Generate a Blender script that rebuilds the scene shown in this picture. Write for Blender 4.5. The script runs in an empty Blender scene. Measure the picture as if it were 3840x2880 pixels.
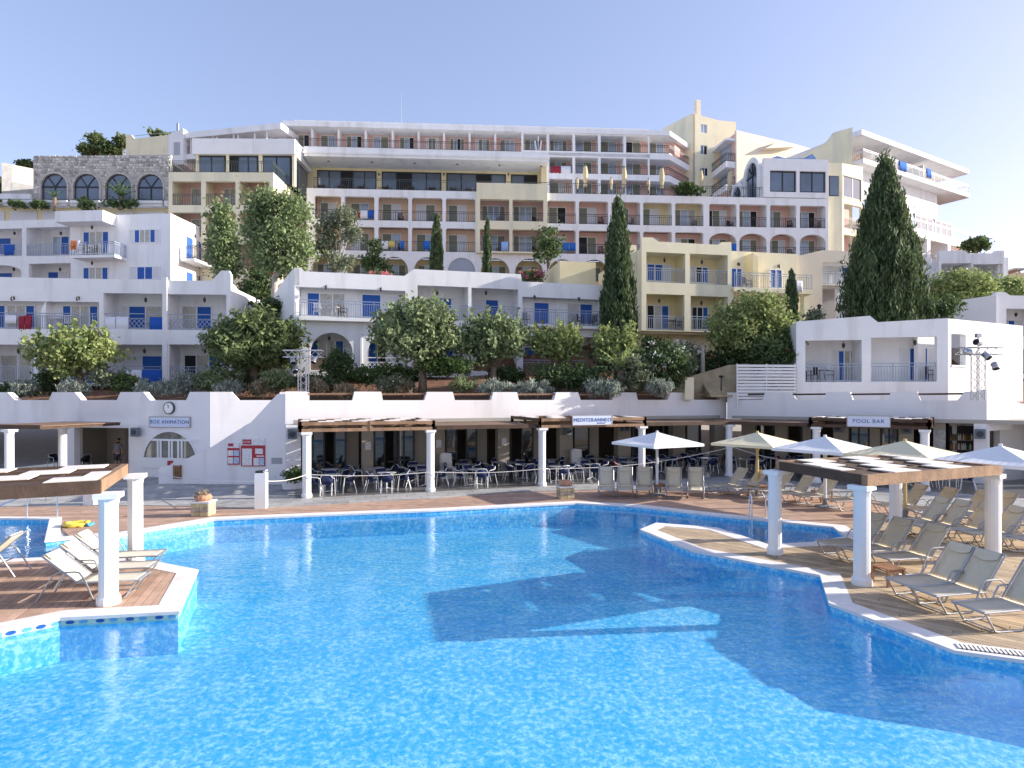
import bpy, bmesh, math, random
import numpy as np
from mathutils import Vector, Matrix
from mathutils.geometry import tessellate_polygon

# ------------------------------------------------------------------ camera, sky, sun, exposure
F, CX, CY, H = 2300.0, 1920.0, 1490.0, 4.0      # focal length in photo pixels, horizon, eye height
scene = bpy.context.scene
COL = scene.collection
cam = bpy.data.cameras.new('camera'); camo = bpy.data.objects.new('camera', cam); COL.objects.link(camo)
cam.sensor_width = 36.0; cam.lens = F / 3840 * 36; cam.shift_y = (CY - 1440) / 3840
cam.clip_start = 0.1; cam.clip_end = 6000
camo.location = (0, 0, H); camo.rotation_euler = (math.radians(90), 0, 0)
scene.camera = camo
SUN_AZ, SUN_EL = math.radians(5.5), math.radians(19.3)      # azimuth from +X towards +Y
world = bpy.data.worlds.new('World'); scene.world = world; world.use_nodes = True
wn = world.node_tree.nodes; wl = world.node_tree.links
bg = wn['Background']
sky = wn.new('ShaderNodeTexSky'); sky.sky_type = 'NISHITA'; sky.sun_disc = False
sky.sun_elevation = SUN_EL; sky.sun_rotation = math.pi / 2 - SUN_AZ
sky.altitude = 50; sky.air_density = 1.0; sky.dust_density = 1.2; sky.ozone_density = 2.0
tint = wn.new('ShaderNodeMix'); tint.data_type = 'RGBA'; tint.blend_type = 'MULTIPLY'; tint.inputs[0].default_value = 1
tint.inputs[7].default_value = (1.06, 0.91, 1.0, 1)
hsv = wn.new('ShaderNodeHueSaturation'); hsv.inputs['Saturation'].default_value = 0.82
gm = wn.new('ShaderNodeGamma'); gm.inputs[1].default_value = 0.62; hsv.inputs['Saturation'].default_value = 1.2
wl.new(sky.outputs[0], gm.inputs[0]); wl.new(gm.outputs[0], hsv.inputs['Color']); wl.new(hsv.outputs[0], tint.inputs[6]); wl.new(tint.outputs[2], bg.inputs[0])
bg.inputs[1].default_value = 0.15
sd = bpy.data.lights.new('sun', 'SUN'); sd.energy = 3.0; sd.angle = math.radians(0.5); sd.color = (1.0, 0.93, 0.82)
so = bpy.data.objects.new('sun', sd); COL.objects.link(so)
SDIR = Vector((math.cos(SUN_EL) * math.cos(SUN_AZ), math.cos(SUN_EL) * math.sin(SUN_AZ), math.sin(SUN_EL)))
so.rotation_euler = SDIR.to_track_quat('Z', 'Y').to_euler(); so.location = (40, 0, 40)
vs = scene.view_settings
scene.display_settings.display_device = 'sRGB'
vs.view_transform = 'Standard'; vs.look = 'None'; vs.gamma = 1.0; vs.exposure = 1.63; vs.use_curve_mapping = False
scene.cycles.use_denoising = True
scene.cycles.max_bounces = 8; scene.cycles.transparent_max_bounces = 12
scene.cycles.caustics_reflective = False; scene.cycles.caustics_refractive = False

# ------------------------------------------------------------------ helpers
R = random.Random(7)
def gp(x, y, z=0.0):
    """ground point (X, Y) seen at photo pixel x, y on the level z"""
    Y = (H - z) * F / (y - CY)
    return ((x - CX) / F * Y, Y)
def at(x, y, Y):
    return Vector(((x - CX) / F * Y, Y, H - (y - CY) / F * Y))

_m = {}
def mat(name, col, rough=0.8, var=0.0, vscale=6.0, bump=0.0, bscale=40.0, metal=0.0, spec=0.4, dirt=None, dscale=0.6, damt=0.0, wave=None, coord='Object', island=0.0):
    if name in _m: return _m[name]
    m = bpy.data.materials.new(name); m.use_nodes = True; _m[name] = m
    n, l = m.node_tree.nodes, m.node_tree.links
    p = n['Principled BSDF']; p.inputs['Roughness'].default_value = rough; p.inputs['Metallic'].default_value = metal
    p.inputs['Specular IOR Level'].default_value = spec
    c4 = (*col, 1)
    p.inputs['Base Color'].default_value = c4
    tc = n.new('ShaderNodeTexCoord'); out = None
    if var or damt or island:
        cur = None
        def noise(scale, detail=5):
            t = n.new('ShaderNodeTexNoise'); t.inputs['Scale'].default_value = scale; t.inputs['Detail'].default_value = detail
            l.new(tc.outputs[coord], t.inputs['Vector']); return t
        base = n.new('ShaderNodeRGB'); base.outputs[0].default_value = c4; cur = base.outputs[0]
        if var:
            t = noise(vscale); h = n.new('ShaderNodeHueSaturation')
            mr = n.new('ShaderNodeMapRange'); mr.inputs[1].default_value = .3; mr.inputs[2].default_value = .7
            mr.inputs[3].default_value = 1 - var; mr.inputs[4].default_value = 1 + var
            l.new(t.outputs['Fac'], mr.inputs[0]); l.new(mr.outputs[0], h.inputs['Value']); l.new(cur, h.inputs['Color']); cur = h.outputs[0]
        if island:
            g = n.new('ShaderNodeNewGeometry'); h = n.new('ShaderNodeHueSaturation')
            mr = n.new('ShaderNodeMapRange'); mr.inputs[3].default_value = 1 - island; mr.inputs[4].default_value = 1 + island
            l.new(g.outputs['Random Per Island'], mr.inputs[0]); l.new(mr.outputs[0], h.inputs['Value'])
            mr2 = n.new('ShaderNodeMapRange'); mr2.inputs[3].default_value = .5 - island * .05; mr2.inputs[4].default_value = .5 + island * .05
            ml = n.new('ShaderNodeMath'); ml.operation = 'FRACT'; mu = n.new('ShaderNodeMath'); mu.operation = 'MULTIPLY'; mu.inputs[1].default_value = 7.31
            l.new(g.outputs['Random Per Island'], mu.inputs[0]); l.new(mu.outputs[0], ml.inputs[0]); l.new(ml.outputs[0], mr2.inputs[0]); l.new(mr2.outputs[0], h.inputs['Hue'])
            l.new(cur, h.inputs['Color']); cur = h.outputs[0]
        if damt:
            t = noise(dscale, 9); mr = n.new('ShaderNodeMapRange'); mr.inputs[1].default_value = .52; mr.inputs[2].default_value = .72; mr.inputs[4].default_value = damt
            mp = n.new('ShaderNodeMapping'); mp.inputs['Scale'].default_value = (1.6, 1.6, .22); l.new(tc.outputs[coord], mp.inputs[0]); l.new(mp.outputs[0], t.inputs['Vector'])
            mx = n.new('ShaderNodeMix'); mx.data_type = 'RGBA'; l.new(t.outputs['Fac'], mr.inputs[0]); l.new(mr.outputs[0], mx.inputs[0]); l.new(cur, mx.inputs[6])
            mx.inputs[7].default_value = (*(dirt or [c * .6 for c in col]), 1); cur = mx.outputs[2]
        l.new(cur, p.inputs['Base Color'])
    if bump or wave:
        b = n.new('ShaderNodeBump'); b.inputs['Strength'].default_value = bump or .5; b.inputs['Distance'].default_value = .02
        if wave:
            t = n.new('ShaderNodeTexWave'); t.bands_direction = wave[0]; t.inputs['Scale'].default_value = wave[1]; t.inputs['Distortion'].default_value = wave[2]
            t.inputs['Detail'].default_value = 2
            l.new(tc.outputs[coord], t.inputs['Vector']); l.new(t.outputs['Fac'], b.inputs['Height'])
        else:
            t = n.new('ShaderNodeTexNoise'); t.inputs['Scale'].default_value = bscale; t.inputs['Detail'].default_value = 6
            l.new(tc.outputs[coord], t.inputs['Vector']); l.new(t.outputs['Fac'], b.inputs['Height'])
        l.new(b.outputs[0], p.inputs['Normal'])
    return m
def leafmat(name, col, island=.4, trans=.35):
    m = mat(name, col, rough=.65, island=island, spec=.25)
    if m.get('done'): return m
    m['done'] = 1
    n, l = m.node_tree.nodes, m.node_tree.links
    p = n['Principled BSDF']; o = n['Material Output']; t = n.new('ShaderNodeBsdfTranslucent'); mx = n.new('ShaderNodeMixShader'); mx.inputs[0].default_value = trans
    l.new(p.inputs['Base Color'].links[0].from_socket, t.inputs['Color']); l.new(p.outputs[0], mx.inputs[1]); l.new(t.outputs[0], mx.inputs[2]); l.new(mx.outputs[0], o.inputs['Surface'])
    return m

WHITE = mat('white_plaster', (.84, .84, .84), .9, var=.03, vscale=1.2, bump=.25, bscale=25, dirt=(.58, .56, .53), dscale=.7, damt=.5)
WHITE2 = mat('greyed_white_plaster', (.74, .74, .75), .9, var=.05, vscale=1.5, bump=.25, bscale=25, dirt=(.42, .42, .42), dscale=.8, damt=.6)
WALLW = mat('pool_wall_plaster', (.83, .81, .81), .9, var=.03, vscale=1.0, bump=.3, bscale=30, dirt=(.5, .47, .45), dscale=.6, damt=.4)
YEL = mat('yellow_plaster', (.80, .69, .42), .9, var=.05, vscale=.8, bump=.2, bscale=25, dirt=(.5, .47, .36), dscale=.5, damt=.5)
YEL2 = mat('pale_yellow_plaster', (.84, .77, .55), .9, var=.05, vscale=.8, bump=.2, bscale=25, dirt=(.56, .54, .44), dscale=.5, damt=.6)
CREAM = mat('cream_plaster', (.78, .70, .56), .9, var=.04, vscale=.8, dirt=(.6, .55, .45), dscale=.5, damt=.4)
PINK = mat('pink_plaster', (.78, .50, .42), .9, var=.04, vscale=.8, dirt=(.5, .32, .27), dscale=.6, damt=.35)
ORANGE = mat('apricot_plaster', (.80, .56, .40), .9, var=.04, vscale=.8)
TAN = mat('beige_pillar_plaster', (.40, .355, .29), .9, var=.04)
BLUE = mat('blue_shutter_paint', (.014, .105, .42), .45, var=.06, vscale=3, wave=('Z', 14, 0), bump=.35)
OLIVE = mat('olive_shutter_paint', (.24, .25, .18), .6, var=.05, wave=('Z', 12, 0), bump=.4)
FRAMEW = mat('white_frame_paint', (.78, .78, .78), .5)
SHUTW = mat('white_shutter_paint', (.70, .70, .72), .6, wave=('Z', 12, 0), bump=.3)
CURT = mat('curtain_glass', (.42, .40, .35), .18, var=.25, vscale=9, spec=.6)
GLASS = mat('window_glass', (.10, .13, .18), .04, spec=1.0, var=.3, vscale=.35)
GLASSL = mat('pale_window_glass', (.36, .42, .50), .06, spec=.9, var=.25, vscale=.6)
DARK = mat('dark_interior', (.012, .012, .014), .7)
DKFRAME = mat('dark_metal_frame', (.018, .024, .026), .45)
RAILD = mat('dark_rail_paint', (.06, .045, .05), .5)
RAILB = mat('blue_grey_rail_paint', (.33, .38, .47), .5)
RAILG = mat('green_rail_paint', (.06, .085, .085), .5)
STEEL = mat('polished_steel', (.72, .74, .76), .18, metal=1)
ALU = mat('brushed_aluminium', (.55, .56, .58), .35, metal=.9)
WOODD = mat('dark_stained_and_shaded_beam', (.075, .044, .028), .7, var=.25, vscale=3, bump=.4, bscale=18, dirt=(.05, .03, .02), damt=.4, dscale=2)  # dark wood; also paints shade onto the shaded pergola beams
WOODL = mat('weathered_beam', (.30, .18, .105), .75, var=.25, vscale=3, bump=.5, bscale=18, dirt=(.12, .08, .05), damt=.5, dscale=2.5)
WOODT = mat('side_table_wood', (.27, .14, .075), .6, var=.25, vscale=5, bump=.3, bscale=20)
STONEB = mat('rubble_stone', (.50, .48, .44), .9, island=.45, bump=.5, bscale=12)
MORTAR = mat('stone_mortar', (.46, .45, .43), .95, var=.1, vscale=3, bump=.4, bscale=20)

def obj(name, me, parent=None, loc=None, **props):
    o = bpy.data.objects.new(name, me); COL.objects.link(o)
    if parent is not None: o.parent = parent
    if loc is not None: o.location = loc
    for k, v in props.items(): o[k] = v
    return o
def thing(name, label, cat, loc=(0, 0, 0), rz=0.0, group=None, kind=None):
    o = obj(name, None, None, loc); o.rotation_euler = (0, 0, rz); o.empty_display_size = .1
    tag(o, label, cat, group, kind); return o
def tag(o, label=None, cat=None, group=None, kind=None):
    if label: o['label'] = label
    if cat: o['category'] = cat
    if group: o['group'] = group
    if kind: o['kind'] = kind
    return o

class MB:
    """collects shapes, builds one mesh"""
    def __init__(s): s.v = []; s.f = []
    def add(s, vs, fs):
        b = len(s.v); s.v.extend(vs); s.f.extend([tuple(i + b for i in f) for f in fs]); return s
    def box(s, x0, x1, y0, y1, z0, z1):
        return s.add([(x, y, z) for z in (z0, z1) for y in (y0, y1) for x in (x0, x1)],
                     [(0, 2, 3, 1), (4, 5, 7, 6), (0, 1, 5, 4), (2, 6, 7, 3), (0, 4, 6, 2), (1, 3, 7, 5)])
    def obox(s, c, sz, rz=0.0, rx=0.0, ry=0.0):
        M = Matrix.Rotation(rz, 3, 'Z') @ Matrix.Rotation(ry, 3, 'Y') @ Matrix.Rotation(rx, 3, 'X')
        c = Vector(c); q = [c + M @ Vector((sx * sz[0] / 2, sy * sz[1] / 2, sz_ * sz[2] / 2)) for sz_ in (-1, 1) for sy in (-1, 1) for sx in (-1, 1)]
        return s.add([tuple(p) for p in q], [(0, 2, 3, 1), (4, 5, 7, 6), (0, 1, 5, 4), (2, 6, 7, 3), (0, 4, 6, 2), (1, 3, 7, 5)])
    def bar(s, a, b, w, h=None):
        """rectangular bar from a to b"""
        h = h or w; a = Vector(a); b = Vector(b); d = b - a; L = d.length
        if L < 1e-6: return s
        d /= L; up = Vector((0, 0, 1)) if abs(d.z) < .95 else Vector((0, 1, 0)); r = d.cross(up).normalized(); u = r.cross(d)
        q = [p + r * (i * w / 2) + u * (j * h / 2) for p in (a, b) for i, j in ((-1, -1), (1, -1), (1, 1), (-1, 1))]
        return s.add([tuple(p) for p in q], [(0, 1, 2, 3), (7, 6, 5, 4), (0, 4, 5, 1), (1, 5, 6, 2), (2, 6, 7, 3), (3, 7, 4, 0)])
    def tube(s, pts, r, n=8, cap=True):
        pts = [Vector(p) for p in pts]; rs = r if isinstance(r, (list, tuple)) else [r] * len(pts); vs = []; up = None
        for i, p in enumerate(pts):
            d = (pts[min(i + 1, len(pts) - 1)] - pts[max(i - 1, 0)]).normalized()
            if up is None: up = Vector((0, 0, 1)) if abs(d.z) < .9 else Vector((1, 0, 0))
            a = d.cross(up); a = a.normalized() if a.length > 1e-5 else Vector((1, 0, 0)); b = a.cross(d); up = b
            for k in range(n):
                t = 2 * math.pi * k / n; vs.append(tuple(p + (a * math.cos(t) + b * math.sin(t)) * rs[i]))
        fs = [(i * n + k, i * n + (k + 1) % n, (i + 1) * n + (k + 1) % n, (i + 1) * n + k) for i in range(len(pts) - 1) for k in range(n)]
        if cap: fs += [tuple(range(n - 1, -1, -1)), tuple((len(pts) - 1) * n + k for k in range(n))]
        return s.add(vs, fs)
    def lathe(s, prof, n=16, c=(0, 0), z0=0.0, a0=0.0):
        vs = [(c[0] + r * math.cos(a0 + 2 * math.pi * k / n), c[1] + r * math.sin(a0 + 2 * math.pi * k / n), z0 + z) for r, z in prof for k in range(n)]
        fs = [(i * n + k, i * n + (k + 1) % n, (i + 1) * n + (k + 1) % n, (i + 1) * n + k) for i in range(len(prof) - 1) for k in range(n)]
        fs += [tuple(range(n - 1, -1, -1)), tuple((len(prof) - 1) * n + k for k in range(n))]
        return s.add(vs, fs)
    def prism(s, poly, z0, z1):
        """vertical prism over an XY polygon (may be concave)"""
        return s.slab([(p[0], p[1]) for p in poly], [], z0, z1, lambda a, b, d: (a, b, d))
    def slab(s, outer, holes, d0, d1, f=lambda u, z, d: (u, d, z)):
        """plate with holes: loops in (u, z), thickness from d0 to d1"""
        loops = [outer] + list(holes); tris = tessellate_polygon([[Vector((a, b, 0)) for a, b in lp] for lp in loops])
        flat = [p for lp in loops for p in lp]; n = len(flat)
        vs = [f(a, b, d0) for a, b in flat] + [f(a, b, d1) for a, b in flat]; fs = []
        for t in tris:
            fs.append(tuple(t)); fs.append(tuple(i + n for i in reversed(t)))
        k = 0
        for lp in loops:
            m = len(lp)
            for i in range(m): j = (i + 1) % m; fs.append((k + i, k + j, k + j + n, k + i + n))
            k += m
        return s.add(vs, fs)
    def mesh(s, name, material, smooth=False):
        me = bpy.data.meshes.new(name); me.from_pydata(s.v, [], s.f)
        bm = bmesh.new(); bm.from_mesh(me); bmesh.ops.recalc_face_normals(bm, faces=bm.faces); bm.to_mesh(me); bm.free()
        if material: me.materials.append(material)
        if len(me.polygons) and all(abs(p.normal.z) > .999 for p in me.polygons) and max(v[2] for v in s.v) - min(v[2] for v in s.v) < 1e-6:
            if sum(p.normal.z * p.area for p in me.polygons) < 0: me.flip_normals()      # flat sheets face up
        if smooth: me.polygons.foreach_set('use_smooth', [True] * len(me.polygons))
        me.update(); return me
    def build(s, name, material, parent=None, loc=None, smooth=False, **props):
        return obj(name, s.mesh(name, material, smooth), parent, loc, **props)

def copytree(o, loc=None, rz=None, parent=None, **props):
    c = o.copy(); COL.objects.link(c)
    if parent is not None: c.parent = parent
    for ch in list(o.children): copytree(ch, parent=c)
    if loc is not None: c.location = loc
    if rz is not None: c.rotation_euler = (0, 0, rz)
    for k, v in props.items(): c[k] = v
    return c

def textmesh(body, size, material, name='lettering', spacing=1.0):
    cu = bpy.data.curves.new(name, 'FONT'); cu.body = body; cu.size = size; cu.extrude = .004; cu.align_x = 'CENTER'; cu.align_y = 'CENTER'; cu.space_character = spacing; cu.resolution_u = 3
    o = bpy.data.objects.new(name, cu); COL.objects.link(o)
    dg = bpy.context.evaluated_depsgraph_get(); me = bpy.data.meshes.new_from_object(o.evaluated_get(dg)); me.name = name
    bpy.data.objects.remove(o); bpy.data.curves.remove(cu); me.materials.clear(); me.materials.append(material); return me

# ------------------------------------------------------------------ building frame: local x = along the front, y = depth into the building, z = world height
class Bld:
    def __init__(s, name, label, cat, X, Y, ang, z=0.0, base=None, group=None):
        s.o = Vector((X, Y)); s.a = math.radians(ang); s.U = Vector((math.cos(s.a), math.sin(s.a))); s.D = Vector((-math.sin(s.a), math.cos(s.a)))
        s.e = thing(name, label, cat, (X, Y, 0), s.a, group) if name else None
    def hit(s, x, d=0.0):
        k = (x - CX) / F; o = s.o + s.D * d        # (o+U u).x = k (o+U u).y
        u = (k * o.y - o.x) / (s.U.x - k * s.U.y); return u, o.y + s.U.y * u
    def u(s, x, d=0.0): return s.hit(x, d)[0]
    def z(s, x, y, d=0.0): return H - (y - CY) / F * s.hit(x, d)[1]
    def uz(s, x, y, d=0.0): u, Y = s.hit(x, d); return u, H - (y - CY) / F * Y
    def rect(s, x0, y0, x1, y1, d=0.0, ref=None):
        """loop of a rectangular opening from photo pixels"""
        r = ref if ref is not None else (x0 + x1) / 2
        a, b = s.u(x0, d), s.u(x1, d); t, bt = s.z(r, y0, d), s.z(r, y1, d)
        return [(a, bt), (b, bt), (b, t), (a, t)]
    def arch(s, x0, ytop, x1, ybot, d=0.0, ref=None, spring=None, n=14):
        r = ref if ref is not None else (x0 + x1) / 2
        a, b = s.u(x0, d), s.u(x1, d); t, bt = s.z(r, ytop, d), s.z(r, ybot, d)
        rad = (b - a) / 2; h = rad if spring is None else spring; h = min(h, t - bt - .01); zs = t - h
        return [(a, bt), (b, bt)] + [((a + b) / 2 + rad * math.cos(math.pi * i / n), zs + h * math.sin(math.pi * i / n)) for i in range(n + 1)]
    def plate(s, name, outer, holes, d0, d1, m, parent=None, **k):
        return MB().slab(outer, holes, d0, d1).build(name, m, parent or s.e, **k)
    def box(s, name, u0, u1, d0, d1, z0, z1, m, parent=None, **k):
        return MB().box(min(u0, u1), max(u0, u1), min(d0, d1), max(d0, d1), min(z0, z1), max(z0, z1)).build(name, m, parent or s.e, **k)
    def world(s, u, d, z): p = s.o + s.U * u + s.D * d; return Vector((p.x, p.y, z))

PANEL = {'b': ('shutter', BLUE), 'o': ('shutter', OLIVE), 'w': ('shutter', SHUTW), 'g': ('pane', CURT), 'c': ('pane', GLASSL), 'k': ('pane', DARK), 'd': ('pane', GLASS)}
def opening(B, u0, u1, z0, z1, d, kinds, name='door', fr=FRAMEW, fw=.07, parent=None):
    """door or window set in front of a wall at depth d: a frame with one panel per letter; every panel is a sub-part"""
    ks = list(kinds); n = len(ks); m = MB(); w = (u1 - u0)
    m.box(u0, u1, d - .06, d + .02, z1 - fw, z1); m.box(u0, u1, d - .06, d + .02, z0, z0 + fw)
    e = w / n
    for i in range(n + 1):
        x = u0 + e * i; x = min(max(x, u0 + fw / 2), u1 - fw / 2); m.box(x - fw / 2, x + fw / 2, d - .058, d + .02, z0 + fw, z1 - fw)
    p = m.build(name, fr, parent or B.e)
    for i, k in enumerate(ks):
        nm, mt = PANEL[k]
        MB().box(u0 + e * i + fw / 2, u0 + e * (i + 1) - fw / 2, d - .035, d - .003, z0 + fw, z1 - fw).build(nm, mt, p)
    return p
def railing(B, u0, u1, d, z0, h=1.0, m=None, ends=0.0, step=.14, parent=None, lattice=None, name='railing'):
    q = MB(); t = .035
    def run(a, b):
        q.bar((*a, z0 + h), (*b, z0 + h), .05, .045); q.bar((*a, z0 + h - .16), (*b, z0 + h - .16), t); q.bar((*a, z0 + .08), (*b, z0 + .08), t)
        L = math.dist(a, b); n = max(1, int(L / step))
        for i in range(n + 1):
            x = a[0] + (b[0] - a[0]) * i / n; y = a[1] + (b[1] - a[1]) * i / n
            big = (i % 8 == 0) or i == n
            q.bar((x, y, z0 + (0 if big else .08)), (x, y, z0 + (h if big else h - .16)), .04 if big else .022)
    run((u0, d), (u1, d))
    if ends: run((u0, d), (u0, d + ends)); run((u1, d), (u1, d + ends))
    return q.build(name, m or RAILD, parent or B.e)
LANT = mat('lantern_metal', (.05, .045, .04), .5)
_lant = []
def lantern(B, u, d, z, wallmount=False, parent=None):
    if not _lant:
        q = MB(); q.tube([(0, 0, 0), (0, 0, -.14)], .012, 5)
        q.lathe([(.01, -.14), (.10, -.18), (.10, -.19), (.075, -.20), (.09, -.30), (.06, -.40), (.02, -.42), (.015, -.46)], 8); _lant.append(q.mesh('lantern', LANT))
        q = MB(); q.box(-.04, .04, -.02, 0, -.2, 0); q.tube([(0, -.02, -.05), (0, -.14, .02), (0, -.2, -.05)], .015, 5)
        q.lathe([(.01, -.05), (.08, -.09), (.08, -.10), (.06, -.11), (.075, -.22), (.03, -.30)], 8, (0, -.2)); _lant.append(q.mesh('lantern', LANT))
    return obj('lantern', _lant[1 if wallmount else 0], parent or B.e, (u, d, z))
# ------------------------------------------------------------------ ground, pool, decks
def offset(poly, w):
    """offset a closed polygon to its left-hand side by w (mitred)"""
    n = len(poly); out = []
    for i in range(n):
        a, b, c = Vector(poly[i - 1]), Vector(poly[i]), Vector(poly[(i + 1) % n])
        d1 = (b - a).normalized(); d2 = (c - b).normalized(); n1 = Vector((-d1.y, d1.x)); n2 = Vector((-d2.y, d2.x))
        k = n1 + n2; L = max(.45, 1 + n1.dot(n2)); out.append(tuple(b + k * (w / L)))
    return out
def area(p): return sum(p[i - 1][0] * p[i][1] - p[i][0] * p[i - 1][1] for i in range(len(p))) / 2
def clip(poly, nx, ny, c):
    """keep the part of a polygon where nx*x + ny*y >= c"""
    out = []
    for i in range(len(poly)):
        a, b = poly[i - 1], poly[i]; da, db = nx * a[0] + ny * a[1] - c, nx * b[0] + ny * b[1] - c
        if (da >= 0) != (db >= 0): t = da / (da - db); out.append((a[0] + (b[0] - a[0]) * t, a[1] + (b[1] - a[1]) * t))
        if db >= 0: out.append(b)
    return out
WZ = -.13                                             # water level
MP = [gp(*p) for p in [(451, 2006), (803, 1948), (960, 1941), (1611, 1915), (1920, 1899), (2163, 1887), (2389, 1899), (2658, 1930), (2880, 1952), (3127, 1976), (3175, 2013),
      (3047, 2034), (2880, 2043), (2688, 1980), (2463, 1962), (2404, 1986), (2597, 2064), (2880, 2119), (3080, 2158), (3114, 2262), (3583, 2440), (3840, 2475), (4150, 2512)]]
MP += [(13, 6.5), (13, 0.5), (-15, 0.5), (-15, 7.5)]
MP += [gp(*p) for p in [(-400, 2442), (0, 2362), (224, 2317), (668, 2293), (738, 2138), (581, 2108), (420, 2088), (278, 2091)]]
SP = [gp(*p) for p in [(-700, 1936), (190, 1946), (172, 2028), (262, 2018), (326, 2012), (262, 2087), (0, 2100), (-700, 2135)]]
if area(MP) > 0: MP.reverse()                        # clockwise: the left-hand side is outside
if area(SP) > 0: SP.reverse()

def groundmat():
    m = mat('paving_bed', (.46, .44, .42), .9, var=.15, vscale=1.5, bump=.3, bscale=15); return m
big = [(-1500, -1200), (1500, -1200), (1500, 2500), (-1500, 2500)]
loops = [big, MP, SP]
tr = tessellate_polygon([[Vector((a, b, 0)) for a, b in lp] for lp in loops]); fl = [p for lp in loops for p in lp]
g = MB().add([(a, b, -.035) for a, b in fl], [tuple(t) for t in tr])
tag(g.build('ground', groundmat()), kind='structure')

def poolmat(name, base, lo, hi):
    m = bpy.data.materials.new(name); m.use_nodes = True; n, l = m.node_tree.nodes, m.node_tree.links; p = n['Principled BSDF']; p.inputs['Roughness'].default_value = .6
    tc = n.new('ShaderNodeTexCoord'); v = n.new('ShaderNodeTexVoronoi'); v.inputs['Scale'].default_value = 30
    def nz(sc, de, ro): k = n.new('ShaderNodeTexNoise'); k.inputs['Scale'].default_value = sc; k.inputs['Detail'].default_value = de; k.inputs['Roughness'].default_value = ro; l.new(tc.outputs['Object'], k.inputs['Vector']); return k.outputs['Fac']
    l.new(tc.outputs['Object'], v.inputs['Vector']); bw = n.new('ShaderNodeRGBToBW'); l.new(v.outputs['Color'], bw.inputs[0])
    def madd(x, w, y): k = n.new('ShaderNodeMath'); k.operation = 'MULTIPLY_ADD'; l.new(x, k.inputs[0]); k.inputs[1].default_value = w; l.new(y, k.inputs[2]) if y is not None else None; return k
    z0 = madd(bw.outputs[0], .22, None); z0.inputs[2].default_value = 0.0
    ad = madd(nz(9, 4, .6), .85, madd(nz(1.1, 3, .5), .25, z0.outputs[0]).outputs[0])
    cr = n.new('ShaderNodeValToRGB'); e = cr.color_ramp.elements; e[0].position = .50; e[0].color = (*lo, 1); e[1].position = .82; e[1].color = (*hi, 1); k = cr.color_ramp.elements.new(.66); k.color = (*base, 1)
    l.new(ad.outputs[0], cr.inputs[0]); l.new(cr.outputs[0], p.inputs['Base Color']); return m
TILE = poolmat('blue_pool_mosaic_caustics', (.16, .57, .85), (.02, .46, .86), (.55, .86, .94))  # mosaic blues with the caustic sparkle of sunlit water painted in
basin = thing('pool_basin', None, None, kind='structure')
DEEP = -.80
def basin_for(P, parent, deep):
    q = MB(); n = len(P)
    for i in range(n):
        a, b = P[i - 1], P[i]; q.add([(a[0], a[1], -.04), (b[0], b[1], -.04), (b[0], b[1], deep), (a[0], a[1], deep)], [(0, 1, 2, 3)])
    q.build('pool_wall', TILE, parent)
    t = tessellate_polygon([[Vector((a, b, 0)) for a, b in P]])
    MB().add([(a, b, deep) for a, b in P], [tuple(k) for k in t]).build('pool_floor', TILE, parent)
basin_for(MP, basin, DEEP); basin_for(SP, basin, -.6)
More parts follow.
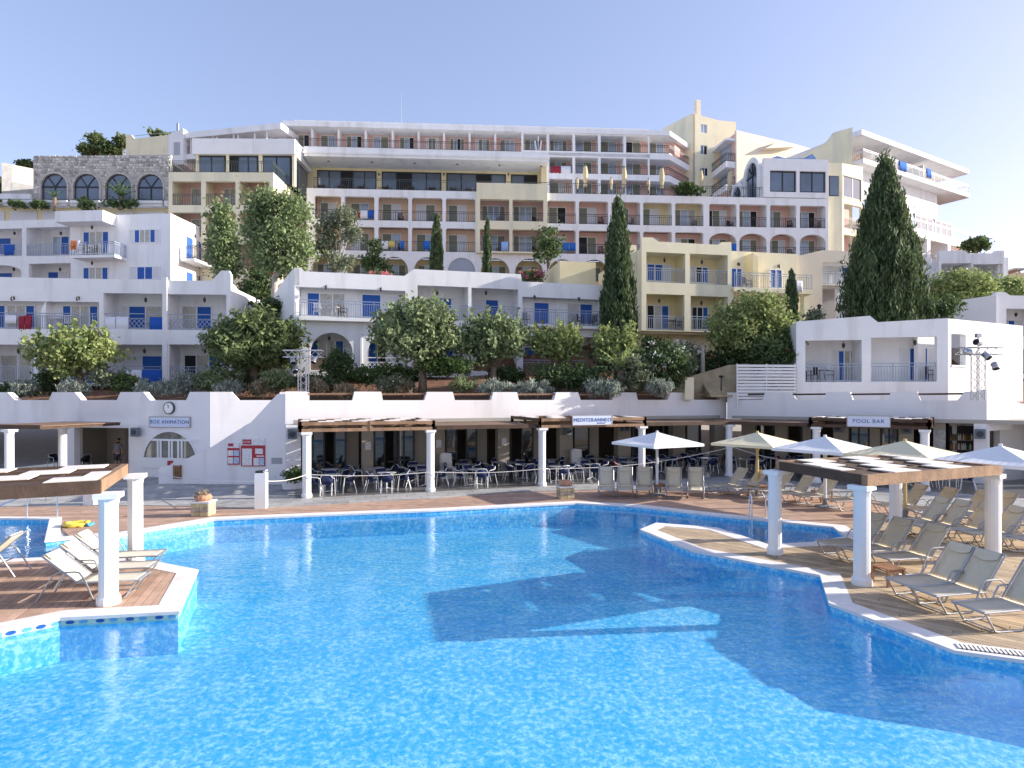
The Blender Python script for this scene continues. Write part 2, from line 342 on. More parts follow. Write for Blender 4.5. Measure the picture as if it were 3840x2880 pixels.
def watermat():
    m = bpy.data.materials.new('pool_water'); m.use_nodes = True; n, l = m.node_tree.nodes, m.node_tree.links
    for x in list(n):
        if x.type == 'BSDF_PRINCIPLED': n.remove(x)
    o = n['Material Output']; tc = n.new('ShaderNodeTexCoord'); mp = n.new('ShaderNodeMapping'); mp.inputs['Scale'].default_value = (.55, 1.5, 1)
    l.new(tc.outputs['Object'], mp.inputs[0])
    a = n.new('ShaderNodeTexNoise'); a.inputs['Scale'].default_value = 2.2; a.inputs['Detail'].default_value = 5; a.inputs['Roughness'].default_value = .55; a.inputs['Distortion'].default_value = .6
    l.new(mp.outputs[0], a.inputs['Vector'])
    b2 = n.new('ShaderNodeTexNoise'); b2.inputs['Scale'].default_value = .35; l.new(tc.outputs['Object'], b2.inputs['Vector'])
    mr = n.new('ShaderNodeMapRange'); mr.inputs[1].default_value = .38; mr.inputs[2].default_value = .66; mr.inputs[3].default_value = .05; mr.inputs[4].default_value = .30; l.new(b2.outputs['Fac'], mr.inputs[0])
    bp = n.new('ShaderNodeBump'); bp.inputs['Distance'].default_value = .12; l.new(mr.outputs[0], bp.inputs['Strength']); l.new(a.outputs['Fac'], bp.inputs['Height'])
    ge = n.new('ShaderNodeNewGeometry'); dt = n.new('ShaderNodeVectorMath'); dt.operation = 'DOT_PRODUCT'; l.new(ge.outputs['Incoming'], dt.inputs[0]); l.new(bp.outputs[0], dt.inputs[1])
    def mth(op, x, y=None):
        k = n.new('ShaderNodeMath'); k.operation = op
        for i, v in enumerate((x, y)):
            if v is None: continue
            if isinstance(v, (int, float)): k.inputs[i].default_value = v
            else: l.new(v, k.inputs[i])
        return k.outputs[0]
    c1 = mth('SUBTRACT', 1.0, mth('MINIMUM', mth('ABSOLUTE', dt.outputs['Value']), 1.0))
    fres = mth('ADD', mth('MULTIPLY', mth('POWER', c1, 4.6), .965), .035)          # Schlick, the same from above and below
    t = n.new('ShaderNodeBsdfTransparent'); t.inputs[0].default_value = (.80, .95, 1, 1)
    gl = n.new('ShaderNodeBsdfGlossy'); gl.inputs['Roughness'].default_value = .02; l.new(bp.outputs[0], gl.inputs['Normal'])
    mx = n.new('ShaderNodeMixShader'); l.new(fres, mx.inputs[0]); df = n.new('ShaderNodeBsdfDiffuse'); df.inputs[0].default_value = (.04, .46, .86, 1); m0 = n.new('ShaderNodeMixShader'); m0.inputs[0].default_value = .10
    l.new(t.outputs[0], m0.inputs[1]); l.new(df.outputs[0], m0.inputs[2]); l.new(m0.outputs[0], mx.inputs[1]); l.new(gl.outputs[0], mx.inputs[2]); l.new(mx.outputs[0], o.inputs['Surface']); return m
WATER = watermat()
for nm, P in (('pool_water', MP), ('shallow_pool_water', SP)):
    t = tessellate_polygon([[Vector((a, b, 0)) for a, b in P]])
    tag(MB().add([(a, b, WZ) for a, b in P], [tuple(k) for k in t]).build(nm, WATER), kind='structure')

COPE = mat('white_coping_stone', (.76, .73, .70), .8, var=.06, vscale=3, bump=.2, bscale=30, dirt=(.55, .5, .46), damt=.4, dscale=1.5)
EDGE = mat('coping_nosing', (.30, .24, .20), .7)
def coping(P, w, parent, skip=()):
    O = offset(P, w); I = offset(P, -.03); n = len(P)
    for i in range(n):
        if i in skip: continue
        a, b, c, d = Vector(I[i - 1]), Vector(I[i]), Vector(O[i]), Vector(O[i - 1]); L = (b - a).length; k = max(1, round(L / 1.1)); k = min(k, 14)
        for j in range(k):
            s0, s1 = j / k, (j + 1) / k; g0 = .004 / L * k if j else 0
            q = [a.lerp(b, s0 + g0 / k), a.lerp(b, s1), d.lerp(c, s1), d.lerp(c, s0 + g0 / k)]
            MB().prism([tuple(p) for p in q], -.045, .012 + R.uniform(0, .002)).build('coping_stone', COPE, parent)
coping(MP, .40, basin); coping(SP, .30, basin)

def woodmat(name, col, rnd='Object'):
    m = bpy.data.materials.new(name); m.use_nodes = True; n, l = m.node_tree.nodes, m.node_tree.links; p = n['Principled BSDF']; p.inputs['Roughness'].default_value = .75
    p.inputs['Specular IOR Level'].default_value = .3
    if rnd == 'Object': s = n.new('ShaderNodeObjectInfo').outputs['Random']
    else: s = n.new('ShaderNodeNewGeometry').outputs['Random Per Island']
    tc = n.new('ShaderNodeTexCoord'); ns = n.new('ShaderNodeTexNoise'); ns.inputs['Scale'].default_value = 2.5; ns.inputs['Detail'].default_value = 8; l.new(tc.outputs['Object'], ns.inputs['Vector'])
    a = n.new('ShaderNodeMapRange'); a.inputs[3].default_value = .80; a.inputs[4].default_value = 1.16; l.new(s, a.inputs[0])
    b = n.new('ShaderNodeMapRange'); b.inputs[1].default_value = .3; b.inputs[2].default_value = .7; b.inputs[3].default_value = .82; b.inputs[4].default_value = 1.15; l.new(ns.outputs['Fac'], b.inputs[0])
    mu = n.new('ShaderNodeMath'); mu.operation = 'MULTIPLY'; l.new(a.outputs[0], mu.inputs[0]); l.new(b.outputs[0], mu.inputs[1])
    h = n.new('ShaderNodeHueSaturation'); h.inputs['Color'].default_value = (*col, 1); l.new(mu.outputs[0], h.inputs['Value']); l.new(h.outputs[0], p.inputs['Base Color'])
    bp = n.new('ShaderNodeBump'); bp.inputs['Strength'].default_value = .3; bp.inputs['Distance'].default_value = .01; n2 = n.new('ShaderNodeTexNoise'); n2.inputs['Scale'].default_value = 30; l.new(tc.outputs['Object'], n2.inputs['Vector'])
    l.new(n2.outputs['Fac'], bp.inputs['Height']); l.new(bp.outputs[0], p.inputs['Normal']); return m
def pieces(poly, ang, w, L, gap=.007):
    """cut a polygon (any shape) into running-bond boards or slabs: one list of convex polygons for each piece"""
    a = math.radians(ang); dx, dy = math.cos(a), math.sin(a); nx, ny = -dy, dx; out = {}
    for t in tessellate_polygon([[Vector((x, y, 0)) for x, y in poly]]):
        T = [tuple(poly[i]) for i in t]
        v = [p[0] * nx + p[1] * ny for p in T]; k = math.floor(min(v) / w)
        while k * w < max(v):
            s = clip(clip(T, nx, ny, k * w + gap / 2), -nx, -ny, -(k + 1) * w + gap / 2)
            if len(s) > 2:
                q = [p[0] * dx + p[1] * dy for p in s]; j0 = (k * .37) % 1 * L; j = math.floor((min(q) - j0) / L)
                while j * L + j0 < max(q):
                    c = clip(clip(s, dx, dy, j * L + j0 + gap / 2), -dx, -dy, -((j + 1) * L + j0) + gap / 2)
                    if len(c) > 2 and abs(area(c)) > .0005: out.setdefault((k, j), []).append(c)
                    j += 1
            k += 1
    return list(out.values())
def lay(name, parent, ps, z0, z1, m1, m2, limit=300, jig=.0015):
    ps = [p for p in ps if p[0][0][1] > .5]
    ps.sort(key=lambda p: -sum(abs(area(c)) for c in p) / (p[0][0][1] ** 3))
    def put(q, p):
        z = z1 + R.uniform(-jig, jig)
        for c in p: n = len(c); q.add([(*v, z0) for v in c] + [(*v, z) for v in c], [tuple(range(n, 2 * n))] + [(i, (i + 1) % n, n + (i + 1) % n, n + i) for i in range(n)])
        return q
    for p in ps[:limit]: put(MB(), p).build(name, m1, parent)
    if len(ps) > limit:
        q = MB()
        for p in ps[limit:]: put(q, p)
        q.build(name, m2, parent, kind='stuff')
def bed(name, poly, z, m):
    t = tessellate_polygon([[Vector((a, b, 0)) for a, b in poly]]); o = MB().add([(a, b, z) for a, b in poly], [tuple(k) for k in t]).build(name, m); return tag(o, kind='structure')
BED = mat('dark_joint_bed', (.05, .04, .035), .9)
LD = [gp(*p) for p in [(268, 2096), (420, 2094), (581, 2112), (730, 2141), (662, 2288), (224, 2312), (0, 2356), (-400, 2434), (-700, 2500), (-700, 2132), (0, 2104)]]
ld = bed('timber_deck', LD, -.028, BED)
lay('deck_board', ld, pieces(LD, 108, .165, 2.6, .013), -.027, .004, woodmat('russet_deck_wood', (.50, .335, .25)), woodmat('russet_deck_wood_small', (.50, .335, .25), 'i'))
RD = [gp(*p) for p in [(2410, 1984), (2466, 1965), (2688, 1983), (2880, 2047), (3050, 2037), (3178, 2012), (3130, 1976), (3330, 1940), (3840, 1915), (4700, 1880), (5200, 2100), (5200, 2700), (4150, 2508), (3840, 2470), (3583, 2434), (3120, 2258), (3086, 2155), (2880, 2114), (2597, 2060)]]
rd = bed('sun_deck', RD, -.028, BED)
lay('deck_board', rd, pieces(RD, -42, .145, 3.2, .013), -.027, .004, woodmat('sand_deck_wood', (.47, .36, .24)), woodmat('sand_deck_wood_small', (.47, .36, .24), 'i'))
FD = [gp(*p) for p in [(-800, 1932), (190, 1942), (262, 2012), (326, 2006), (451, 2002), (803, 1946), (960, 1939), (1611, 1913), (1920, 1897), (2163, 1885), (2389, 1897), (2658, 1928), (2880, 1950), (3130, 1974), (3330, 1940), (3460, 1933), (3330, 1888), (3200, 1866), (2700, 1843),
      (2300, 1836), (2163, 1841), (1920, 1848), (1611, 1870), (960, 1908), (820, 1903), (542, 1897), (0, 1901), (-800, 1904)]]
fd = bed('far_deck', FD, -.028, BED)
lay('deck_board', fd, pieces(FD, 8, .16, 3.0), -.027, .003, woodmat('brown_deck_wood', (.44, .29, .21)), woodmat('brown_deck_wood_small', (.44, .29, .21), 'i'), 120)
PV = [gp(*p) for p in [(-800, 1901), (0, 1898), (542, 1894), (820, 1900), (960, 1905), (1611, 1867), (1920, 1845), (2163, 1838), (2300, 1833), (2700, 1840), (3200, 1863), (3330, 1885), (3470, 1930), (3840, 1912), (4700, 1878)]] + [(46, 30), (30, 40), (12, 38), (-10, 34), (-44, 36)]
pv = bed('stone_paving', PV, -.03, mat('paving_joint', (.16, .15, .14), .9))
PM1 = woodmat('grey_paving_stone', (.36, .355, .345)); PM2 = woodmat('grey_paving_stone_small', (.36, .355, .345), 'i')
lay('paving_slab', pv, pieces(PV, 12, .48, .82, .014), -.029, .002, PM1, PM2)
# the far side of the place behind the camera and the hill below the buildings
HZ = [(33, 3.45), (36, 3.7), (39, 4.6), (42, 5.6), (46, 8.4), (50, 11.0), (56, 14.6), (62, 15.4), (70, 18.5), (82, 22), (100, 26), (140, 30)]
def hill(X, Y):
    Y = Y - max(0, X - 20) * .12
    if Y <= HZ[0][0]: return HZ[0][1]
    for (a, b), (c, d) in zip(HZ, HZ[1:]):
        if Y <= c: return b + (d - b) * (Y - a) / (c - a)
    return HZ[-1][1]
EARTH = mat('red_garden_earth', (.20, .10, .06), .95, var=.3, vscale=2, bump=.6, bscale=9, dirt=(.14, .13, .07), damt=.6, dscale=.4)
xs = np.linspace(-75, 80, 63); ys = list(np.linspace(32, 70, 30)) + [80, 90, 110, 140]
vsq, fsq = [], []
def wally(X):                                         # back of the retaining wall
    if X < -10.3: return 33.6 if X < -15 else 32.6
    if X < 12.4: return 31.9 + .345 * X
    return 35.9 - .72 * (X - 12.4) if X < 23 else 29.4 + (X - 23) * .4
for j, y in enumerate(ys):
    for x in xs:
        yy = max(y, wally(x) + .2 + j * .01); vsq.append((x, yy, hill(x, yy) + (R.uniform(-.08, .08) if j > 1 else 0)))
nx = len(xs)
fsq = [(j * nx + i, j * nx + i + 1, (j + 1) * nx + i + 1, (j + 1) * nx + i) for j in range(len(ys) - 1) for i in range(nx - 1)]
tag(MB().add(vsq, fsq).build('hillside', EARTH, smooth=True), kind='structure')
# ------------------------------------------------------------------ retaining wall with the restaurant, stair and animation room
RF = Bld('restaurant_building', 'white crenellated restaurant front with dark glazed arcade behind the pool', 'restaurant', -8.19, 24.47, 19.03)
RR = Bld(None, None, None, 11.0, 31.1, -35.7)                     # the wing that turns towards the viewer
Z0, Z1, ZC = 3.86, 4.27, 2.78                                     # crenel, merlon and ceiling heights
def crenels(B, xs, zb, x_end0, x_end1, d=4.0):
    """outline with merlons; xs: pixel pairs of the gaps (top edge left, right)"""
    pts = [(B.u(x_end0, d), zb), (B.u(x_end1, d), zb), (B.u(x_end1, d), Z1)]
    for a, b, c, e in reversed(xs):          # a..e: gap top left, bottom left, bottom right, top right
        pts += [(B.u(e, d), Z1), (B.u(c, d), Z0), (B.u(b, d), Z0), (B.u(a, d), Z1)]
    pts.append((B.u(x_end0, d), Z1)); return pts
gL = [(1151, 1160, 1322, 1329), (1430, 1436, 1592, 1602), (1698, 1706, 1842, 1850), (1939, 1946, 2078, 2086), (2168, 2178, 2296, 2306), (2386, 2392, 2504, 2513), (2589, 2598, 2698, 2706)]
RF.plate('parapet_wall', crenels(RF, gL, ZC, 1070, 2724), [], 4.0, 4.35, WALLW)
eRR = thing('bar_building', 'white crenellated pool bar wing on the right of the restaurant', 'bar', (11.0, 31.1, 0), RR.a); RR.e = eRR
gR = [(2765, 2772, 2860, 2868), (2966, 2985, 3090, 3098), (3188, 3198, 3330, 3340), (3440, 3452, 3590, 3618)]
RR.plate('parapet_wall', crenels(RR, gR, ZC, 2727, 3700, 4.0), [], 4.0, 4.35, WALLW)
# ceilings and roof terrace behind the parapet
c0 = RF.u(1070, 4.0)
def wpoly(pts): return [(p[0], p[1]) for p in pts]
a0, a1 = RF.world(c0, 4.3, 0), RF.world(RF.u(2724, 4.0), 4.3, 0); b1 = RR.world(RR.u(3700, 4), 4.3, 0)
FLOOR = mat('glossy_terrace_tile', (.15, .145, .14), .28, var=.15, vscale=2, spec=.5)
ceil = MB().box(RF.u(1100, 0), RF.u(2700, 4), 3.99, 9.2, ZC, ZC + .18).build('ceiling', mat('restaurant_ceiling', (.42, .39, .34), .9), RF.e)
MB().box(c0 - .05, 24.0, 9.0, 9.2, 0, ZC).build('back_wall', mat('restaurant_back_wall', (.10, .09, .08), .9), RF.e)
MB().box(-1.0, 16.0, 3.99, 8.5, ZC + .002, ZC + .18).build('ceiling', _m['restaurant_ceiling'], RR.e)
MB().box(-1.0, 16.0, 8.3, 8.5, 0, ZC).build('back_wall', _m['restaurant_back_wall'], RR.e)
MB().box(RF.u(1110, 0), 20.2, -.15, 9.0, -.02, .02).build('terrace_floor', FLOOR, RF.e)
MB().box(.6, 12.5, -.1, 8.3, -.02, .016).build('terrace_floor', FLOOR, RR.e)
# pillars and glazing of the arcade
def glazing(B, u0, u1, d, kinds):
    n = len(kinds); e = (u1 - u0) / n; q = MB()
    for i in range(n + 1): x = u0 + e * i; q.box(x - .04, x + .04, d - .05, d + .05, .05, ZC)
    q.box(u0, u1, d - .049, d + .049, ZC - .1, ZC - .001); q.box(u0, u1, d - .049, d + .049, .03, .11)
    w = q.build('window_wall', DKFRAME, B.e)
    for i, k in enumerate(kinds):
        if k == 'd': MB().box(u0 + e * i + .04, u0 + e * (i + 1) - .04, d - .012, d + .012, .11, ZC - .1).build('pane', GLASSD, w)
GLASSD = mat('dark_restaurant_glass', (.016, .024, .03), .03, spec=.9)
pxs = [(1072, 1128, 4.02), (1300, 1345, 5.0), (1358, 1400, 4.1), (1555, 1600, 4.8), (1632, 1668, 4.1), (1790, 1826, 4.9), (1868, 1910, 4.1), (2000, 2018, 4.9), (2100, 2148, 4.1), (2210, 2245, 4.9), (2318, 2366, 4.1), (2525, 2570, 4.1), (2680, 2722, 4.1)]
for a, b, d in pxs:
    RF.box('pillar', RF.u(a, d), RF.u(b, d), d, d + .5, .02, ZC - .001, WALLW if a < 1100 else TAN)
seq = [(1130, 1298), (1402, 1553), (1670, 1788), (1912, 1999), (2150, 2209), (2368, 2523), (2572, 2678)]
for i, (a, b) in enumerate(seq): glazing(RF, RF.u(a, 4.6) + .03, RF.u(b, 4.6) - .03, 4.6, ['ddkd', 'dkdd', 'dkd', 'kd', 'd', 'dkkd', 'dk'][i])
for a, b, d in [(2780, 2830, 4.0), (2905, 2950, 4.0), (3010, 3040, 4.6), (3125, 3180, 4.0), (3262, 3300, 4.6), (3370, 3425, 4.0), (3500, 3546, 4.4), (3652, 3698, 4.0)]:
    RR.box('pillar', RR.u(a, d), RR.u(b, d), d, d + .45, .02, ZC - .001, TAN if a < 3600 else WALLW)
for a, b, k in [(2832, 2903, 'dk'), (2952, 3008, 'k'), (3182, 3260, 'dd'), (3302, 3368, 'dd')]: glazing(RR, RR.u(a, 4.7) + .03, RR.u(b, 4.7) - .03, 4.7, k)
# white stepped ornaments between the tables (low curved walls)
for x, y in ((1680, 1722), (2165, 1708)):
    u = RF.u(x, 3.9); q = MB().slab([(u - .45, .02), (u + .5, .02), (u + .45, .5), (u + .15, .62), (u + .1, 1.25), (u - .3, 1.3), (u - .45, 1.2)], [], 3.6, 3.8); q.build('curved_wall', WALLW, RF.e)
# bar counter and shelves with bottles on the right
RR.box('bar_counter', RR.u(3430, 4.3), RR.u(3650, 4.3), 4.05, 4.5, .02, 1.12, TAN)
sh = RR.box('bar_shelf', RR.u(3556, 5.2), RR.u(3652, 5.2), 5.2, 5.5, .02, 2.6, DARK)
BOT = [mat('green_bottle', (.02, .10, .04), .15), mat('amber_bottle', (.25, .10, .02), .15), mat('clear_bottle', (.5, .52, .5), .1)]
bq = MB().lathe([(.035, 0), (.035, .2), (.014, .26), (.014, .32)], 8)
bms = [bq.mesh('bottle', m) for m in BOT]
for r, z in enumerate((1.0, 1.45, 1.9)):
    RR.box('shelf_board', RR.u(3560, 5.0), RR.u(3650, 5.0), 5.0, 5.2, z, z + .03, mat('shelf_wood', (.2, .16, .12), .6), sh)
    for i in range(14):
        u = RR.u(3562, 5.0) + (RR.u(3648, 5.0) - RR.u(3562, 5.0)) * (i + .5) / 14
        o = obj('bottle', bms[R.randrange(3)], None, RR.world(u, 5.08, z + .03)); tag(o, 'small bottle on the %s shelf behind the pool bar counter' % ('lowest', 'middle', 'top')[r], 'bottle', 'bottles behind the pool bar')
RR.plate('stone_panel', RR.rect(3500, 1612, 3546, 1700, 4.3), [], 4.3, 4.38, mat('bar_stone', (.42, .40, .38), .9, var=.3, vscale=6, bump=.6, bscale=9))

# timber handrails in the gaps
for B, gs, y in ((RF, gL, 1480), (RR, gR, 1472)):
    for a, b, c, e in gs:
        q = MB().bar((B.u(a, 4.17) - .1, 4.17, Z1 - .12), (B.u(e, 4.17) + .1, 4.17, Z1 - .1), .09, .09); q.build('handrail', WOODD if B is RR else mat('rail_log', (.22, .13, .08), .8, var=.2), B.e)

# left section: clock wall, stair
LW = Bld('animation_building', 'crenellated pale wall with clock, arched window and shaded room left of the stair', 'building', -14.76, 30.0, -12.4)
gW = [(28, 55, 183, 196), (280, 305, 438, 452), (538, 562, 698, 712)]
zl = lambda x, y: LW.z(x, y)
outer = [(LW.u(-60), 0), (LW.u(789), 0), (LW.u(789), Z1)]
for a, b, c, e in reversed(gW): outer += [(LW.u(e), Z1), (LW.u(c), Z0), (LW.u(b), Z0), (LW.u(a), Z1)]
outer.append((LW.u(-60), Z1))
room = [(LW.u(-40), .05), (LW.u(250), .05), (LW.u(250), LW.z(150, 1590)), (LW.u(-40), LW.z(150, 1590))]
door = [(LW.u(278), .05), (LW.u(482), .05), (LW.u(482), LW.z(380, 1604)), (LW.u(278), LW.z(380, 1604))]
aw = LW.arch(532, 1612, 745, 1757, n=20)
LW.plate('parapet_wall', outer, [room, door, aw], 0, .35, WALLW)
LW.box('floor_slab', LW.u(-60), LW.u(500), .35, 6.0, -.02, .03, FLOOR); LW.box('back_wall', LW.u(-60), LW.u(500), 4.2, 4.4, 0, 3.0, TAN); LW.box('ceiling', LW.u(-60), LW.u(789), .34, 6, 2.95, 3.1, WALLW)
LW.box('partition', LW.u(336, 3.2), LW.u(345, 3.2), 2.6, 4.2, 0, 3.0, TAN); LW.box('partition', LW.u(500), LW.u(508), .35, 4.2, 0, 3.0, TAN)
LW.box('door_frame', LW.u(470), LW.u(482), -.03, .3, .05, LW.z(380, 1604), mat('brown_door_frame', (.07, .04, .03), .6))
# arched window: frame, bars and panes
zs, zb, zt = LW.z(640, 1650), LW.z(640, 1757), LW.z(640, 1612)
uc = (LW.u(532) + LW.u(745)) / 2; rad = (LW.u(745) - LW.u(532)) / 2
inner = [(uc + (p[0] - uc) * .94, zb + .06 + (p[1] - zb - .06) * .95 if p[1] > zb + .05 else zb + .06) for p in aw]
fr = LW.plate('window', aw, [inner], -.04, .1, FRAMEW)
zt2 = LW.z(640, 1717); zt1 = LW.z(640, 1650)
LW.box('rail', uc - rad * .99, uc + rad * .99, -.045, .08, zt1 - .05, zt1 + .05, FRAMEW, fr); LW.box('sill_panel', uc - rad * .97, uc + rad * .97, -.05, .09, zb + .01, zt2, FRAMEW, fr)
for k in (-.42, -.32, -.02, .08, .3, .42): LW.box('mullion', uc + rad * k - .05, uc + rad * k + .05, -.03, .07, zt2, zt1, FRAMEW, fr)
LW.plate('pane', inner, [], .02, .05, mat('arch_glass', (.10, .11, .10), .05, spec=.9, var=.6, vscale=2), fr)
# wall behind the stair and the stair itself with its solid side wall
SW = Bld('outdoor_stair', 'white solid-sided staircase rising right beside the animation room, boards on its side', 'staircase', -10.35, 28.1, -3.0)
prof = [(SW.u(595), 0), (SW.u(1071), 0), (SW.u(1071), SW.z(1071, 1478)), (SW.u(1040), SW.z(1040, 1478)), (SW.u(940), SW.z(940, 1585)), (SW.u(928), SW.z(928, 1590)), (SW.u(790), SW.z(790, 1678)), (SW.u(745), SW.z(745, 1698)), (SW.u(660), SW.z(660, 1740)), (SW.u(600), SW.z(600, 1752)), (SW.u(595), SW.z(595, 1760))]
SW.plate('side_wall', prof, [], 0, .28, WALLW)
ns = 18; ua, ub = SW.u(620), SW.u(1040)
for i in range(ns): SW.box('step', ua + (ub - ua) * i / ns, ub, .28, 1.6, .2 * i + .001, .2 * (i + 1), WALLW)
BWs = Bld(None, None, None, -14.76, 30.0, 17.5); BWs.e = SW.e
l0 = SW.e; w0 = [BWs.world(0, 0, 0), BWs.world(4.6, 0, 0)]
def sw_local(p): v = Vector((p[0], p[1])) - SW.o; return (v.dot(SW.U), v.dot(SW.D))
q0, q1 = sw_local(w0[0]), sw_local(w0[1])
q = MB(); n_ = Vector((-(q1[1] - q0[1]), q1[0] - q0[0])).normalized() * .3
L_ = math.dist(q0, q1)
def bw(u, z, d): t = u / L_; return (q0[0] + (q1[0] - q0[0]) * t + n_.x * d / .3, q0[1] + (q1[1] - q0[1]) * t + n_.y * d / .3, z)
q.slab([(0, 0), (L_, 0), (L_, Z1), (3.2, Z1), (3.0, Z0), (1.3, Z0), (.95, Z1), (0, Z1)], [], 0, .3, bw); q.build('rear_wall', WALLW, SW.e)
# signs, clock and boards
SIGNB = mat('sign_face', (.62, .68, .84), .5); INK = mat('sign_blue_ink', (.05, .12, .30), .6)
def sign(label, text, world, rz, w, h, size, sub=None, frame=True):
    s = thing('sign', label, 'sign', world, rz)
    MB().box(-w / 2, w / 2, .0, .05, -h / 2, h / 2).build('panel', SIGNB, s)
    if frame:
        q = MB(); 
        for a, b, c, d in ((-w/2-.03, w/2+.03, h/2, h/2+.03), (-w/2-.03, w/2+.03, -h/2-.03, -h/2), (-w/2-.03, -w/2, -h/2, h/2), (w/2, w/2+.03, -h/2, h/2)): q.box(a, b, -.012, .05, c, d)
        q.build('frame', mat('sign_frame', (.36, .33, .30), .6), s)
    t = obj('lettering', textmesh(text, size, INK, spacing=1.12), s, (0, -.006, 0)); t.rotation_euler = (math.pi / 2, 0, 0)
    if sub: t2 = obj('lettering', textmesh(sub, size * .3, INK), s, (w * .22, -.006, -size * .62)); t2.rotation_euler = (math.pi / 2, 0, 0)
    return s
def on(B, x, y, d): u, Y = B.hit(x, d); return B.world(u, d, H - (y - CY) / F * Y)
sign('light blue wall sign reading BOX ANIMATION under the round clock', 'BOX ANIMATION', on(LW, 635, 1583, -.07), LW.a, LW.u(710) - LW.u(560), .48, .26)
ck = thing('wall_clock', 'round black rimmed wall clock with white face above the box animation sign', 'clock', on(LW, 632, 1530, -.09), LW.a)
r_ = .31
def disc(m, r, y0, y1, n=28): return m.slab([(r * math.cos(2 * math.pi * i / n), r * math.sin(2 * math.pi * i / n)) for i in range(n)], [], y0, y1)
disc(MB(), r_, 0, .08).build('case', mat('clock_rim', (.03, .035, .045), .4), ck); disc(MB(), r_ * .86, -.012, -.001).build('face', mat('clock_face', (.85, .85, .85), .4), ck)
q = MB().bar((0, -.02, 0), (.02, -.02, .13), .014); q.bar((0, -.02, 0), (-.05, -.02, .2), .01); q.build('hand', mat('clock_hand', (.03, .03, .03), .5), ck)
q = MB()
for i in range(12): a = i * math.pi / 6; MB().bar((.21 * math.sin(a), -.016, .21 * math.cos(a)), (.25 * math.sin(a), -.016, .25 * math.cos(a)), .012).build('hour_mark', _m['clock_hand'], ck)
RED = mat('red_board', (.42, .02, .04), .4); PAPER = mat('board_paper', (.74, .74, .76), .6, var=.2, vscale=14); LBLUE = mat('board_light_blue', (.42, .56, .72), .6, var=.3, vscale=18)
def board(label, x0, y0, x1, y1, parts):
    u0, v1 = SW.uz(x0, y1, -.02); u1, v0 = SW.uz(x1, y0, -.02); c = SW.world((u0 + u1) / 2, -.045, (v0 + v1) / 2); b = thing('notice_board', label, 'board', c, SW.a); W, Hh = u1 - u0, v0 - v1
    for nm, m, a, bb, cc, dd, k in parts: MB().box(-W / 2 + W * a, -W / 2 + W * cc, -.004 * k, .04, Hh / 2 - Hh * dd, Hh / 2 - Hh * bb).build(nm, m, b)
    return b, W, Hh
B1, W1, H1 = board('tall red and white notice board with white lettered red plate on the stair side', 905, 1645, 994, 1748, [('backing', PAPER, 0, 0, 1, .24, 1), ('logo_plate', RED, .06, .03, .44, .21, 2), ('red_board', RED, 0, .25, 1, 1, 2), ('schedule', PAPER, .05, .36, .46, .97, 3), ('banner', PAPER, .6, .36, .92, .55, 3), ('notice', PAPER, .53, .7, .75, .97, 3), ('notice', LBLUE, .77, .7, .97, .97, 3), ('notice', PAPER, .65, .61, .97, .65, 3)])
t = obj('lettering', textmesh('LOOK', .13, PAPER), B1, (-W1 * .25, -.014, H1 * .38)); t.rotation_euler = (math.pi / 2, 0, 0)
B2, W2, H2 = board('smaller white notice board with four framed notices left of the red board', 853, 1660, 899, 1742, [('backing', PAPER, 0, 0, 1, 1, 1), ('logo_plate', RED, .08, .03, .5, .17, 2), ('red_board', RED, .02, .24, 1, 1, 2), ('notice', PAPER, .05, .35, .48, .6, 3), ('notice', LBLUE, .54, .35, .96, .6, 3), ('notice', PAPER, .05, .67, .48, .95, 3), ('notice', LBLUE, .54, .67, .96, .95, 3)])
u, v = SW.uz(1038, 1728, 0); MB().box(u - .25, u + .25, -.015, .01, v - .14, v + .14).build('vent_grille', mat('grey_vent', (.45, .46, .48), .6, wave=('Z', 20, 0)), SW.e)
# small red notice fixed under the arched window, loudspeakers
u, v = LW.uz(640, 1738, -.05); tag(MB().slab([(-.12, .14), (.16, .14), (.16, .06), (.02, .02), (-.04, -.14), (-.12, -.12)], [], 0, .02).build('notice_plate', RED, None, LW.world(u, -.11, v)), 'small red notice plate below the arched window', 'notice')
def speaker(label, p, rz):
    s = thing('loudspeaker', label, 'speaker', p, rz); MB().box(-.2, .2, 0, .22, -.22, .22).build('cabinet', mat('speaker_grey', (.14, .17, .20), .6), s)
    disc(MB(), .14, -.015, .01).build('grille', mat('speaker_grille', (.06, .07, .08), .8), s); MB().box(-.03, .03, .2, .34, -.05, .05).build('bracket', DKFRAME, s)
speaker('grey loudspeaker on the wall left of the arched window', on(LW, 501, 1621, -.36), LW.a)
speaker('grey loudspeaker on the white end pillar left of the restaurant glazing', on(RF, 1096, 1628, 3.6), RF.a)
speaker('grey loudspeaker on a pillar left of the mediteranneo sign', on(RF, 2132, 1615, 3.7), RF.a)
speaker('grey loudspeaker on the pillar behind the mediteranneo pergola right end', on(RF, 2350, 1602, 3.7), RF.a)
speaker('grey loudspeaker on the pillar under the pool bar pergola', on(RR, 3400, 1610, 3.7), RR.a)
speaker('grey loudspeaker on the white pillar right of the bar shelves', on(RR, 3675, 1628, 3.66), RR.a)
speaker('grey loudspeaker on a pillar left of the pool bar sign', on(RR, 3140, 1605, 3.7), RR.a)
# small papers pinned to pillars
for x, y, tx in ((1380, 1672, 'third'), (1645, 1664, 'behind second column'), (1890, 1656, 'behind the flat canopy')):
    tag(MB().box(-.13, .13, -.01, .01, -.19, .19).build('paper_notice', PAPER, None, on(RF, x, y, 4.06)), 'white paper notice on the beige pillar %s' % {1380: 'nearest the white end pillar', 1645: 'right behind the second white column', 1890: 'left of the third white column'}[x], 'notice').rotation_euler = (0, 0, RF.a)
